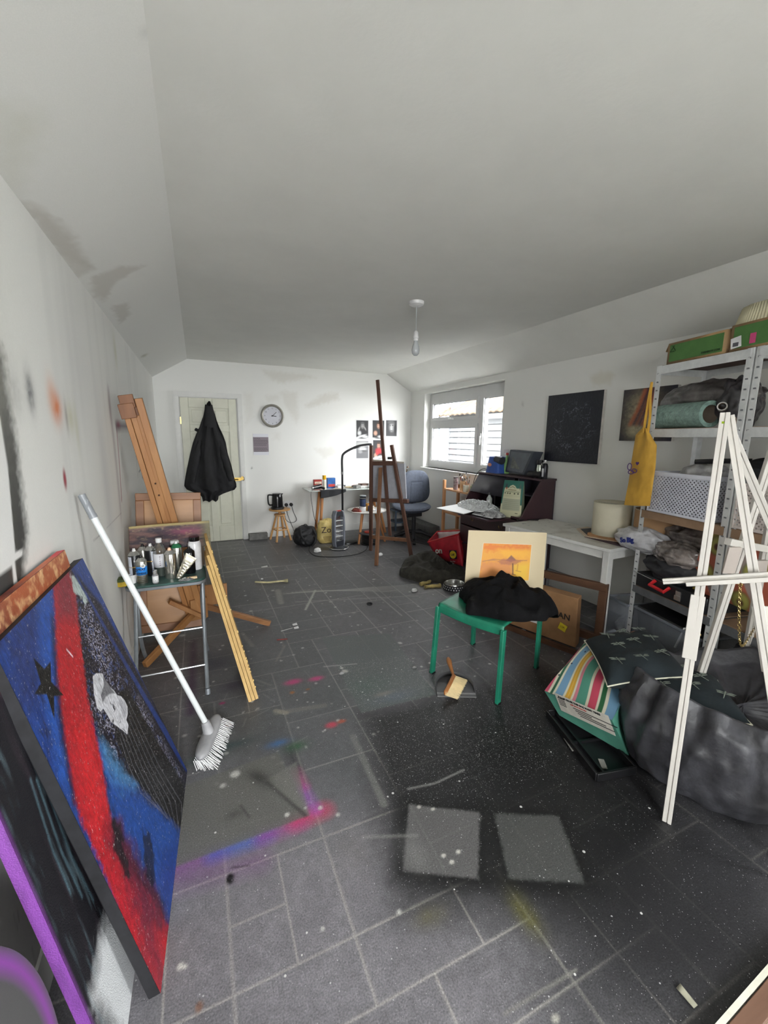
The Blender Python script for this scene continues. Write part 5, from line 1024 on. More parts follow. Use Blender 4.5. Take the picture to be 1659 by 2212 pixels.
rt = thing('paint_rag', 'rust red and black paint rag at left of the round table', 'rag', (1.98, 5.44, rz_)); heap([(1.92, 5.40), (2.02, 5.34), (2.06, 5.42), (2.02, 5.52), (1.93, 5.5)], rz_, .05, 8, mat((150, 60, 44), .7, c2=(40, 30, 32), vs=20), 'rag_cloth', rt, fold=.7, f=18, rings=14, seg=60, edge=.003)
rt = thing('paint_palette', 'flat white palette sheet with blue marks on the round table', 'palette', (2.28, 5.42, rz_)); MB().box((2.30, 5.42, rz_+.004), (.16, .12, .006), rotz(.3)).build('sheet', WN, rt); MB().box((2.29, 5.40, rz_+.008), (.07, .012, .003), rotz(.2)).build('paint_mark', mat((40, 60, 150), .4), rt)
# cable reel
root = thing('cable_reel', 'black cable extension reel with red top under the round table', 'cable reel', (2.10, 5.2, 0)); c_ = (2.11, 5.28, 0)
MB().lathe([(0, .0), (.11, .0), (.11, .012), (.0, .012)], c_, n=32).build('flange', BLACK, root); m = MB()
for k_ in range(7): m.tube(arc((c_[0], c_[1], .03+.017*k_), .09, 0, 2*PI*31/32, 32, (1, 0, 0), (0, 1, 0)), .0095, 6, True)
m.build('wound_cable', BLACK, root); MB().lathe([(0, .15), (.13, .15), (.135, .156), (.13, .165), (0, .166)], c_, n=32).build('top_flange', mat((60, 62, 64), .4), root); MB().lathe([(0, .166), (.06, .166), (.062, .18), (0, .182)], c_, n=28).build('socket_disc', mat((186, 66, 50), .4), root)
def floorcable(pts, label, r=.0045): return tag(MB().tube(spline([az(p[0], p[1], r+.001) for p in pts]), r, 6).build('floor_cable', BLACK), label, 'cable')
floorcable([(655, 1160), (668, 1178), (668, 1190), (680, 1200), (705, 1203), (740, 1202), (775, 1196), (792, 1186), (795, 1172)], 'black cable lying in a wide loop on the floor in front of the heater')
floorcable([(888, 1168), (905, 1173), (920, 1176), (935, 1180)], 'black cable on the floor between the office chair and red bag')
# pendant lamp
pc_ = az(900, 652, ZC); root = thing('pendant_lamp', 'bare unlit bulb hanging on a white flex from the ceiling', 'lamp', (pc_.x, pc_.y, ZC-.4))
MB().lathe([(.055, 0), (.052, -.02), (.035, -.03), (.012, -.034)], (pc_.x, pc_.y, ZC), n=28).build('ceiling_rose', WN, root); MB().cyl((pc_.x, pc_.y, ZC-.03), (pc_.x, pc_.y, ZC-.205), .0035, n=8).build('flex', mat((170, 172, 172), .5), root)
MB().lathe([(.008, -.2), (.017, -.21), (.019, -.235), (.021, -.238), (.021, -.252), (.018, -.254), (.018, -.27)], (pc_.x, pc_.y, ZC), n=20).build('bulb_holder', WN, root)
MB().lathe([(.014, -.268), (.016, -.285), (.026, -.31), (.030, -.335), (.026, -.36), (.013, -.374), (0, -.377)], (pc_.x, pc_.y, ZC), n=28).build('bulb', mat((176, 180, 182), .1, var=.02, coat=.6), root)
# ================================================================= BROWN EASEL
e1, e2 = az(801, 1189), az(889, 1205); NE = V((-(e2-e1).y, (e2-e1).x, 0)).normalized(); NE = NE if NE.x > 0 else -NE  # away from camera
lean = (V((0, 0, 1))-NE*.10).normalized(); NP = (e2-e1).normalized().cross(lean)
P_ = lambda px, py, off=0: pl(px, py, e1, NP)+NE*off
ew = wood((106, 74, 60), (84, 58, 46), 'z', .5, 14); ew2 = wood((142, 102, 74), (116, 80, 56), 'z', .5, 14)
root = thing('display_easel', 'tall brown wooden easel seen from behind holding a pale canvas', 'easel', (e1+e2)/2)
up_ = NE
def eb(nm, a, b, w_, h_, m): o_ = MB().beam(a, b, w_, h_, up=up_).build(nm, m, root, bevel=.003); return o_
eb('leg', P_(802, 962), V((e1.x, e1.y, .0)), .042, .03, ew); eb('leg', P_(846, 961), V((e2.x, e2.y, 0)), .042, .03, ew)
eb('mast', P_(813.5, 820, .02), P_(841, 1158, .02), .04, .022, ew)
ra = P_(825, 1010, -.03); rb = az(813, 1222); rb.z = 0; eb('rear_leg', ra, rb, .042, .026, ew2)
eb('cross_rail', P_(799, 1001, -.0), P_(852, 1001, -.0), .05, .018, ew); eb('cross_rail', P_(804, 1160), P_(882, 1167), .045, .018, ew2); eb('canvas_ledge', P_(797, 1080, .02), P_(880, 1083, .02), .045, .05, ew)
MB().box(P_(876, 1083, .04), (.03, .03, .04)).build('ledge_end', mat((220, 180, 130), .6), root)
root = thing('blank_canvas', 'pale grey backed canvas standing on the brown easel', 'canvas', P_(835, 1080)); 
a_, b_, c_, d_ = P_(797, 994, .05), P_(869, 1000, .05), P_(873, 1078, .05), P_(798, 1078, .05); MB().prism([a_, b_, c_, d_], NE*.02).build('canvas_back', mat((176, 178, 186), .7, var=.05), root, bevel=.002)
m = MB(); m.beam(a_-NE*.006+V((0, 0, -.0)), b_-NE*.006, .02, .01, up=up_); m.build('stretcher_bar', mat((190, 184, 172), .7), root)
rt = thing('paint_tin', 'small dark tin on top of the canvas ledge bar of easel', 'tin', P_(832, 990)); 
MB().box(P_(836, 990, .06), (.05, .02, .03)).build('tin_body', BLACK, rt)
# paint crumbs and rubbish on the floor
def scrap(px, py, r, label, name='polystyrene_lump', cat='lump', col=(222, 222, 220), h=.7, seed=1):
    c_ = az(px, py); rt = thing(name, label, cat, (c_.x, c_.y, 0)); blob('lump_body', (c_.x, c_.y, r*h*.8), (r, r*.8, r*h), mat(col, .7), rt, amp=.25, f=2, seed=seed, n=20, flat=.001); return rt
scrap(686, 1193, .045, 'white crumpled lump inside the cable loop near the heater', seed=3); scrap(821, 1201, .033, 'white lump behind the rear leg of the brown easel', seed=5); scrap(895, 1278, .028, 'fluffy white tuft left of the metal bowl', 'cotton_tuft', 'tuft', h=.6, seed=7); scrap(566, 1252, .012, 'tiny white lump behind the stick-shaped chew', seed=8)
# ================================================================= OFFICE CHAIR
cb = V((2.86, 5.32, 0)); root = thing('office_chair', 'blue-grey fabric office swivel chair in front of the window corner', 'chair', cb); fab = mat((62, 68, 80), .85, var=.1, vs=30, bump=.3, bs=200); blk = mat((34, 35, 40), .45)
fw = V((-.72, -.7, 0)).normalized(); sw = V((-fw.y, fw.x, 0))
# backrest in plane facing the seat front-left
ctr = V((2.89, 5.42, .76)); rgt = V((.97, .10, 0)).normalized(); 
def sup(c, ex, ey, en, w_, h_, th, p=3.4, n=40, seam=True, bend=0):
    def fn(sg):
        def f_(u, v):
            a = 2*PI*u; r_ = v; ca, sa = math.cos(a), math.sin(a); k = (abs(ca)**p+abs(sa)**p)**(-1/p); x = ca*k*r_; y = sa*k*r_
            t_ = th*(1-r_**5)**.5*.5 if r_ < 1 else 0
            if seam and sg > 0 and (abs(abs(x)-.45) < .04 and y < .28 or (abs(y-.28) < .04 and abs(x) < .45)): t_ -= .006
            return c+ex*x*w_*(1-.08*y)+ey*y*h_+en*(sg*t_+bend*x*x)
        return f_
    return MB().grid(fn(1), n*3, 24, True).grid(fn(-1), n*3, 12, True)
en = rgt.cross(V((0, 0, 1))).normalized(); en = en if en.y < 0 else -en
sup(ctr, rgt, V((-.0, .03, 1)).normalized(), en, .235, .24, .09, bend=.04).build('backrest', fab, root, sharp=60)
sc_ = V((2.72, 5.22, .475)); sup(sc_, V((.93, -.25, 0)).normalized(), V((.25, .93, .0)), V((0, 0, 1)), .27, .24, .095, seam=False, bend=.045).build('seat', fab, root, sharp=60)
MB().bb((2.62, 5.12, .37), (2.86, 5.36, .43)).build('under_seat_plate', blk, root, bevel=.01); MB().cyl((2.80, 5.26, .08), (2.80, 5.26, .38), .03).cyl((2.80, 5.26, .24), (2.80, 5.26, .38), .018).build('gas_lift', blk, root)
MB().tube([(2.86, 5.36, .40), (2.90, 5.50, .42), (2.90, 5.50, .62)], .02, 8).build('back_bracket', blk, root); MB().tube([(2.62, 5.2, .39), (2.55, 5.12, .37)], .007, 8).build('height_lever', blk, root)
for k_ in range(5):
    a = .5+k_*2*PI/5; d = V((math.cos(a), math.sin(a), 0)); c_ = V((2.80, 5.26, 0)); MB().tube([c_+V((0, 0, .13)), c_+d*.12+V((0, 0, .125)), c_+d*.29+V((0, 0, .075))], [.028, .026, .018], 10).build('base_arm', blk, root)
    MB().cyl(c_+d*.29+V((-d.y*.02, d.x*.02, .026)), c_+d*.29-V((-d.y*.02, d.x*.02, -.026)), .026).build('castor', BLACK, root)
# concrete block in corner
rt = thing('concrete_block', 'large rough grey block on the floor against the right wall under the window', 'block', (3.05, 5.5, 0)); MB().bb((2.98, 5.14, 0), (3.17, 5.95, .2)).build('block_body', mat((104, 104, 102), .9, var=.15, bump=.5, bs=30), rt, bevel=.01)
# drawer trolley in the corner with brushes
root = thing('drawer_trolley', 'grey-blue metal trolley in the far corner behind the office chair', 'trolley', (2.98, 6.0, 0)); tm = mat((96, 112, 132), .4, .2)
m = MB(); m.bb((2.80, 5.88, .83), (3.17, 6.18, .85)); m.bb((2.80, 5.88, .83), (2.81, 6.18, .88)); m.bb((2.80, 5.88, .83), (3.17, 5.89, .88)); m.build('tray', tm, root)
for x in (2.815, 3.155):
    for y in (5.895, 6.165): MB().bb((x-.012, y-.012, 0), (x+.012, y+.012, .86)).build('post', tm, root)
for z in (.12, .3, .48, .66): MB().bb((2.82, 5.885, z), (3.15, 6.17, z+.02)).build('shelf', tm, root)
def brushpot(x, y, z, r, h, m, label, n=6, seed=1, L=.2, group=None, tall=True):
    rt = thing('brush_pot', label, 'pot', (x, y, z), group); MB().lathe([(r*.92, 0), (r, .004), (r, h), (r*.92, h), (r*.88, .01), (0, .01)], (x, y, z), n=24).build('pot_wall', m, rt)
    rr_ = random.Random(seed)
    for k_ in range(n):
        a = rr_.uniform(0, 2*PI); t_ = rr_.uniform(.1, .3); b_ = V((x+r*.4*math.cos(a+2), y+r*.4*math.sin(a+2), z+.012)); d = V((math.cos(a)*t_, math.sin(a)*t_, 1)).normalized(); L1 = L*rr_.uniform(.7, 1.15); b_ = V((x, y, z+h*.9))+V((math.cos(a), math.sin(a), 0))*r*.6-d*(h*.75)
        br_ = thing('paintbrush', f'paintbrush number standing among others in {label}', 'paintbrush', b_, 'brushes in '+label); br_['label'] = ('thin paintbrush standing in the '+label)[:90]
        MB().cyl(b_, b_+d*L1, .0035, .0045, 8).build('handle', mat([(60, 30, 24), (30, 30, 34), (170, 130, 80), (120, 40, 36)][k_ % 4], .4), br_); MB().cyl(b_+d*L1, b_+d*(L1+.02), .005, .005, 8).build('ferrule', CHROME, br_); MB().lathe([(.005, 0), (.007, .012), (.001, .03)], b_+d*(L1+.02), frame(d), 8).build('bristles', mat([(40, 30, 26), (196, 150, 110), (20, 20, 22)][k_ % 3], .8), br_)
    return rt
brushpot(2.84, 5.98, .85, .035, .09, mat((50, 54, 60), .4), 'dark brush pot in the corner trolley tray', 6, 3, .15); brushpot(2.93, 6.0, .85, .03, .08, mat((150, 170, 176), .3), 'pale glass brush pot in the corner trolley tray', 5, 4, .12); brushpot(3.02, 6.0, .85, .035, .07, mat((176, 196, 206), .3), 'light blue brush pot at right of the corner trolley', 4, 5, .10)
# ================================================================= RIGHT BACK
# pine shelf under window
X0s, X1s = 2.92, 3.17; ya, yb2 = 4.05, 4.70; pn = wood((206, 156, 110), (182, 128, 82), 'z', .5, 20)
root = thing('pine_shelf', 'narrow low pine shelf rack under the window', 'shelf', (3.04, 4.4, 0))
for x in (X0s, X1s-.03):
    for y in (ya, yb2-.04): MB().bb((x, y, 0), (x+.03, y+.04, .93 if (x < 3 and y > 4.3) else .86)).build('post', pn, root, bevel=.002)
for z in (.24, .50, .80):
    MB().bb((X0s+.004, ya, z), (X1s-.004, yb2, z+.018)).build('shelf_board', pn, root)
G2 = 'pots on the pine shelf'
def sc_y(px, py, X): return ax(px, py, X).y
xs = 2.99
pot(xs, 4.50, .818, .03, .15, mat((186, 170, 170), .35, c2=(70, 40, 50), vs=30), 'patterned pink and black tin at left of the pine shelf top', group=G2, name='patterned_tin', cat='tin', lid=mat((40, 20, 24), .4))
brushpot(xs+.03, 4.38, .818, .04, .12, mat((206, 196, 170), .4, c2=(214, 160, 100), vs=6), 'tall cream brush pot on the pine shelf', 7, 8, .17)
brushpot(xs+.02, 4.28, .818, .03, .10, mat((196, 150, 120), .4), 'terracotta brush pot on the pine shelf', 4, 9, .14)
pot(xs-.02, 4.245, .818, .034, .085, mat((220, 216, 200), .4), 'white ceramic mug at front of the pine shelf top', group=G2, name='mug', cat='mug'); pot(xs+.07, 4.19, .818, .04, .10, mat((206, 214, 206), .15, var=.05, trans=.5), 'clear glass jar at back of the pine shelf top', group=G2, name='glass_jar', cat='jar')
pot(xs+.0, 4.13, .818, .036, .08, mat((214, 214, 196), .3, c2=(120, 150, 80), vs=20), 'white pot with green and yellow pattern beside the bureau', group=G2, name='patterned_pot', cat='pot')
brushpot(xs+.1, 4.1, .818, .028, .1, mat((200, 206, 210), .2), 'glass brush pot nearest the bureau on pine shelf', 3, 12, .16)
pot(xs+.02, 4.33, .518, .07, .07, mat((80, 92, 140), .4), 'blue plastic bowl on the middle pine shelf', group=G2, name='plastic_bowl', cat='bowl')
# bureau
bw_ = mat((70, 46, 50), .4, c2=(54, 36, 42), vs=4, stretch=(1, 1, .2)); bwd = mat((46, 44, 54), .4, var=.1)
by0, by1, bx0, bx1 = 3.05, 4.03, 2.76, 3.18
root = thing('writing_bureau', 'dark red-brown writing bureau with open sloping front against the right wall', 'bureau', (2.97, 3.55, 0))
for y in (by0, by1-.02):
    MB().prism([(bx1, y, 0), (bx0, y, 0), (bx0, y, .72), (bx0+.03, y, .74), (3.0, y, 1.07), (bx1, y, 1.07)], (0, .02, 0)).build('side_panel', bw_, root, bevel=.003)
MB().bb((2.985, by0-.008, 1.065), (bx1+.005, by1+.008, 1.085)).build('top_board', bw_, root, bevel=.003); MB().bb((bx1-.012, by0, .05), (bx1, by1, 1.07)).build('back_panel', bwd, root)
MB().bb((bx0+.01, by0+.02, .70), (bx1-.012, by1-.02, .72)).build('writing_surface', bw_, root)
m = MB(); 
for y in (by0+.3, by0+.48, by0+.66): m.bb((2.99, y, .72), (bx1-.012, y+.012, 1.065))
m.bb((2.99, by0+.02, .90), (bx1-.012, by1-.02, .912)); m.build('pigeonhole_divider', bwd, root)
MB().add([(2.87, by0+.36, .865), (2.87, by1-.02, .865), (2.99, by1-.02, 1.055), (2.99, by0+.36, 1.055)], [(0, 1, 2, 3)]).build('inner_flap', bwd, root, solid=.012)
for z0_, z1_ in ((.08, .27), (.29, .48), (.50, .69)):
    o_ = MB().bb((bx0-.012, by0+.025, z0_), (bx0+.01, by1-.025, z1_)).build('drawer', bw_, root, bevel=.004)
    for y in (by0+.25, by1-.25): MB().tube(arc((bx0-.014, y, (z0_+z1_)/2), .03, PI, 2*PI, 8, (0, 1, 0), (0, 0, 1)), .003, 6).build('drawer_handle', brass, o_)
fl_z = .70
MB().bb((2.47, by0+.12, fl_z-.02), (bx0, by1-.03, fl_z)).build('fold_down_flap', bw_, root, bevel=.003)
# things on flap
rt = thing('foam_board', 'bright white board sticking out over the bureau flap toward the chair', 'board', (2.6, 3.9, fl_z)); p = [az(943, 1090, .77), az(1020, 1077, .77), az(1062, 1092, .74), az(1002, 1110, .735)]
for v_ in p: v_.z = fl_z+.03
MB().prism([p[0], p[1], p[2], p[3]], (0, 0, .006)).build('board_sheet', mat((232, 232, 230), .4, var=.01), rt)
rt = thing('black_folder', 'black edged folder under the clutter on the bureau flap', 'folder', (2.6, 3.4, fl_z)); p = [az(1018, 1112, fl_z+.006), az(1062, 1122, fl_z+.006), az(1085, 1108, fl_z+.006), az(1040, 1098, fl_z+.006)]
MB().prism(p, (0, 0, .006)).build('folder_cover', BLACK, rt); MB().prism([q_+V((0, 0, .007))+(p[2]-p[0])*.02 for q_ in p], (0, 0, .003)).build('paper_sheet', WN, rt)
rt = thing('cellophane_heap', 'crumpled clear cellophane wrapping heaped on the bureau flap', 'wrapping', (2.7, 3.55, fl_z))
cello = mat((226, 230, 232), .14, .55, var=.1, vs=40, bump=.9, bs=60, c2=(196, 198, 200), spec=1.)
heap([(2.53, 3.45), (2.62, 3.30), (2.80, 3.34), (2.85, 3.6), (2.80, 3.88), (2.66, 3.96), (2.56, 3.8)], fl_z+.036, .085, 5, cello, 'cellophane', rt, fold=.85, f=24, rings=34, seg=160, edge=.004)
rt = thing('wrapping_scraps', 'dark and white scraps of torn wrapping in front of the cellophane', 'scraps', (2.55, 3.35, fl_z)); heap([(2.50, 3.26), (2.62, 3.16), (2.74, 3.2), (2.7, 3.36), (2.56, 3.42)], fl_z+.012, .05, 6, mat((50, 50, 54), .4, c2=(200, 200, 200), vs=26), 'torn_wrap', rt, fold=.8, f=30, rings=20, seg=90, edge=.003)
rt = thing('clear_bottle', 'clear bottle with white stripe standing inside the open bureau', 'bottle', (2.9, 3.72, .72)); c_ = V((2.84, 3.62, .70)); MB().lathe([(.028, 0), (.03, .006), (.03, .13), (.012, .16), (.012, .17)], c_, n=24).build('bottle_body', mat((190, 196, 190), .1, var=.05, alpha=.7), rt); MB().lathe([(.014, .17), (.014, .19), (0, .19)], c_, n=16).build('cap', BLACK, rt); band(rt, c_, .0306, .03, .12, WN, 'label', PI*.95, PI*1.3)
# things on bureau top
bt = 1.085
rt = thing('blue_bag', 'blue fabric helmet-shaped case with orange logo on the bureau top, nearest the window', 'case', (3.08, 3.85, bt)); bl = mat((46, 84, 160), .6, var=.08)
def bb_(u, v):
    a = 2*PI*u; ca, sa = math.cos(a), math.sin(a); k = (abs(ca)**5+abs(sa)**5)**(-1/5); w_ = 1-.30*v-.0*v; return V((3.085+.085*sa*k*w_*(1 if v < .96 else .5), 3.83+.115*ca*k*w_*(1 if v < .96 else .6)+.0*v, bt+.185*v**.9))
MB().grid(bb_, 48, 24, True).add([bb_(i/24, 1) for i in range(24)], [tuple(range(24))]).build('case_body', bl, rt, sharp=60)
MB().cyl((3.05, 3.80, bt+.15), (3.05, 3.70, bt+.14), .04, .042).build('dark_nozzle', mat((44, 48, 56), .5), rt); MB().sphere((2.999, 3.85, bt+.09), (.006, .035, .02), 12).build('orange_logo', mat((196, 130, 110), .5), rt)
rt = thing('spray_bottle', 'green spray bottle with red and white trigger on the window sill side of bureau', 'spray bottle', (3.13, 3.69, bt)); c_ = V((3.13, 3.72, bt)); MB().lathe([(.03, 0), (.032, .01), (.03, .13), (.012, .19), (.012, .21)], c_, n=20).build('bottle_body', mat((130, 176, 110), .3), rt); MB().lathe([(.015, .2), (.015, .225), (0, .226)], c_, n=16).build('red_collar', mat((190, 50, 50), .4), rt); MB().box(c_+V((-.01, 0, .245)), (.06, .022, .035)).box(c_+V((-.035, 0, .225)), (.01, .015, .04), Matrix.Rotation(.4, 3, 'Y')).build('trigger', mat((200, 196, 200), .4), rt, bevel=.004)
# dark hinged case standing open
p = [ax(1102, 971, 3.1), ax(1154, 976, 3.06), ax(1131, 1026, 3.04), ax(1091, 1019, 3.08)]
rt = thing('hinged_case', 'dark grey box lid standing tilted on the bureau top', 'case', (3.07, 3.35, bt)); 
for q_ in p[2:]: q_.z = max(q_.z, bt+.002)
d = V((.05, -.075, .0)); MB().prism(p, d).build('lid_shell', mat((44, 50, 60), .5), rt, bevel=.004); ctr_ = sum(p, V((0, 0, 0)))/4; MB().prism([ctr_+(q_-ctr_)*.84-d*.02 for q_ in p], -d*.01).build('inner_face', mat((82, 88, 96), .5, var=.1), rt); MB().prism([ctr_+V((0, .01, -.01))+(q_-ctr_)*.5-d*.03 for q_ in p], -d*.01).build('grey_stain', mat((104, 106, 100), .6, var=.2, vs=20), rt)
for (px, lb, kind) in ((1166, 'steel travel flask with black cap on the bureau top', 0), (1177, 'dark metal bottle with silver shoulder at right of the flask', 1)):
    X_ = 3.08 if kind == 0 else 3.06; y_ = ax(px, 1015, X_).y; c_ = V((X_, y_, bt)); rt = thing('drinking_flask', lb, 'flask', c_)
    if kind == 0: MB().lathe([(.028, 0), (.03, .004), (.03, .13), (.028, .135)], c_, n=28).build('flask_body', metal((200, 206, 196), .25), rt); MB().lathe([(.031, .13), (.033, .134), (.033, .175), (0, .176)], c_, n=28).build('cap', BLACK, rt)
    else: MB().lathe([(.027, 0), (.029, .004), (.029, .12), (.02, .145), (.013, .15)], c_, n=28).build('flask_body', mat((44, 44, 50), .25, .5), rt); MB().lathe([(.014, .148), (.016, .152), (.016, .178), (0, .18)], c_, n=20).build('cap', CHROME, rt); MB().tube(arc(c_+V((-.03, .0, .14)), .014, 0, 2*PI*11/12, 12, (1, 0, 0), (0, 0, 1)), .003, 6, True).build('loop', CHROME, rt); band(rt, c_, .0295, .02, .1, mat((200, 200, 204), .4), 'label', PI*.9, PI*1.15)
rt = thing('camera_lens', 'black camera lens lying on its side on the bureau top', 'lens', (3.02, 3.2, bt)); MB().lathe([(.0, 0), (.027, 0), (.032, .01), (.032, .06), (.029, .065), (.029, .12), (.034, .125), (.034, .16), (0, .16)], (3.03, 3.26, bt+.034), frame((.1, -1, 0)), 28).build('barrel', BLACK, rt, sharp=30)
rt = thing('cable_bundle', 'thin black cable hanging down the far end of the bureau', 'cable', (3.05, 4.06, .8)); MB().tube(spline([(3.1, 3.93, bt+.005), (3.06, 4.03, bt+.03), (3.0, 4.07, bt-.02), (2.96, 4.08, .95), (2.98, 4.07, .84)]), .004, 6).build('cable', BLACK, rt)
# white table -----------------------------------------------------
zt_ = .70; A = V((2.52, 3.00, zt_)); Bn = V((2.62, 1.97, zt_)); back = V((.56, .03, 0))
root = thing('white_table', 'white painted table with stained top along the right wall', 'table', (2.85, 2.5, 0)); wt = mat((222, 222, 219), .45, var=.03)
def tp_paint(q):
    q.c[:] = lin((218, 216, 208)); q.put(np.clip(vnoise(q.s, q.t, 6, 81)*3-1.5, 0, 1)*.6, (150, 142, 124)); q.put(np.clip(vnoise(q.s, q.t, 30, 82)*4-2.7, 0, 1)*.8, (90, 86, 80))
MB().prism([A-V((0, 0, .025)), Bn-V((0, 0, .025)), Bn+back-V((0, 0, .025)), A+back-V((0, 0, .025))], (0, 0, .0245)).build('table_top', wt, root, bevel=.003)
painted('stained_surface', A+V((.003, -.003, .0003)), (Bn-A)*.994, back*.99, 200, 110, tp_paint, vpaint('stained_white', .5, .1, 60, .04), root)
m = MB(); ins = V((.015, 0, 0)); m.beam(A+V((.03, -.04, -.055)), Bn+V((.03, .04, -.055)), .06, .018, up=(1, 0, 0)); m.beam(Bn+V((.03, .03, -.055)), Bn+back+V((-.03, .03, -.055)), .06, .018, up=(0, 1, 0)); m.beam(A+V((.03, -.03, -.055)), A+back+V((-.03, -.03, -.055)), .06, .018, up=(0, 1, 0)); m.build('apron', wt, root)
for c_ in (A+V((.04, -.045, 0)), Bn+V((.03, .035, 0)), A+back+V((-.06, -.045, 0)), Bn+back+V((-.06, .035, 0))): MB().bb((c_.x-.025, c_.y-.025, 0), (c_.x+.025, c_.y+.025, zt_-.025)).build('leg', wt, root, bevel=.003)
# pet food bag
fz = zt_+.002; P0 = az(1079, 1115, fz); P1 = az(1125, 1121, fz); u_ = (P1-P0).normalized(); W_ = (P1-P0).length; n_ = V((-u_.y, u_.x, 0)); n_ = n_ if n_.x > 0 else -n_; H_ = .36
root = thing('paper_sack', 'green and cream paper food sack standing at far corner of the white table', 'sack', P0+u_*W_/2)
def pf(q):
    L_, H2 = q.U.length, q.V.length; q.c[:] = lin((196, 196, 164)); P = lambda pts, c, a=1, s=.002: q.poly([(x*L_, y*H2) for x, y in pts], c, s, a, px=False)
    P([(-.1, .36), (.06, .36), (.10, .80), (.3, .80), (.38, .86), (.5, .89), (.62, .86), (.7, .80), (.9, .80), (.93, .36), (1.1, .36), (1.1, 1.1), (-.1, 1.1)], (48, 104, 92)); P([(.08, .2), (.92, .2), (.92, .52), (.08, .52)], (164, 168, 148), .8)
    for y in (.25, .3, .35, .4, .45, .49, .57, .60): P([(.12, y), (.88, y), (.88, y+.006), (.12, y+.006)], (120, 126, 108), .7, .001)
    for x in (.16, .3, .42, .64, .8): q.blob((x*L_, .66*H2), (.009, .008), (40, 50, 40), .9, 6, px=False)
    P([(.14, .70), (.86, .70), (.86, .71), (.14, .71)], (70, 80, 60)); P([(.3, .74), (.7, .74), (.7, .765), (.3, .765)], (120, 110, 80), .8); P([(.36, .80), (.5, .835), (.64, .80), (.64, .81), (.5, .85), (.36, .81)], (40, 44, 40))
    q.blob((.2*L_, .79*H2), (.01, .012), (180, 84, 50), .9, 4, px=False); q.blob((.17*L_, .86*H2), (.01, .02), (60, 50, 70), .8, 4, px=False); q.blob((.86*L_, .84*H2), (.008, .03), (90, 90, 90), .7, 4, px=False)
    P([(.72, .12), (.84, .12), (.84, .14), (.72, .14)], (70, 70, 60))
def cv(u, v):
    o = np.zeros((u.size, 3)); nn_ = np.array(n_); uu_ = np.array(u_); k = (np.sin(u*PI)*.02*np.sin(v*PI*.9))[:, None]; o -= nn_*k; o += nn_*(v**2*.05)[:, None]; o += uu_*(-(u-.5)*.02*v+.0)[:, None]; return o
painted('printed_front', P0, u_*W_, V((0, 0, H_)), 90, 140, pf, mpaper, root, curve=cv)
def sb(u, v):
    k = -.02*math.sin(v*PI*.9)*0; off_ = .05*v*v; d_ = .075*(1-v**2.2)+.003; seq = [(0, .001), (0, d_), (1, d_), (1, .001)]; i = min(int(u*3), 2); f_ = u*3-i; a_, b_ = seq[i], seq[i+1]; x = a_[0]+(b_[0]-a_[0])*f_; y = a_[1]+(b_[1]-a_[1])*f_
    w_ = W_-.02*v; return P0+u_*(.01*v+x*w_)+n_*(off_+y)+V((0, 0, H_*v))
MB().grid(sb, 40, 20).build('sack_sides', mat((92, 116, 98), .6, c2=(150, 156, 130), vs=3), root, sharp=40)
# papers etc on the table
def flat(name, label, cat, pts, z, m, th=.002, extra=None):
    P = [az(a_, b_, z) for a_, b_ in pts]; rt = thing(name, label, cat, P[0]); MB().prism(P, (0, 0, th)).build('sheet', m, rt)
    if extra: 
        c_ = sum(P, V((0, 0, 0)))/4; MB().prism([c_+(q_-c_)*.6+V((0, 0, th)) for q_ in P], (0, 0, .0006)).build('dark_print', extra, rt)
    return rt
flat('paper_sheet', 'white sheet lying behind the food sack on the white table', 'paper', [(1130, 1112), (1165, 1100), (1172, 1106), (1140, 1118)], zt_+.001, WN); flat('photo_print', 'grey printed photo on white paper lying on the white table', 'print', [(1132, 1114), (1158, 1104), (1206, 1108), (1150, 1120)], zt_+.005, WN, extra=mat((80, 80, 84), .5))
flat('black_marker', 'black pen lying in front of the food sack', 'pen', [(1116, 1124), (1140, 1119), (1142, 1121), (1118, 1126)], zt_+.001, BLACK, .008); flat('black_card', 'thin black card strip on the white table', 'card', [(1133, 1118), (1166, 1121), (1162, 1125), (1140, 1124)], zt_+.001, BLACK, .003)
flat('picture_print', 'stack of dark prints on cream card at near end of the white table', 'print', [(1245, 1143), (1268, 1139), (1372, 1166), (1360, 1176), (1264, 1160)], zt_+.002, mat((206, 186, 160), .5), .006)
flat('black_card', 'black card on top of the print stack near the lampshade', 'card', [(1254, 1143), (1300, 1140), (1345, 1152), (1270, 1157)], zt_+.01, mat((40, 40, 44), .5), .003); flat('picture_print', 'purple and black print under the cream card on the white table', 'print', [(1262, 1160), (1330, 1166), (1380, 1174), (1360, 1186)], zt_+.001, mat((66, 50, 60), .5), .003)
rt = thing('rolled_sheet', 'black sheet curling up on the print stack', 'sheet', (2.75, 2.2, zt_)); c_ = az(1330, 1148, zt_+.02); MB().grid(lambda u, v: c_+V((-.05+.1*v, .03*math.cos(2.2*PI*u)-.05*v, .02+.028*math.sin(2.2*PI*u))), 24, 6).build('curl', mat((30, 30, 34), .4), rt, solid=.001)
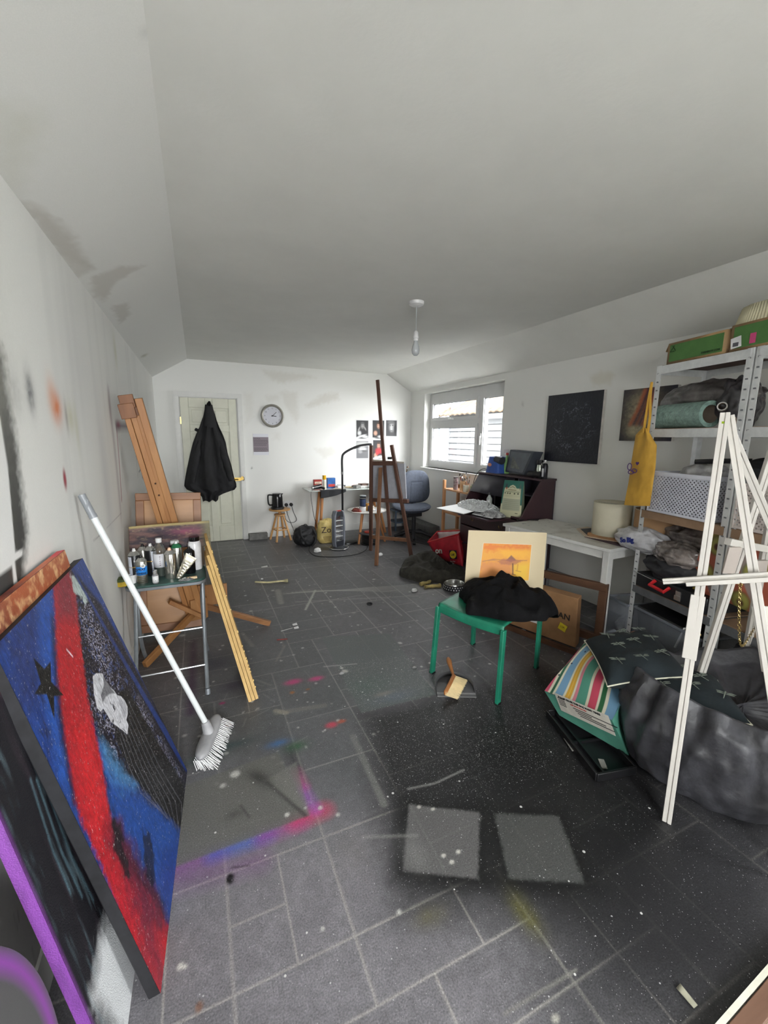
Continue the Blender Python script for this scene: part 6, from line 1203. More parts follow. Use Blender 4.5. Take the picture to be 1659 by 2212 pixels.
# drum lampshades
def shade(x, y, z, r, h, m, label, n=48, r1=None, pleat=0):
    rt = thing('drum_lampshade', label, 'lampshade', (x, y, z)); prof_ = []
    def f_(u, v):
        a = 2*PI*u; rr_ = (r+(r1-r)*v if r1 else r)+pleat*math.cos(a*80)*.5; return V((x+rr_*math.cos(a), y+rr_*math.sin(a), z+h*v))
    MB().grid(f_, 320 if pleat else n, 5, True).build('shade_wall', m, rt, solid=.002); [MB().tube([f_(i/32, e_) for i in range(32)], .0025, 5, True).build('shade_ring', mat((190, 186, 160), .5), rt) for e_ in (0, 1)]
    m2 = MB(); m2.cyl(f_(0, .95), f_(.5, .95), .0015, n=5); m2.cyl(f_(.25, .95), f_(.75, .95), .0015, n=5); m2.build('spider', CHROME, rt); return rt
shade(2.93, 2.22, zt_+.035, .135, .25, mat((206, 200, 178), .7, var=.02), 'cream drum lampshade standing on the white table')
rt = thing('cardboard_box', 'flat brown carton under the cream lampshade', 'box', (2.93, 2.22, zt_)); MB().box((2.93, 2.22, zt_+.018), (.2, .26, .032), rotz(.2)).build('carton', mat((160, 120, 84), .7), rt, bevel=.002)
shade(3.02, 1.90, zt_-.0, .165, .27, mat((182, 144, 104), .7, var=.03), 'tan cardboard drum beside the cream lampshade behind the yellow tote')
# canvases on the right wall
def wallpic(name, label, pts, fn, th=.035, group='canvases on the right wall', n=120):
    P = [ax(p_[0], p_[1], XR-th) for p_ in pts]; O_ = V((XR-th, P[3].y, P[3].z)); U_ = V((0, P[2].y-P[3].y, 0)); W_ = V((0, 0, P[0].z-P[3].z)); rt = thing(name, label, 'painting', (XR, O_.y+U_.y/2, O_.z), group)
    painted('painted_face', O_+V((-.0006, 0, 0)), U_, W_, n, n, fn, mcv, rt); MB().prism([O_, O_+U_, O_+U_+W_, O_+W_], (th-.002, 0, 0)).build('stretcher_edge', mat((200, 196, 190), .6), rt)
mcv = vpaint('heavy_texture_paint', .32, 1., 45., .1)
def dark1(q):
    q.c[:] = lin((36, 38, 46)); s, t = q.s, q.t; L_ = q.U.length; H_ = q.V.length; r = np.hypot(s-L_*.5, t-H_*.5); v = vnoise(s, t*1.5, 13, 91); ring = np.clip(1-abs(r-.17)/.12, 0, 1)
    q.put(np.clip(1-abs(v-.5)/.016, 0, 1)*ring, (126, 130, 142)); q.put(np.clip(1-abs(vnoise(s*.7, t*1.3, 18, 93)-.5)/.014, 0, 1)*ring*.8, (110, 114, 126)); q.put(np.clip(vnoise(s, t, 12, 92)*2-1, 0, 1)*.5, (24, 26, 34))
wallpic('canvas_painting', 'square charcoal canvas with raised swirling texture on the right wall', [(1187, 855), (1307, 845), (1290, 1003), (1175, 995)], dark1)
def dark2(q):
    L_, H_ = q.U.length, q.V.length; q.c[:] = lin((28, 26, 44)); B = lambda x, y, r, c, a=.9, an=0: q.blob((x*L_, y*H_), (r[0]*L_, r[1]*H_), c, a, 2.2, an, px=False, nz=.5)
    B(.42, .5, (.34, .44), (196, 184, 150), .8); q.put(np.clip(vnoise(q.s, q.t, 30, 95)*3-1.5, 0, 1)*.5, (70, 60, 64)); [q.line([((.62-.05*k_)*L_, .95*H_), ((.52-.05*k_)*L_, .6*H_), ((.44-.06*k_)*L_, .32*H_)], ((190, 100, 60), (70, 36, 70), (150, 80, 56), (50, 28, 60))[k_ % 4], .03, .012, .85, px=False, nz=.4, seed=k_) for k_ in range(5)]; B(.3, .2, (.14, .1), (206, 196, 160), .7)
wallpic('canvas_painting', 'dark canvas with pale and orange burst partly hidden by the metal shelving', [(1348, 843), (1462, 833), (1450, 952), (1337, 952)], dark2)
# ================================================================= CENTRE
# green stool
gz = .455; FL, FR, BL, BR = [V((x, y, 0)) for x, y in ((1.275, 2.10), (1.455, 1.685), (1.735, 2.31), (1.925, 1.885))]
root = thing('green_stool', 'emerald green low stool with four flat legs, black cloth on its seat', 'stool', (FL+BR)/2); gr = mat((30, 118, 92), .4, var=.1, vs=10)
cfl, cfr, cbl, cbr = [p+V((0, 0, gz)) for p in (FL+V((.035, .01, 0)), FR+V((.01, .0, 0)), BL, BR)]
prf = [(-.0, -.052), (.0, -.03), (.006, -.012), (.02, -.002), (.05, 0), (.3, 0), (.5, 0), (.7, 0), (.95, 0), (.98, -.002), (.994, -.012), (1, -.03), (1, -.045)]
def gs(u, v):
    x = v*(len(prf)-1); i = min(int(x), len(prf)-2); f_ = x-i; d_, z = prf[i][0]*(1-f_)+prf[i+1][0]*f_, prf[i][1]*(1-f_)+prf[i+1][1]*f_
    a = cfl.lerp(cfr, u); b = cbl.lerp(cbr, u); p = a.lerp(b, d_); dip = -.016*math.sin(u*PI)*(1 if .02 < d_ < .98 else .8); return p+V((0, 0, z+dip))
MB().grid(gs, 24, 60).build('seat', gr, root, solid=.008, sharp=60)
def wv_(u, v): p = cfl.lerp(cfr, .02+.5*u*(1-.6*v)); q_ = cbl.lerp(cbr, .02+.5*u); return p.lerp(q_, .10+.75*v)+V((0, 0, .0050-.016*math.sin((.02+.5*u)*PI)))
for a_, b_ in ((cfl, FL), (cfr, FR), (cbl, BL+V((.0, 0, 0))), (cbr, BR)):
    MB().beam(a_-V((0, 0, .02)), b_, .032, .022, up=(cfr-cfl)).build('leg', gr, root, bevel=.003); 
    MB().box(b_+V((0, 0, .004)), (.03, .03, .008), rotz(.4)).build('foot_pad', BLACK, root)
# mounted print
Pm0 = az(1003, 1272, gz+.01); Pm1 = az(1172, 1280, gz+.01); T0 = ay(1018, 1145, Pm0.y+.05); T1 = ay(1176, 1151, Pm1.y+.05)
root = thing('mounted_print', 'orange and yellow desert print in wide cream mount propped on the green stool', 'print', (Pm0+Pm1)/2); U_ = Pm1-Pm0; W_ = ((T0-Pm0)+(T1-Pm1))/2
def pm(q):
    L_, H_ = q.U.length, q.V.length; q.c[:] = lin((206, 190, 156)); q.grain(.03, 60)
    I = [(1040, 1174), (1144, 1182), (1141, 1260), (1033, 1252)]; q.poly(I, (226, 160, 66), .0012)
    q.poly([(1040, 1174), (1144, 1182), (1143, 1196), (1039, 1190)], (218, 116, 52), .012, .8, nz=.02); q.poly([(1070, 1188), (1143, 1192), (1143, 1212), (1090, 1206)], (236, 176, 60), .015, .7, nz=.02); q.poly([(1038, 1215), (1105, 1218), (1105, 1258), (1033, 1252)], (212, 138, 84), .015, .8, nz=.02); q.poly([(1105, 1222), (1141, 1222), (1139, 1260), (1108, 1258)], (228, 188, 60), .02, .8)
    q.line([(1040, 1214), (1065, 1210), (1090, 1214), (1135, 1216)], (150, 96, 80), .004, .003, .8); q.poly([(1090, 1214), (1101, 1203), (1112, 1214), (1100, 1218)], (132, 90, 84), .003, .9); q.poly([(1072, 1215), (1085, 1210), (1125, 1216), (1110, 1224), (1080, 1222)], (170, 104, 84), .005, .7, nz=.006); q.poly([(1048, 1213), (1062, 1209), (1072, 1214)], (176, 120, 90), .004, .7)
    q.line([(1105, 1222), (1106, 1244)], (84, 44, 50), .008, .003, .9); q.line([(1104, 1244), (1112, 1246)], (84, 44, 60), .003, .002, .9); q.line([(1116, 1224), (1115, 1236)], (190, 110, 60), .006, .004, .7); q.line([(1112, 1237), (1123, 1240)], (120, 60, 60), .003, .002, .8)
    kk = np.arange(q.s.size); dI = q.sdf(q.st(I), kk); q.put(np.clip(.5+dI/.0015, 0, 1), (206, 190, 156), kk)
    for a, b in zip(I, I[1:]+I[:1]): q.line([a, b], (224, 216, 196), .002, .001)
NM = U_.cross(W_).normalized(); NM = NM if NM.y < 0 else -NM
painted('print_face', Pm0+NM*.001, U_, W_, 240, 230, pm, mpaper, root); MB().prism([Pm0, Pm1, Pm1+W_, Pm0+W_], -NM*.003).build('mount_board', mat((214, 200, 170), .7), root)
# black cloth
root = thing('black_cloth', 'crumpled matt black cloth heaped on the green stool in front of the print', 'cloth', (1.7, 1.95, gz))
out = [az(x, y, z)[:2] for x, y, z in ((993, 1288, gz), (1010, 1308, gz), (1005, 1330, gz), (1045, 1334, gz), (1090, 1342, gz), (1130, 1352, .44), (1175, 1362, .40), (1208, 1338, .42), (1185, 1295, .45), (1172, 1278, gz), (1110, 1262, gz+.05), (1040, 1268, gz), (1005, 1272, gz))]
pk = az(1080, 1262, gz+.10)
heap(out, gz+.006, .115, 2, mat((10, 10, 12), .9, var=.3, vs=10, bump=.15, bs=200, spec=.2), 'cloth_folds', root, peaks=[(pk.x, pk.y, .10, .042)], fold=.5, f=6.5, edge=.018, basef=lambda x, y: gz+.004-max(0, (x-1.86))*.9-max(0, 1.66-y)*.5)
# dustpan and hand brush
c_ = az(983, 1490); R = rotz(math.atan2((az(1025, 1512)-az(940, 1510)).y, (az(1025, 1512)-az(940, 1510)).x)); Lp = lambda x, y, z: V((c_.x, c_.y, 0))+R@V((x, y, z)); pm_ = mat((74, 74, 76), .4)
fw0 = (az(1025, 1512)-az(940, 1510)).length/2
root = thing('dustpan', 'dark grey dustpan lying on the floor in front of the green stool', 'dustpan', c_)
o2 = [Lp(-fw0, -.07, .003), Lp(fw0, -.07, .003)]+[Lp(fw0*math.cos(a), .0+.14*math.sin(a)*1.0, .004) for a in np.linspace(0, PI, 20)]
MB().prism(o2, (0, 0, .003)).build('pan_floor', pm_, root); wl = [Lp(fw0, -.05, .0)]+[Lp(fw0*math.cos(a), .14*math.sin(a), 0) for a in np.linspace(0, PI, 20)]+[Lp(-fw0, -.05, 0)]
m = MB(); h_ = [.004, .022]+[.035]*18+[.022, .004]; m.add([p for i, q_ in enumerate(wl) for p in (q_+V((0, 0, .002)), q_+V((0, 0, h_[i])))], [(2*i, 2*i+2, 2*i+3, 2*i+1) for i in range(len(wl)-1)]); m.build('pan_wall', pm_, root, solid=.003)
MB().prism([Lp(-fw0, -.075, .001), Lp(fw0, -.075, .001), Lp(fw0, -.04, .006), Lp(-fw0, -.04, .006)], (0, 0, .002)).build('pan_lip', mat((120, 120, 120), .5), root)
root = thing('hand_brush', 'wooden hand brush with pale bristles resting in the dustpan', 'brush', c_); hw = wood((176, 118, 66), (150, 92, 48), 'y', .4, 20)
h0 = az(968, 1422, .07); h1 = az(980, 1462, .05); h2 = az(962, 1498, .035)
MB().tube(spline([h0, h0.lerp(h1, .4), h1]), [.010, .014, .016, .017, .016, .015, .013, .012, .011, .010, .009, .009, .009], 12).build('handle', hw, root); MB().beam(h1+(h1-h2)*.05, h2, .022, .03).build('brush_block', hw, root, bevel=.006)
m = MB(); br = random.Random(9); dirb = (az(1000, 1490, .01)-(h1+h2)/2); dirb2 = dirb.normalized()
for i in range(24):
    for j in range(5):
        b_ = h1.lerp(h2, i/23)+V((0, 0, -.01+.005*j)); e = b_+dirb2*(.085+br.uniform(-.006, .004))+(h2-h1)*(i/23-.5)*.25+V((0, 0, -.014+br.uniform(-.004, .004))); e.z = max(e.z, .01); m.tube([b_, e], [.002, .0014], 4)
m.build('bristles', mat((216, 196, 150), .7), root)
# bowl, chews
c_ = az(984, 1270, .02); root = thing('pet_bowl', 'steel pet bowl with black outside and white paw dots on the floor', 'bowl', (c_.x, c_.y+.03, 0)); bc = V((c_.x+.01, c_.y+.04, 0))
MB().lathe([(.104, .002), (.099, .055), (.097, .062), (.093, .058), (.085, .012), (0, .010)], bc, n=40).build('bowl_wall', metal((200, 200, 196), .2), root); MB().lathe([(.108, .0), (.109, .003), (.1035, .052), (.101, .053)], bc, n=40, caps=False).build('outer_band', mat((26, 26, 30), .4), root)
m = MB()
for k_ in range(26):
    a = 2*PI*k_/26
    for z, o_ in ((.016, 0), (.038, .5)): a2 = a+o_*2*PI/26; r_ = .109-.0055*z/.05*1.; d = V((math.cos(a2), math.sin(a2), 0)); m.cyl(bc+d*(r_-.002)+V((0, 0, z)), bc+d*(r_+.0012)+V((0, 0, z)), .0062, n=8)
m.build('paw_dots', WN, root)
def chew(pts, r, label, col): 
    rt = thing('dog_chew', label, 'chew', az(*pts[0])); MB().tube(spline([az(p[0], p[1], .014) for p in pts]), r, 8).build('chew_body', mat(col, .7, var=.2), rt); return rt
chew([(908, 1262), (925, 1258), (932, 1252)], [.02, .022, .025, .02, .018, .015, .02, .02, .016, .014, .012, .01, .01], 'knotted yellow chew end beside the dark jumper', (176, 158, 100)); chew([(918, 1268), (935, 1266), (952, 1265)], [.024, .018, .014, .014, .016, .018, .02, .018, .016, .016, .02, .025, .02], 'yellow knotted chew left of the metal bowl', (186, 166, 104)); chew([(551, 1257), (580, 1258), (600, 1256), (622, 1254)], [.009]*16+[.014, .018, .018], 'long pale stick-shaped chew lying on the floor near the wooden boards', (206, 196, 150))
# jumper heap
root = thing('dark_jumper', 'crumpled dark olive fleece jumper heaped on the floor beside the red bag', 'jumper', az(940, 1240)); out = [az(x, y)[:2] for x, y in ((865, 1246), (868, 1225), (885, 1214), (905, 1206), (930, 1200), (955, 1224), (990, 1240), (1015, 1250), (1010, 1262), (960, 1260), (900, 1257))]
heap(out, 0, .085, 4, mat((58, 56, 50), .95, var=.2, vs=20, bump=.3, bs=200), 'fleece_folds', root, fold=.75, f=4.6, edge=.035)
# red bag
root = thing('shopping_bag', 'red supermarket shopping bag with round yellow logo slumped on the floor', 'bag', (2.7, 4.2, 0)); red = mat((196, 42, 58), .45, var=.12, vs=9, bump=.2, bs=12)
ftl, ftr = ay(924, 1171, 4.32), ay(990, 1154, 3.95); btl, btr = ay(945, 1148, 4.62), ay(998, 1146, 4.2); fbl, fbr = ay(944, 1205, 4.25), ay(1000, 1226, 3.85); bbl, bbr = V((fbl.x+.17, fbl.y+.13, .02)), V((fbr.x+.12, fbr.y+.16, .02))
fbl.z = max(fbl.z, .02); fbr.z = max(fbr.z, .02)
def face(a, b, c, d, nm, m, bul=.02, n=14):
    N_ = (b-a).cross(d-a).normalized()
    def f_(u, v): return a.lerp(b, u).lerp(d.lerp(c, u), v)+N_*(bul*math.sin(u*PI)*math.sin(v*PI)+.006*fbm((u*4, v*4, a.x), 2))
    return MB().grid(f_, n, n).build(nm, m, root, solid=.002)
face(ftl, ftr, fbr, fbl, 'front_panel', red, -.02); face(btl, btr, bbr, bbl, 'back_panel', red, .0); face(ftl, btl, bbl, fbl, 'side_panel', red, .03); face(ftr, btr, bbr, fbr, 'side_panel', red, -.03); face(fbl, fbr, bbr, bbl, 'bag_base', red, 0)
m = MB(); m.tube([ftl, ftr, btr, btl], .008, 6, True); m.build('rim_binding', mat((214, 50, 54), .45), root)
inn = mat((206, 196, 196), .6); dl = V((0, 0, -.006))
face(btl.lerp(ftl, .04)+dl, btr.lerp(ftr, .04)+dl, bbr.lerp(fbr, .1), bbl.lerp(fbl, .1), 'white_lining', inn, 0)
N_ = (ftr-ftl).cross(fbl-ftl).normalized(); N_ = N_ if N_.y < 0 else -N_
fu = (fbr-fbl).normalized(); fv = (ftr-fbr).normalized()
def onf(u, v, o=.026): return ftl.lerp(ftr, u).lerp(fbl.lerp(fbr, u), v)+N_*o
lc = onf(.78, .60, .042); lr = (ftr-ftl).lerp(fbr-fbl, .5).normalized(); lu = (ftr-fbr).normalized(); lu = (lu-lr*lu.dot(lr)).normalized()
N2 = lr.cross(lu).normalized(); N2 = N2 if N2.dot(N_) > 0 else -N2
MB().box(lc, (.10, .004, .10), Matrix((lr, N2, lu)).transposed()).build('logo_square', mat((30, 30, 60), .4), root); MB().cyl(lc, lc+N2*.005, .045, n=28).build('logo_disc', mat((226, 200, 50), .4), root); text('lettering', 'Lidl', .035, lc+N2*.0058-lr*.030-lu*.010, lr, lu, mat((30, 30, 60), .4), root, bold=.0006)
text('lettering', 'on', .10, onf(.14, .60, .04), lr, lu, WN, root, bold=.002, depth=.002); text('lettering', 'bag for', .026, lc+N_*.002-lr*.05-lu*.085, lr, lu, WN, root, depth=.001); text('lettering', 'life', .022, lc+N_*.002-lr*.02-lu*.11, lr, lu, WN, root, depth=.001)
rt = thing('blue_plastic_bag', 'bundled blue-grey plastic bag stuffed at right edge of the red bag', 'bag', ftr); blob('bag_body', ftr.lerp(btr, .4)+V((.05, -.02, -.03)), (.045, .05, .11), mat((84, 94, 120), .35, var=.3, vs=16), rt, amp=.2, f=2.4, seed=6, n=30)
# turned dark stool leg beside bureau
rt = thing('turned_post', 'dark turned wooden post standing between the red bag and the bureau', 'post', (2.78, 3.85, 0)); c_ = ay(1011, 1200, 3.95); MB().lathe([(.018, 0), (.03, .05), (.02, .08), (.038, .14), (.022, .18), (.035, .24), (.018, .28), (.028, .33), (.028, .38)], (c_.x, c_.y, 0), n=20).build('post_body', mat((40, 30, 32), .4), rt)
# cardboard box and frames
root = thing('cardboard_box', 'flat brown cardboard box standing on edge between the stool and table', 'box', (2.3, 2.2, 0)); cb_ = mat((150, 112, 76), .75, var=.06)
q0, q1 = V((2.10, 2.62, .03)), az(1243, 1400, .03); q1t = q1+V((.03, .02, .0)); q1t = ay(1249, 1294, q1.y+.02); hh = q1t.z-q1.z; dth = V((.085, .045, 0))
MB().prism([q0, q1, q1t, q0+(q1t-q1)], dth).build('box_body', cb_, root, bevel=.005); bn = (q1-q0).cross(V((0, 0, 1))).normalized(); bn = bn if bn.x < 0 else -bn; bu = (q1-q0).normalized()
text('lettering', 'JAPAN', .06, q1-bu*.225+V((0, 0, hh*.52))+bn*.004, bu, q1t-q1, mat((40, 34, 30), .6), root, bold=.001); MB().box(q1-bu*.10+V((0, 0, hh*.34))+bn*.003, (.055, .004, .05), Matrix((bu, bn, V((0, 0, 1)))).transposed()@Matrix.Rotation(.3, 3, 'Y')).build('yellow_sticker', mat((226, 206, 50), .5), root); text('lettering', '12A', .02, q1-bu*.118+V((0, 0, hh*.33))+bn*.006, bu, (0, 0, 1), mat((120, 90, 30), .5), root)
MB().box(q1-bu*.32+V((0, 0, hh*.30))+bn*.003, (.1, .003, .05), Matrix((bu, bn, V((0, 0, 1)))).transposed()).build('white_label', WN, root)
def pframe(label, a, b, ht, w_, th, m, tilt=.04, name='empty_picture_frame'):
    rt = thing(name, label, 'frame', (a+b)/2); u_ = (b-a).normalized(); n_ = V((u_.y, -u_.x, 0)); n_ = n_ if n_.x > 0 else -n_; up__ = (V((0, 0, 1))+n_*tilt).normalized(); L_ = (b-a).length; mm = MB(); P = lambda s_, t_: a+u_*s_+up__*t_
    for s0, s1, t0_, t1_ in ((0, L_, 0, w_), (0, L_, ht-w_, ht), (0, w_, w_, ht-w_), (L_-w_, L_, w_, ht-w_)): mm.prism([P(s0, t0_), P(s1, t0_), P(s1, t1_), P(s0, t1_)], n_*th)
    mm.build('frame_rails', m, rt, bevel=.003); return rt
dw = wood((104, 72, 50), (80, 54, 38), 'y', .55, 16)
pframe('brown wooden frame standing behind the cardboard box', V((2.33, 2.60, 0)), az(1322, 1388, 0)+V((-.09, .02, 0)), .44, .055, .04, dw); pframe('low brown wooden frame under the front of the cardboard box', V((2.06, 2.58, 0)), az(1241, 1416), .03, .0149, .03, dw)
pframe('grey aluminium frame leaning behind the brown frame under the table', V((2.70, 2.62, 0)), V((2.74, 2.08, 0)), .36, .02, .02, metal((150, 152, 156), .4))
# small litter
for (px, py, w_, d_, lb, col) in ((637, 1350, .035, .03, 'white paper square on the floor, further of the two tags', (220, 220, 220)), (640, 1357, .035, .03, 'white paper square on the floor, nearer of the two tags', (214, 214, 214)), (571, 1225, .07, .035, 'white folded paper scrap on the floor near the wooden boards', (216, 216, 212)), (1483, 2155, .016, .045, 'tiny torn paper scrap on the black floor at lower right', (150, 148, 130)), (1127, 1363, .06, .03, 'white card scrap on the floor beneath the green stool', (206, 206, 206))):
    c_ = az(px, py); rt = thing('paper_scrap', lb, 'paper', c_); MB().grid(lambda u, v: c_+V(((u-.5)*w_, (v-.5)*d_, .004+.006*u*v)), 5, 5).build('scrap_sheet', mat(col, .7), rt, solid=.001)
c_ = az(622, 1361); rt = thing('craft_knife', 'small silver craft knife lying on the floor beside the white tags', 'knife', c_); MB().beam(az(607, 1364, .006), az(632, 1357, .006), .008, .006).build('knife_body', CHROME, rt); MB().beam(az(598, 1382, .004), az(621, 1380, .004), .008, .006).build('red_marker', mat((120, 50, 46), .5), rt)  # second bar is a dull red piece beside the knife
rt.children[1].name = 'red_cap'
rt2 = thing('hair_band', 'small black hair band lying on the floor in the middle of the room', 'hair band', az(798, 1304)); MB().tube(arc(az(798, 1304, .005), .022, 0, 2*PI*15/16, 16, (1, 0, 0), (0, 1, 0)), .005, 6, True).build('band_ring', BLACK, rt2)
for (px, py, r_, lb) in ((738, 1456, .016, 'grey metallic curl of swarf near the paint splashes'), (492, 1568, .02, 'brown leaf scrap on the floor beside the broom'), (895, 1443, .016, 'small dark twist of litter near the left leg of the green stool')):
    c_ = az(px, py); rt = thing('litter_scrap', lb, 'litter', c_); blob('scrap_body', (c_.x, c_.y, .006), (r_, r_*.6, .008), mat({738: (140, 140, 140), 492: (110, 74, 56), 895: (110, 110, 108)}[px], .6), rt, amp=.35, f=2.5, seed=px, n=14, flat=.0005)
# ================================================================= METAL SHELVING
Pa, Pb = V((2.745, 1.872, 0)), V((2.612, 1.285, 0)); du = (Pb-Pa).normalized(); dn = V((-du.y, du.x, 0)); dn = dn if dn.x > 0 else -dn; dp = .385
galv = mat((204, 206, 206), .35, .25, c2=(228, 230, 230), vs=18); galvd = mat((120, 122, 126), .4, .5, var=.1); mdf = mat((150, 122, 96), .75, var=.06)
LV = [1.93, 1.535, 1.0, .47, .07]
def shelving(A_, B_, label, white=True):
    rt = thing('shelving_unit', label, 'shelving', (A_+B_)/2+dn*dp/2); L_ = (B_-A_).length; R = Matrix((du, dn, V((0, 0, 1)))).transposed()
    for s_, c_ in ((1, A_), (-1, B_)):
        for f_, base in ((1, c_), (-1, c_+dn*dp)):
            m = MB(); m.box(base+du*s_*.018+V((0, 0, .965)), (.036, .002, 1.93), R); m.box(base+dn*f_*.018+V((0, 0, .965)), (.002, .036, 1.93), R); po = m.build('post', galv, rt)
            k = MB(); 
            for j in range(36):
                z = .06+j*.052; k.box(base+du*s_*.018-dn*f_*.0018+V((0, 0, z)), (.014, .002, .006), R); k.box(base+du*s_*.018-dn*f_*.003+V((0, 0, z+.004)), (.012, .003, .002), R)
                k.box(base+dn*f_*.018-du*s_*.0018+V((0, 0, z)), (.002, .014, .006), R)
            k.build('keyhole_slots', mat((116, 118, 122), .4), po)
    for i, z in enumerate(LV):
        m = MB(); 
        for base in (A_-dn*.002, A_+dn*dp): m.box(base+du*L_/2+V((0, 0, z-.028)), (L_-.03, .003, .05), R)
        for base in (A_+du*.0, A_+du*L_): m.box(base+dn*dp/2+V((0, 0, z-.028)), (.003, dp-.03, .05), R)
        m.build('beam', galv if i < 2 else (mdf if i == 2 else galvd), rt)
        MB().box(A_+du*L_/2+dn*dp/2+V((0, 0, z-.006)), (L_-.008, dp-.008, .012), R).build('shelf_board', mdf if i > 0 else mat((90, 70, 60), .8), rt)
    return rt
shelving(Pa, Pb, 'galvanised metal shelving unit stacked with boxes, baskets and bags'); shelving(Pb+du*.012, Pb+du*.62, 'second metal shelving unit cut off by the right frame edge')
Q = lambda s_, d_, z: Pa+du*s_+dn*d_+V((0, 0, z))      # along, depth, height on the unit
RQ = Matrix((du, dn, V((0, 0, 1)))).transposed()
# green boxes on top
def gbox(label, s0, s1, h_, txt, tops=True, d0=.015, dep=.30):
    rt = thing('produce_box', label, 'box', Q((s0+s1)/2, dep/2, LV[0]), 'green cardboard boxes on top shelf'); L_ = s1-s0; kr = mat((160, 130, 92), .7)
    m = MB()
    for a_, b_ in (((s0, d0), (s1, d0)), ((s0, d0+dep), (s1, d0+dep)), ((s0, d0), (s0, d0+dep)), ((s1, d0), (s1, d0+dep))): p0, p1 = Q(*a_, LV[0]+.002), Q(*b_, LV[0]+.002); m.add([p0, p1, p1+V((0, 0, h_)), p0+V((0, 0, h_))], [(0, 1, 2, 3)])
    m.build('box_walls', kr, rt, solid=.004); MB().box(Q((s0+s1)/2, d0+dep/2, LV[0]+.005), (L_, dep, .004), RQ).build('box_floor', kr, rt)
    MB().box(Q((s0+s1)/2, d0-.0025, LV[0]+.002+h_/2), (L_-.03, .001, h_-.026), RQ).build('green_panel', mat((78, 120, 62), .7, var=.05), rt)
    MB().add([Q(s0, d0+dep, LV[0]+h_), Q(s1, d0+dep, LV[0]+h_), Q(s1, d0+dep*.45, LV[0]+h_+.035), Q(s0+.14, d0+dep*.45, LV[0]+h_+.035), Q(s0, d0+dep*.7, LV[0]+h_+.01)], [(0, 1, 2, 3, 4)]).build('lid_flap', mat((96, 92, 74), .8), rt, solid=.003)
    MB().add([Q(s0, d0, LV[0]+h_), Q(s0, d0+dep, LV[0]+h_), Q(s0-.05, d0+dep*.8, LV[0]+h_-.03), Q(s0-.05, d0+.03, LV[0]+h_-.035)], [(0, 1, 2, 3)]).build('side_flap', kr, rt, solid=.003)
    return rt
gb = gbox('green and kraft cardboard box on the top shelf, at its left end', .055, .43, .125, '')
gk = mat((30, 60, 26), .7); text('lettering', 'FARMBOX.COM', .016, Q(.29, .0105, LV[0]+.024), du, (0, 0, 1), gk, gb, bold=.0003)
m = MB()
for k_ in range(4): m.box(Q(.085+.006*k_, .0115, LV[0]+.10-.008*abs(k_-1.5)), (.004, .001, .03), RQ@Matrix.Rotation(.7 if k_ < 2 else -.7, 3, 'Y'))
m.build('arrow_mark', gk, gb); text('lettering', 'scan here', .009, Q(.073, .0105, LV[0]+.072), du, (0, 0, 1), gk, gb)
gb2 = gbox('darker green box with stickers at right end of the top shelf', .455, .72, .135, '')
m2 = MB().box(Q(.49, .009, LV[0]+.045), (.055, .001, .055), RQ@Matrix.Rotation(-.15, 3, 'Y')); m2.build('white_sticker', WN, gb2); MB().box(Q(.49, .008, LV[0]+.035), (.03, .001, .02), RQ).build('dark_print', mat((90, 90, 96), .6), gb2); MB().box(Q(.575, .009, LV[0]+.05), (.03, .001, .05), RQ).build('pink_sticker', mat((196, 70, 120), .5), gb2)
shade(*Q(.52, .24, LV[0]+.02)[:], .22, .22, mat((206, 200, 170), .7, var=.05), 'pleated cream lampshade on top of the shelving behind the green boxes', r1=.165, pleat=.005)
# roll of bubble wrap, tubes, grey bag on second shelf
z2 = LV[1]+.002; rt = thing('bubble_wrap_roll', 'large pale green roll of wrap lying on the second shelf', 'roll', Q(.2, .1, z2)); 
def tube_open(name, a, b, r, ri, m, rt, mi=None):
    a, b = V(a), V(b); R = frame(b-a); L_ = (b-a).length; MB().lathe([(ri, 0), (r, 0), (r, L_), (ri, L_)], a, R, 36, caps=False).build(name, m, rt, sharp=30)
    bm_ = MB(); bm_.grid(lambda u, v: a+R@V((ri*math.cos(2*PI*u), ri*math.sin(2*PI*u), L_*v*.99)), 36, 3, True).build('inner_core', mi or mdf, rt)
tube_open('wrap', Q(-.02, .09, z2+.077), Q(.36, .06, z2+.077), .076, .052, mat((132, 160, 150), .45, var=.16, vs=40, bump=.7, bs=90), rt, mat((140, 126, 112), .8))
rt = thing('cardboard_tube', 'white cardboard tube end behind the easel tip on second shelf', 'tube', Q(.44, .1, z2)); tube_open('tube_wall', Q(.25, .27, z2+.10), Q(.43, .05, z2+.115), .024, .018, mat((200, 198, 194), .7), rt)
rt = thing('cardboard_tube', 'short kraft cardboard tube low behind the middle post of the shelving', 'tube', Q(.5, .1, z2)); tube_open('tube_wall', Q(.3, .25, z2+.03), Q(.50, .04, z2+.03), .028, .022, mat((170, 150, 130), .8), rt)
rt = thing('cardboard_tube', 'long kraft cardboard tube on second shelf at the right frame edge', 'tube', Q(.7, .1, z2)); tube_open('tube_wall', Q(.60, .28, z2+.03), Q(.74, .03, z2+.03), .028, .021, mat((176, 146, 110), .8), rt)
gbag = mat((96, 92, 90), .35, var=.3, vs=12, bump=.3, bs=20); rt = thing('grey_plastic_bag', 'dark grey crumpled plastic bag stuffed above the green roll', 'bag', Q(.2, .25, z2)); blob('bag_body', Q(.20, .22, z2+.19), (.12, .30, .10), gbag, rt, amp=.16, f=2.6, seed=11, R=Matrix((dn, du, V((0, 0, 1)))).transposed(), n=60); blob('bag_knot', Q(.40, .2, z2+.13), (.1, .11, .14), mat((60, 58, 60), .35, var=.3, vs=14), rt, amp=.2, f=3, seed=12, R=RQ, n=50)
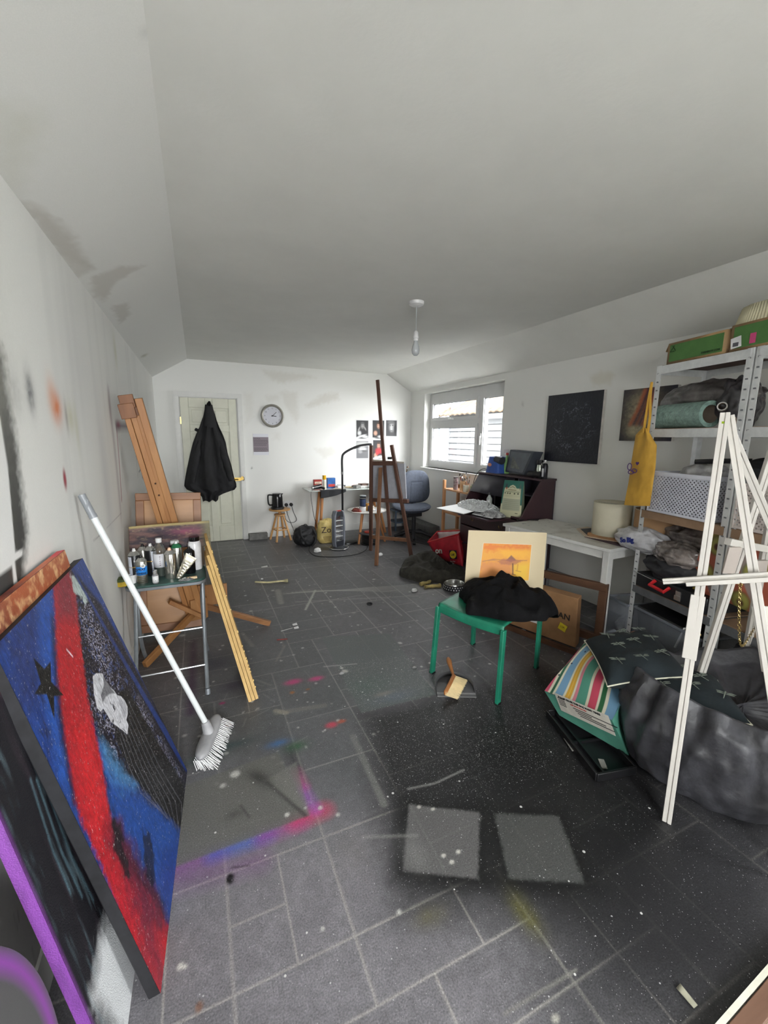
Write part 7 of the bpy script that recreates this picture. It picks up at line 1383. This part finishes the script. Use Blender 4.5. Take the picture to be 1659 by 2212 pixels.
# baskets on third shelf
def lattice(name, label, s0, s1, h_, d0, dep, m, z, group='white lattice baskets'):
    rt = thing(name, label, 'basket', Q((s0+s1)/2, d0+dep/2, z), group); fl_ = .015
    def face_(p0, p1, nm):
        U_ = p1-p0; L_ = U_.length; u_ = U_.normalized(); mm = MB(); st_ = .0245; w_ = .0085; H_ = h_-.03; n_ = u_.cross(V((0, 0, 1)))
        k = -int(H_/st_)-1
        while k*st_ < L_:
            for sg in (1, -1):
                x0 = k*st_; pts = []
                if sg == 1: a_, b_ = max(0, x0), min(L_, x0+H_); 
                else: a_, b_ = max(0, x0), min(L_, x0+H_)
                if b_-a_ > .004:
                    za, zb_ = (a_-x0, b_-x0) if sg == 1 else (H_-(a_-x0), H_-(b_-x0)); mm.beam(p0+u_*a_+V((0, 0, .015+za)), p0+u_*b_+V((0, 0, .015+zb_)), w_, .0022, up=n_)
            k += 1
        mm.build(nm, m, rt)
    c_ = [Q(s0, d0, z), Q(s1, d0, z), Q(s1, d0+dep, z), Q(s0, d0+dep, z)]
    for i in range(4): face_(c_[i], c_[(i+1) % 4], 'lattice_side')
    mm = MB()
    for z_, r_ in ((.008, .008), (h_-.012, .012)):
        for i in range(4): mm.beam(c_[i]+V((0, 0, z_)), c_[(i+1) % 4]+V((0, 0, z_)), .007, r_*2)
    for q_ in c_: mm.beam(q_, q_+V((0, 0, h_)), .009, .009)
    mm.build('rim', m, rt, bevel=.002); MB().prism([q_+V((0, 0, .003)) for q_ in c_], (0, 0, .003)).build('basket_floor', m, rt); return rt
bwh = mat((214, 216, 226), .45, var=.02); z3 = LV[2]+.002
lattice('plastic_basket', 'white lattice plastic basket full of bags on the third shelf beside the yellow tote', .07, .50, .262, -.012, .30, bwh, z3)
lattice('plastic_basket', 'cream lattice plastic basket at the right edge on the third shelf', .63, .98, .24, .0, .30, mat((206, 196, 190), .5), z3)
rt = thing('basket_contents', 'pale grey plastic bag bulging out of the white basket', 'bag', Q(.3, .1, z3)); blob('bag_body', Q(.33, .12, z3+.235), (.14, .10, .09), mat((156, 156, 156), .3, var=.2, vs=16, bump=.3, bs=20), rt, amp=.16, f=2.4, seed=13, R=RQ, n=50)
rt = thing('dark_bag', 'grey and black fabric items filling the left of the white basket', 'bag', Q(.18, .15, z3)); blob('bag_body', Q(.285, .138, z3+.125), (.195, .130, .115), mat((60, 60, 66), .7, var=.3, vs=14), rt, amp=.08, f=2.2, seed=14, R=RQ, n=40, power=4)
rt = thing('tripod_bag', 'black plastic handle and folded black cloth lying across the basket top', 'bag', Q(.5, .2, z3)); MB().tube([Q(.31, .05, z3+.335), Q(.42, .12, z3+.345), Q(.52, .2, z3+.35)], .014, 8).build('black_handle', BLACK, rt); blob('cloth_bulk', Q(.66, .22, z3+.30), (.20, .12, .07), mat((38, 40, 44), .6, var=.2, bump=.3, bs=20), rt, amp=.14, f=2.2, seed=15, R=RQ, n=50)
# fourth shelf
z4 = LV[3]+.002
def soft(name, label, cat, s_, d_, z, r, m, seed, amp=.18, f=2.5): rt = thing(name, label, cat, Q(s_, d_, z)); blob('bag_body', Q(s_, d_, z+r[2]*.9), r, m, rt, amp=amp, f=f, seed=seed, R=RQ, n=56, flat=z); return rt
film = mat((120, 112, 108), .15, var=.35, vs=14, bump=.4, bs=18, spec=.8)
soft('plastic_bag', 'brown tinted clear plastic bag behind the white carrier bag', 'bag', .18, .24, z4+.30, (.17, .10, .075), film, 21); 
rt = soft('carrier_bag', 'white and blue lettered carrier bag spilling left past the corner post', 'bag', -.03, .07, z4+.22, (.21, .10, .085), mat((196, 196, 200), .3, var=.12, vs=14, bump=.4, bs=16), 22); text('lettering', 'So Big', .048, Q(-.10, -.042, z4+.27), (du+V((0, 0, .25))), (0, 0, 1), mat((40, 54, 140), .4), rt, bold=.002, depth=.002)
soft('carrier_bag', 'grey film wrapped bundle right of the white carrier bag', 'bag', .27, .06, z4+.20, (.15, .09, .08), film, 23)
soft('black_bag', 'black fabric bag slumped on the tool case', 'bag', .24, .10, z4+.09, (.20, .13, .10), mat((36, 36, 40), .6, var=.3, vs=10, bump=.3, bs=20), 24)
# tool case
rt = thing('tool_case', 'black tool case with red handle and steel latch on the fourth shelf', 'case', Q(.3, .12, z4)); cs = mat((30, 31, 34), .4)
MB().box(Q(.30, .14, z4+.05), (.52, .30, .10), RQ).build('case_body', cs, rt, bevel=.008); MB().tube([Q(.20, -.012, z4+.085), Q(.20, -.05, z4+.06), Q(.31, -.05, z4+.05), Q(.31, -.012, z4+.075)], .012, 10).build('red_handle', mat((196, 34, 40), .35), rt); MB().box(Q(.38, -.014, z4+.055), (.035, .006, .045), RQ).box(Q(.38, -.018, z4+.035), (.045, .004, .03), RQ).build('latch', CHROME, rt); MB().cyl(Q(.02, -.016, z4+.095), Q(.19, -.016, z4+.085), .003, n=6).build('hinge_rod', CHROME, rt)
# avocado bag
rt = thing('avocado_bag', 'shopping bag printed with avocados on orange and grey bands behind the middle post', 'bag', Q(.6, .1, z4)); az0 = Q(.40, .06, z4+.10); U_ = du*.62; W_ = V((0, 0, .37))+du*.02
def av(q):
    L_, H_ = q.U.length, q.V.length; q.c[:] = lin((178, 96, 74)); 
    for k_ in range(-4, 8): q.poly([(x, y) for x, y in ((.13*k_, .0), (.13*k_+.055, 0), (.13*k_+.055-.22, H_), (.13*k_-.22, H_))] if k_ % 2 else [(.13*k_, 0), (.13*k_+.05, 0), (.13*k_-.17, H_), (.13*k_-.22, H_)], (150, 150, 146) if k_ % 2 else (166, 160, 66), .003, .8, px=False)
    for x, y in ((.10, .30), (.33, .22), (.07, .12), (.30, .04), (.5, .3), (.5, .12)): q.blob((x, y), (.055, .06), (70, 84, 50), 1, 8, px=False); q.blob((x, y), (.047, .052), (166, 162, 84), 1, 8, px=False); q.blob((x, y-.008), (.022, .022), (90, 56, 40), 1, 6, px=False)
    q.blob((.17, .2), (.05, .045), (50, 74, 54), 1, 8, px=False)
def cva(u, v): o = np.zeros((u.size, 3)); o -= np.array(dn)*(np.sin(u*PI)*.03*np.sin(v*3+.4)+.008*np.sin(u*14+v*5))[:, None]; return o
painted('printed_front', az0, U_, W_, 160, 100, av, vpaint('woven_bag', .5, .2, 60, .06), rt, curve=cva); blob('bag_bulk', Q(.70, .22, z4+.24), (.28, .12, .18), mat((150, 90, 70), .6, var=.1), rt, amp=.06, f=2, seed=25, R=RQ)
# fifth shelf and floor: clear storage boxes with black things
def cbox(label, s0, s1, d0, d1, z0_, h_, lid=True):
    rt = thing('storage_box', label, 'storage box', Q((s0+s1)/2, (d0+d1)/2, z0_), 'clear plastic storage boxes'); cm = mat((150, 156, 166), .12, var=.05, alpha=.32); m = MB(); t_ = .003
    for (a_, b_) in (((s0, d0), (s1, d0)), ((s1, d0), (s1, d1)), ((s1, d1), (s0, d1)), ((s0, d1), (s0, d0))): p0, p1 = Q(*a_, z0_), Q(*b_, z0_); m.add([p0, p1, p1+V((0, 0, h_)), p0+V((0, 0, h_))], [(0, 1, 2, 3)])
    m.build('box_walls', cm, rt, solid=.003); c_ = [Q(s0, d0, z0_+h_), Q(s1, d0, z0_+h_), Q(s1, d1, z0_+h_), Q(s0, d1, z0_+h_)]; m = MB()
    for i in range(4): m.beam(c_[i], c_[(i+1) % 4], .014, .016)
    m.build('rim', mat((130, 134, 142), .3, alpha=.7), rt, bevel=.003); return rt
z5 = LV[4]+.002
cbox('clear plastic storage box of black things on the bottom shelf', .045, .55, .004, .33, z5, .24)
rt = thing('black_folder', 'black folders standing in the clear storage box', 'folder', Q(.3, .1, z5)); MB().box(Q(.27, .13, z5+.14), (.44, .2, .25), RQ@Matrix.Rotation(.12, 3, 'X')).build('folder_stack', mat((22, 22, 25), .4, var=.3), rt, bevel=.01); MB().box(Q(.40, .02, z5+.18), (.008, .01, .16), RQ@Matrix.Rotation(.3, 3, 'Y')).build('pale_tab', WN, rt)
cbox('clear plastic storage box on the floor left of the shelving post', -.19, .0, -.02, .30, .003, .30)
soft('plastic_bag', 'clear plastic bags stuffed inside the left storage box', 'bag', -.10, .12, .01, (.07, .11, .09), mat((130, 132, 134), .2, var=.3, vs=16, bump=.4, bs=20), 26)
rt = thing('brown_glove', 'brown crumpled glove on top of the dark cushions near the post', 'glove', Q(.1, -.12, .2)); blob('glove_body', az(1374, 1378, .40), (.07, .05, .025), mat((128, 84, 66), .7, var=.2), rt, amp=.2, f=2.6, seed=28)
# yellow tote ------------------------------------------------------
XT = 2.69; root = thing('tote_bag', 'mustard yellow cotton tote with purple logo hanging from the shelving corner post', 'tote bag', ax(1385, 1090, XT)); ty = mat((202, 156, 60), .8, var=.07, vs=6, bump=.25, bs=14)
LL = [(1389, 922), (1373, 940), (1365, 990), (1358, 1040), (1348, 1091)]; RR = [(1397, 925), (1419, 962), (1416, 1010), (1410, 1050), (1404, 1093)]
LP = [ax(a_, b_, XT) for a_, b_ in LL]; RP = [ax(a_, b_, XT-.03) for a_, b_ in RR]
def tt(sg):
    def f_(u, v):
        x = v*4; i = min(int(x), 3); t_ = x-i; a_ = LP[i].lerp(LP[i+1], t_); b_ = RP[i].lerp(RP[i+1], t_); nn_ = V((-.9, -.43, 0)); th = .035*math.sin(PI*u)**.6*(.4+.6*math.sin(PI*min(1, v*1.1+.05)))
        return a_.lerp(b_, u)+nn_*sg*th+nn_*(.008*math.sin(u*11+v*3)*(1-v)+.006*fbm((u*3, v*6, sg), 1.5))*(1 if 0 < u < 1 else 0)
    return f_
MB().grid(tt(1), 30, 50).grid(tt(-1), 30, 50).build('bag_body', ty, root, sharp=80)
hk = ax(1408, 826, 2.72)
for (px, k_) in ((1390, -1), (1399, 1)): MB().tube(spline([ax(px, 935, XT-.03), ax(px+5, 900, XT-.02), ax(1403+k_*1.5, 860, XT), hk]), .008, 6).build('strap', ty, root)
pur = mat((76, 40, 110), .6); lo = ax(1366, 1012, XT-.055); 
ring_ = lambda c_, rx_, rz_, a0=0, a1=2*PI: [c_+V((0, -math.cos(a0+(a1-a0)*i/20)*rx_, math.sin(a0+(a1-a0)*i/20)*rz_)) for i in range(21)]
for c_, a_, b_ in ((ax(1360, 1008, XT-.052), .014, .022), (ax(1370, 1017, XT-.066), .018, .013), (ax(1363, 1020, XT-.058), .02, .012)): MB().tube(ring_(c_, a_, b_), .0028, 5).build('purple_loop', pur, root)
hc_ = ax(1377, 1001, XT-.07); MB().prism([hc_+V((0, -y*.011, z*.011)) for y, z in ((0, -1.2), (1, .1), (.8, .8), (.3, .8), (0, .4), (-.3, .8), (-.8, .8), (-1, .1))], (-.003, 0, 0)).build('purple_heart', pur, root)
# ================================================================= WHITE EASELS
we = mat((198, 194, 187), .4, var=.02); we2 = mat((184, 174, 166), .5, var=.03)
def strip(rt, nm, a, b, w_=.031, h_=.02, up=(0, 0, 1)):
    a, b = V(a), V(b); R = frame(b-a, up); o_ = MB().beam(a-R.col[0]*w_*.25, b-R.col[0]*w_*.25, w_*.46, h_, up=up).beam(a+R.col[0]*w_*.27, b+R.col[0]*w_*.27, w_*.42, h_*1.15, up=up).beam(a, b, w_*.3, h_*.7, up=up).build(nm, we, rt, bevel=.0015); return o_
root = thing('white_easel', 'white painted folding easel standing nearest the camera at right', 'easel', (1.75, .85, 0))
ap = ay(1571, 892, .93); LF = V((1.583, .828, 0)); rfl = az(1733, 1920); RF = V((rfl.x, rfl.y, 0)); vw = (V((ap.x, ap.y, 0))-V((0, 0, 0))).normalized()
upv = (RF-LF).cross(ap-LF).normalized()
strip(root, 'leg', ap+V((-.012, .0, 0)), LF, up=upv); strip(root, 'leg', ap+V((.016, 0, -.01)), RF, up=upv)
thr = ap+V((.022, .02, -.01)); rl = V((2.60, .56, 0)); strip(root, 'rear_leg', thr, rl, up=upv)
tl = ap.lerp(LF, .425); tr_ = ap.lerp(RF, .40); 
dirl = (tr_-tl).normalized(); off = -upv*.022 if upv.dot(vw) > 0 else upv*.022
la = pl(1432, 1256, tl+off*1.6, upv); lb = pl(1690, 1240, tl+off*1.6, upv); lc_ = pl(1482, 1262, tl+off*2.4, upv); ld = pl(1690, 1250, tl+off*2.4, upv)
strip(root, 'ledge', la, lb, .022, .02, up=upv); o_ = MB().beam(lc_, ld, .016, .02, up=upv).build('ledge_lip', we, root, bevel=.002)
for a_, b_, c1 in ((ap.lerp(LF, .43), ap.lerp(LF, .585), -.012), (ap.lerp(RF, .43), ap.lerp(RF, .57), .012)): MB().beam(a_+V((c1, 0, 0)), b_+V((c1, 0, 0)), .045, .012, up=upv).build('slide_block', we, root, bevel=.002)
gd = metal((150, 130, 80), .3)
MB().sphere(ap.lerp(LF, .53)+V((.028, 0, 0)), .008, 10).sphere(ap.lerp(RF, .53)+V((.03, 0, 0)), .008, 10).build('brass_knob', gd, root)
MB().tube(ring_(pl(1599, 1262, tl+off*2.8, upv), .006, .004), .002, 5).build('brass_eye', gd, root)
ca, cb2 = pl(1599, 1264, tl+off*1.2, upv), pl(1601, 1395, tl+off*-3., upv); ce = ay(1648, 1325, 1.05); chn = spline([ca, ca.lerp(cb2, .5)+V((-.01, 0, 0)), cb2, cb2.lerp(ce, .35)+V((.01, 0, -.005)), ce], 14); m = MB()
for i in range(len(chn)-1): 
    a_, b_ = chn[i], chn[i+1]; 
    c_ = (a_+b_)/2; d = (b_-a_); ex_ = d.normalized(); ey_ = frame(ex_).col[i % 2]; m.tube(arc(c_, 1, 0, 2*PI*7/8, 8, ex_*(d.length*.62), ey_*.0045), .0012, 4, True)
m.build('brass_chain', gd, root)
MB().box(ap+V((-.022, -.004, -.035)), (.012, .006, .008)).build('green_sticker', mat((150, 180, 30), .4), root)
root = thing('white_easel', 'second white folding easel behind, mostly beyond the right frame edge', 'easel', (2.6, 1.0, 0))
g0 = az(1486, 1548, .0); g0 = V((2.20, 1.14, .0)); 
A1 = ay(1484, 1548, 1.10); A2 = ay(1661, 1000, .95); up2 = V((-.5, -.85, 0)); ext = A2+(A2-A1)*.25; A0_ = A1+(A1-A2)*((A1.z)/(A2.z-A1.z)); strip(root, 'leg', ext, A0_, up=up2)
B1 = ay(1592, 1520, 1.12); B2 = ay(1650, 1200, 1.05); B0_ = B1+(B1-B2)*(B1.z/(B2.z-B1.z)); strip(root, 'leg', B2+(B2-B1)*.6, B0_, up=up2)
C1, C2 = ay(1572, 1170, 1.0), ay(1690, 1192, .95); MB().beam(C1, C2, .03, .03).build('ledge', we, root, bevel=.002); MB().beam(ay(1588, 1182, .98), ay(1572, 1238, 1.0), .05, .012, up=up2).build('slide_block', we2, root, bevel=.002); MB().beam(ay(1645, 1210, 1.0), ay(1640, 1250, 1.0), .045, .02, up=up2).build('slide_block', we2, root, bevel=.002)
# ================================================================= BAGS AND CUSHIONS
teal = mat((14, 26, 31), .9, var=.15, vs=8, bump=.1, bs=200); ivory = mat((206, 204, 184), .6)
def dragonflies(o, rt, seed, O_, U_, W_, n, spots=None):
    N_ = U_.cross(W_).normalized(); N_ = N_ if N_.z > 0 else -N_; r_ = random.Random(seed)
    for k_, (s_, t_) in enumerate(spots):
        b, = (1,); a_ = r_.uniform(-.5, .5); c_ = O_+U_*s_+W_*t_; a2 = 2*s_-1; b2 = 2*t_-1; th = n*.5*(max(0, (1-a2**4)*(1-b2**4)))**.55; c_ = c_+N_*(th+.0045); u_ = U_.normalized(); w_ = N_.cross(u_); ex_ = u_*math.cos(a_)+w_*math.sin(a_); ey_ = N_.cross(ex_); m = MB()
        m.prism([c_+ey_*.03+ex_*.003, c_+ey_*.03-ex_*.003, c_-ey_*.035-ex_*.0012, c_-ey_*.035+ex_*.0012], N_*.001)
        for sg in (1, -1):
            for y, L_ in ((.018, .038), (.006, .034)): m.prism([c_+ey_*y, c_+ex_*sg*L_*.5+ey_*(y+.008), c_+ex_*sg*L_+ey_*(y+.004), c_+ex_*sg*L_*.95+ey_*(y-.001), c_+ex_*sg*L_*.5+ey_*(y-.002)], N_*.0006)
        m.build('embroidered_dragonfly', mat((120, 128, 118), .6, var=.2), o)
def cushion(label, c4, th, seed, spots):
    O_, Rt_, Ff, _ = c4; U_ = Rt_-O_; W_ = Ff-O_; rt = thing('cushion', label, 'cushion', O_+U_*.5+W_*.5, 'dark teal dragonfly cushions'); o = pillow('cushion_body', O_, U_, W_, th, teal, rt, n=34, seed=seed, wr=.008)
    def ed(a, b): return O_+U_*(.5+a*.5*(1-.07*(1-b*b)))+W_*(.5+b*.5*(1-.07*(1-a*a)))
    pts = [ed(-1+2*i/12, -1) for i in range(12)]+[ed(1, -1+2*i/12) for i in range(12)]+[ed(1-2*i/12, 1) for i in range(12)]+[ed(-1, 1-2*i/12) for i in range(12)]
    MB().tube(pts, .0035, 6, True).build('piping', ivory, o); dragonflies(o, rt, seed, O_, U_, W_, th, spots); return rt
cushion('dark teal dragonfly cushion on top of the striped bag', (az(1312, 1483, .37), az(1490, 1462, .38), az(1262, 1384, .36), None), .15, 3, [(.2, .2), (.32, .48), (.5, .2), (.55, .55), (.78, .25), (.8, .6), (.25, .75), (.5, .82), (.75, .86)])
cushion('dark teal dragonfly cushion lower down, sinking into the grey bin bag', (az(1362, 1538, .27), az(1625, 1566, .31), az(1330, 1452, .27), None), .17, 5, [(.1, .65), (.18, .2), (.35, .3), (.42, .62), (.62, .35), (.75, .6), (.85, .25), (.3, .85), (.62, .85)])
# bin bag
bb2 = mat((56, 56, 60), .45, var=.25, vs=7, bump=.8, bs=13, spec=.4); root = thing('bin_bag', 'large full dark grey bin bag on the floor behind the white easel leg', 'bin bag', (2.12, .88, 0))
def binf(u, v):
    a = 2*PI*u; d = V((math.cos(a), math.sin(a), 0)); prof_ = [(0, .0), (.75, .0), (.93, .04), (1.0, .13), (1.0, .24), (.95, .33), (.86, .39), (.82, .385), (.72, .33), (.3, .26), (0, .26)]; x = v*(len(prof_)-1); i = min(int(x), len(prof_)-2); f_ = x-i; f_ = f_*f_*(3-2*f_)*.5+f_*.5; r_, z = prof_[i][0]*(1-f_)+prof_[i+1][0]*f_, prof_[i][1]*(1-f_)+prof_[i+1][1]*f_
    cr = .07*(1-abs(noise.noise(V((math.cos(a)*4, math.sin(a)*4, z*3))))*2)+.02*fbm((math.cos(a)*3, math.sin(a)*3, z*7), 1.5)+.014*math.sin(a*26+z*8)*max(0, (z-.2)*5)+.03*(.5-abs(noise.noise(V((math.cos(a)*9, math.sin(a)*9, z*9)))))+.012*noise.noise(V((math.cos(a)*22, math.sin(a)*22, z*16))); r2 = 1+cr
    return V((2.17, .90, .004))+rotz(-.35)@V((d.x*.50*r_*r2, d.y*.40*r_*r2, 0))+V((0, 0, max(0, z*(1+.10*math.sin(a*2+1)+cr*.8))))
MB().grid(binf, 150, 60, True).build('bag_body', bb2, root, sharp=80, sub=1)
soft_c = thing('bin_bag', 'second grey bin bag on the lowest shelf behind the second white easel', 'bin bag', (2.85, .95, 0)); blob('bag_body', Q(.90, .16, .265), (.26, .17, .185), bb2, soft_c, amp=.08, f=2.4, seed=31, flat=.075, n=70, R=RQ)
# striped bag
A_, E_ = az(1176, 1492, .15), az(1322, 1556, .24); G_1, H_1 = az(1208, 1545, .04), az(1358, 1632, .03); B_, D_ = az(1268, 1382, .36), az(1385, 1436, .30)
root = thing('striped_bag', 'large shopping bag with wavy pink, yellow, blue stripes and teal base, tipped over', 'bag', (G_1+H_1)/2); mst = vpaint('printed_woven_bag', .5, .25, 40, .05)
def stp(q):
    s, t = q.s, q.t; L_, H_ = q.U.length, q.V.length; x = s/L_+.22*np.sin(t/H_*2.6+.3)*np.clip(t/H_, 0, 1)-.0; q.c[:] = lin((84, 148, 128)); bands = [(-.3, .06, (206, 84, 112)), (.06, .10, (214, 208, 186)), (.10, .14, (52, 100, 74)), (.14, .175, (214, 208, 186)), (.175, .29, (116, 156, 186)), (.29, .32, (214, 208, 186)), (.32, .40, (206, 160, 62)), (.355, .362, (226, 190, 100)), (.40, .43, (214, 208, 186)), (.43, .475, (206, 128, 140)), (.62, .66, (214, 208, 186)), (.66, .77, (196, 74, 96)), (.77, .80, (214, 208, 186)), (.80, .86, (44, 96, 60)), (.86, .90, (214, 208, 186)), (.90, 1.2, (110, 150, 180))]
    for a_, b_, c_ in bands: q.put(np.clip((x-a_)/.008+.5, 0, 1)*np.clip((b_-x)/.008+.5, 0, 1), c_)
    for sx_, ty_ in ((.03, .3), (.06, .55), (.13, .8), (.28, .95)): q.blob((sx_*L_, ty_*H_), .006, (40, 44, 70), 1, 8, px=False)
def bil(a, b, c, d, bul):   # bilinear offset so the quad follows its four corners
    a, b, c, d = map(np.array, (a, b, c, d)); n_ = np.cross(b-a, d-a); n_ = n_/np.linalg.norm(n_)
    def f_(u, v):
        P = a+np.outer(u, b-a)+np.outer(v, d-a); Q_ = (a[None]*(1-u)[:, None]+b[None]*u[:, None])*(1-v)[:, None]+(d[None]*(1-u)[:, None]+c[None]*u[:, None])*v[:, None]; return Q_-P+n_[None]*(bul*np.sin(u*PI)*np.sin(v*PI)+.004*np.sin(u*9+v*7))[:, None]
    return f_
painted('striped_face', A_, E_-A_, B_-A_, 300, 200, stp, mst, root, curve=bil(A_, E_, D_, B_, .02))
tealb = mat((84, 148, 128), .5, var=.06, bump=.2, bs=20)
def qf(a, b, c, d, nm, bul=.015, m=tealb): n_ = (b-a).cross(d-a).normalized(); return MB().grid(lambda u, v: a.lerp(b, u).lerp(d.lerp(c, u), v)+n_*bul*math.sin(u*PI)*math.sin(v*PI), 16, 16).build(nm, m, root)
I_ = az(1374, 1582, .20); qf(A_, E_, H_1, G_1, 'base_panel', -.0); K_ = V((D_.x+.05, D_.y, .1)); qf(E_, D_, K_, H_1, 'side_panel', .03); qf(G_1, H_1, K_, V((B_.x, B_.y, .08)), 'under_panel', 0); qf(A_, B_, V((B_.x, B_.y, .08)), G_1, 'side_panel', 0, mat((196, 80, 104), .5))
# label on base
nb = (E_-A_).cross(G_1-A_).normalized(); nb = nb if nb.dot(A_-C0) < 0 else -nb; pu = (E_-A_).normalized(); pv = (A_-G_1); pv = (pv-pu*pv.dot(pu)).normalized(); lo_ = A_.lerp(E_, .14).lerp(G_1.lerp(H_1, .14), .60)+nb*.004
lw_, lh_ = (E_-A_).length*.78, .105
MB().prism([lo_, lo_+pu*lw_, lo_+pu*lw_+pv*lh_, lo_+pv*lh_], nb*.0008).build('white_label', mat((206, 202, 190), .6), root)
bkk = mat((30, 30, 32), .6); text('lettering', 'PLEASE REUSE THIS BAG MANY TIMES', .0155, lo_+pu*.02+pv*(lh_-.02)+nb*.0016, pu, pv, bkk, root, bold=.0003, squash=.95); text('lettering', 'KEEP AWAY FROM FIRE', .009, lo_+pu*.09+pv*(lh_-.035)+nb*.0016, pu, pv, mat((190, 60, 50), .6), root)
for i, sx_ in enumerate((.30, .13, .22, .27)): MB().prism([lo_+pu*(.10+.01*i)+pv*(.055-.011*i), lo_+pu*(.10+sx_*.8)+pv*(.055-.011*i), lo_+pu*(.10+sx_*.8)+pv*(.059-.011*i), lo_+pu*(.10+.01*i)+pv*(.059-.011*i)], nb*.0016).build('text_line', bkk, root)
for i in range(5): MB().prism([lo_+pu*.012+pv*(.08-.01*i), lo_+pu*.055+pv*(.08-.01*i), lo_+pu*.055+pv*(.084-.01*i), lo_+pu*.012+pv*(.084-.01*i)], nb*.0016).build('text_line', bkk, root)
# black tray
root = thing('plastic_tray', 'black plastic crate lid lying on the floor beneath the striped bag', 'tray', (1.65, 1.25, 0)); bt_ = mat((22, 22, 24), .4); T_ = [az(1181, 1548), az(1288, 1688), az(1372, 1672), V((1.98, 1.42, 0))]; T_[3] = T_[0]+(T_[2]-T_[1])*1.0
MB().prism([q_+V((0, 0, .001)) for q_ in T_], (0, 0, .004)).build('tray_floor', bt_, root); m = MB()
for i in range(4): m.beam(T_[i]+V((0, 0, .02)), T_[(i+1) % 4]+V((0, 0, .02)), .012, .038)
m.build('tray_rim', bt_, root, bevel=.003); m = MB(); m.beam(T_[0].lerp(T_[3], .25)+V((0, 0, .012)), T_[1].lerp(T_[2], .25)+V((0, 0, .012)), .012, .02); m.beam(T_[0].lerp(T_[1], .5)+V((0, 0, .01)), T_[3].lerp(T_[2], .5)+V((0, 0, .01)), .01, .015); m.build('tray_rib', bt_, root)
for (a_, b_, w_, lb) in (((1222, 1595), (1240, 1622), .02, 'pale paper strip lying in the black tray'), ((1298, 1640), (1306, 1660), .025, 'grey paper scrap near the front corner of the black tray')): rt = thing('paper_scrap', lb, 'paper', az(*a_)); MB().beam(az(*a_, .012), az(*b_, .012), w_, .003).build('scrap_sheet', mat((140, 138, 132), .7), rt)
# stretcher frame at lower right corner
root = thing('stretched_canvas', 'unpainted stretched canvas lying face down at the lower right corner, wooden bars showing', 'canvas', (1.4, .2, 0)); e0, e1_ = az(1552, 2214, .012), az(1662, 2088, .012); ud = (e1_-e0).normalized(); vd = V((ud.y, -ud.x, 0)); e0 = e0-ud*.35; Lc = 1.0; Hc = .55
MB().prism([e0, e0+ud*Lc, e0+ud*Lc+vd*Hc, e0+vd*Hc], (0, 0, -.004)).build('canvas_face', mat((206, 204, 192), .8), root); m = MB(); m.beam(e0+vd*.006+V((0, 0, .008)), e0+ud*Lc+vd*.006+V((0, 0, .008)), .012, .026); m.build('canvas_edge', mat((206, 204, 190), .7), root)
rw_ = wood((122, 90, 72), (100, 72, 56), 'x', .6, 14); m = MB(); m.beam(e0+vd*.035+V((0, 0, .012)), e0+ud*Lc+vd*.035+V((0, 0, .012)), .04, .022); m.beam(e0+vd*(Hc-.03)+V((0, 0, .012)), e0+ud*Lc+vd*(Hc-.03)+V((0, 0, .012)), .04, .022)
for s_ in (.02, .40, .58, .98): m.beam(e0+ud*Lc*s_+vd*.02+V((0, 0, .012)), e0+ud*Lc*s_+vd*(Hc-.02)+V((0, 0, .012)), .04, .02)
m.build('stretcher_bar', rw_, root, bevel=.002)
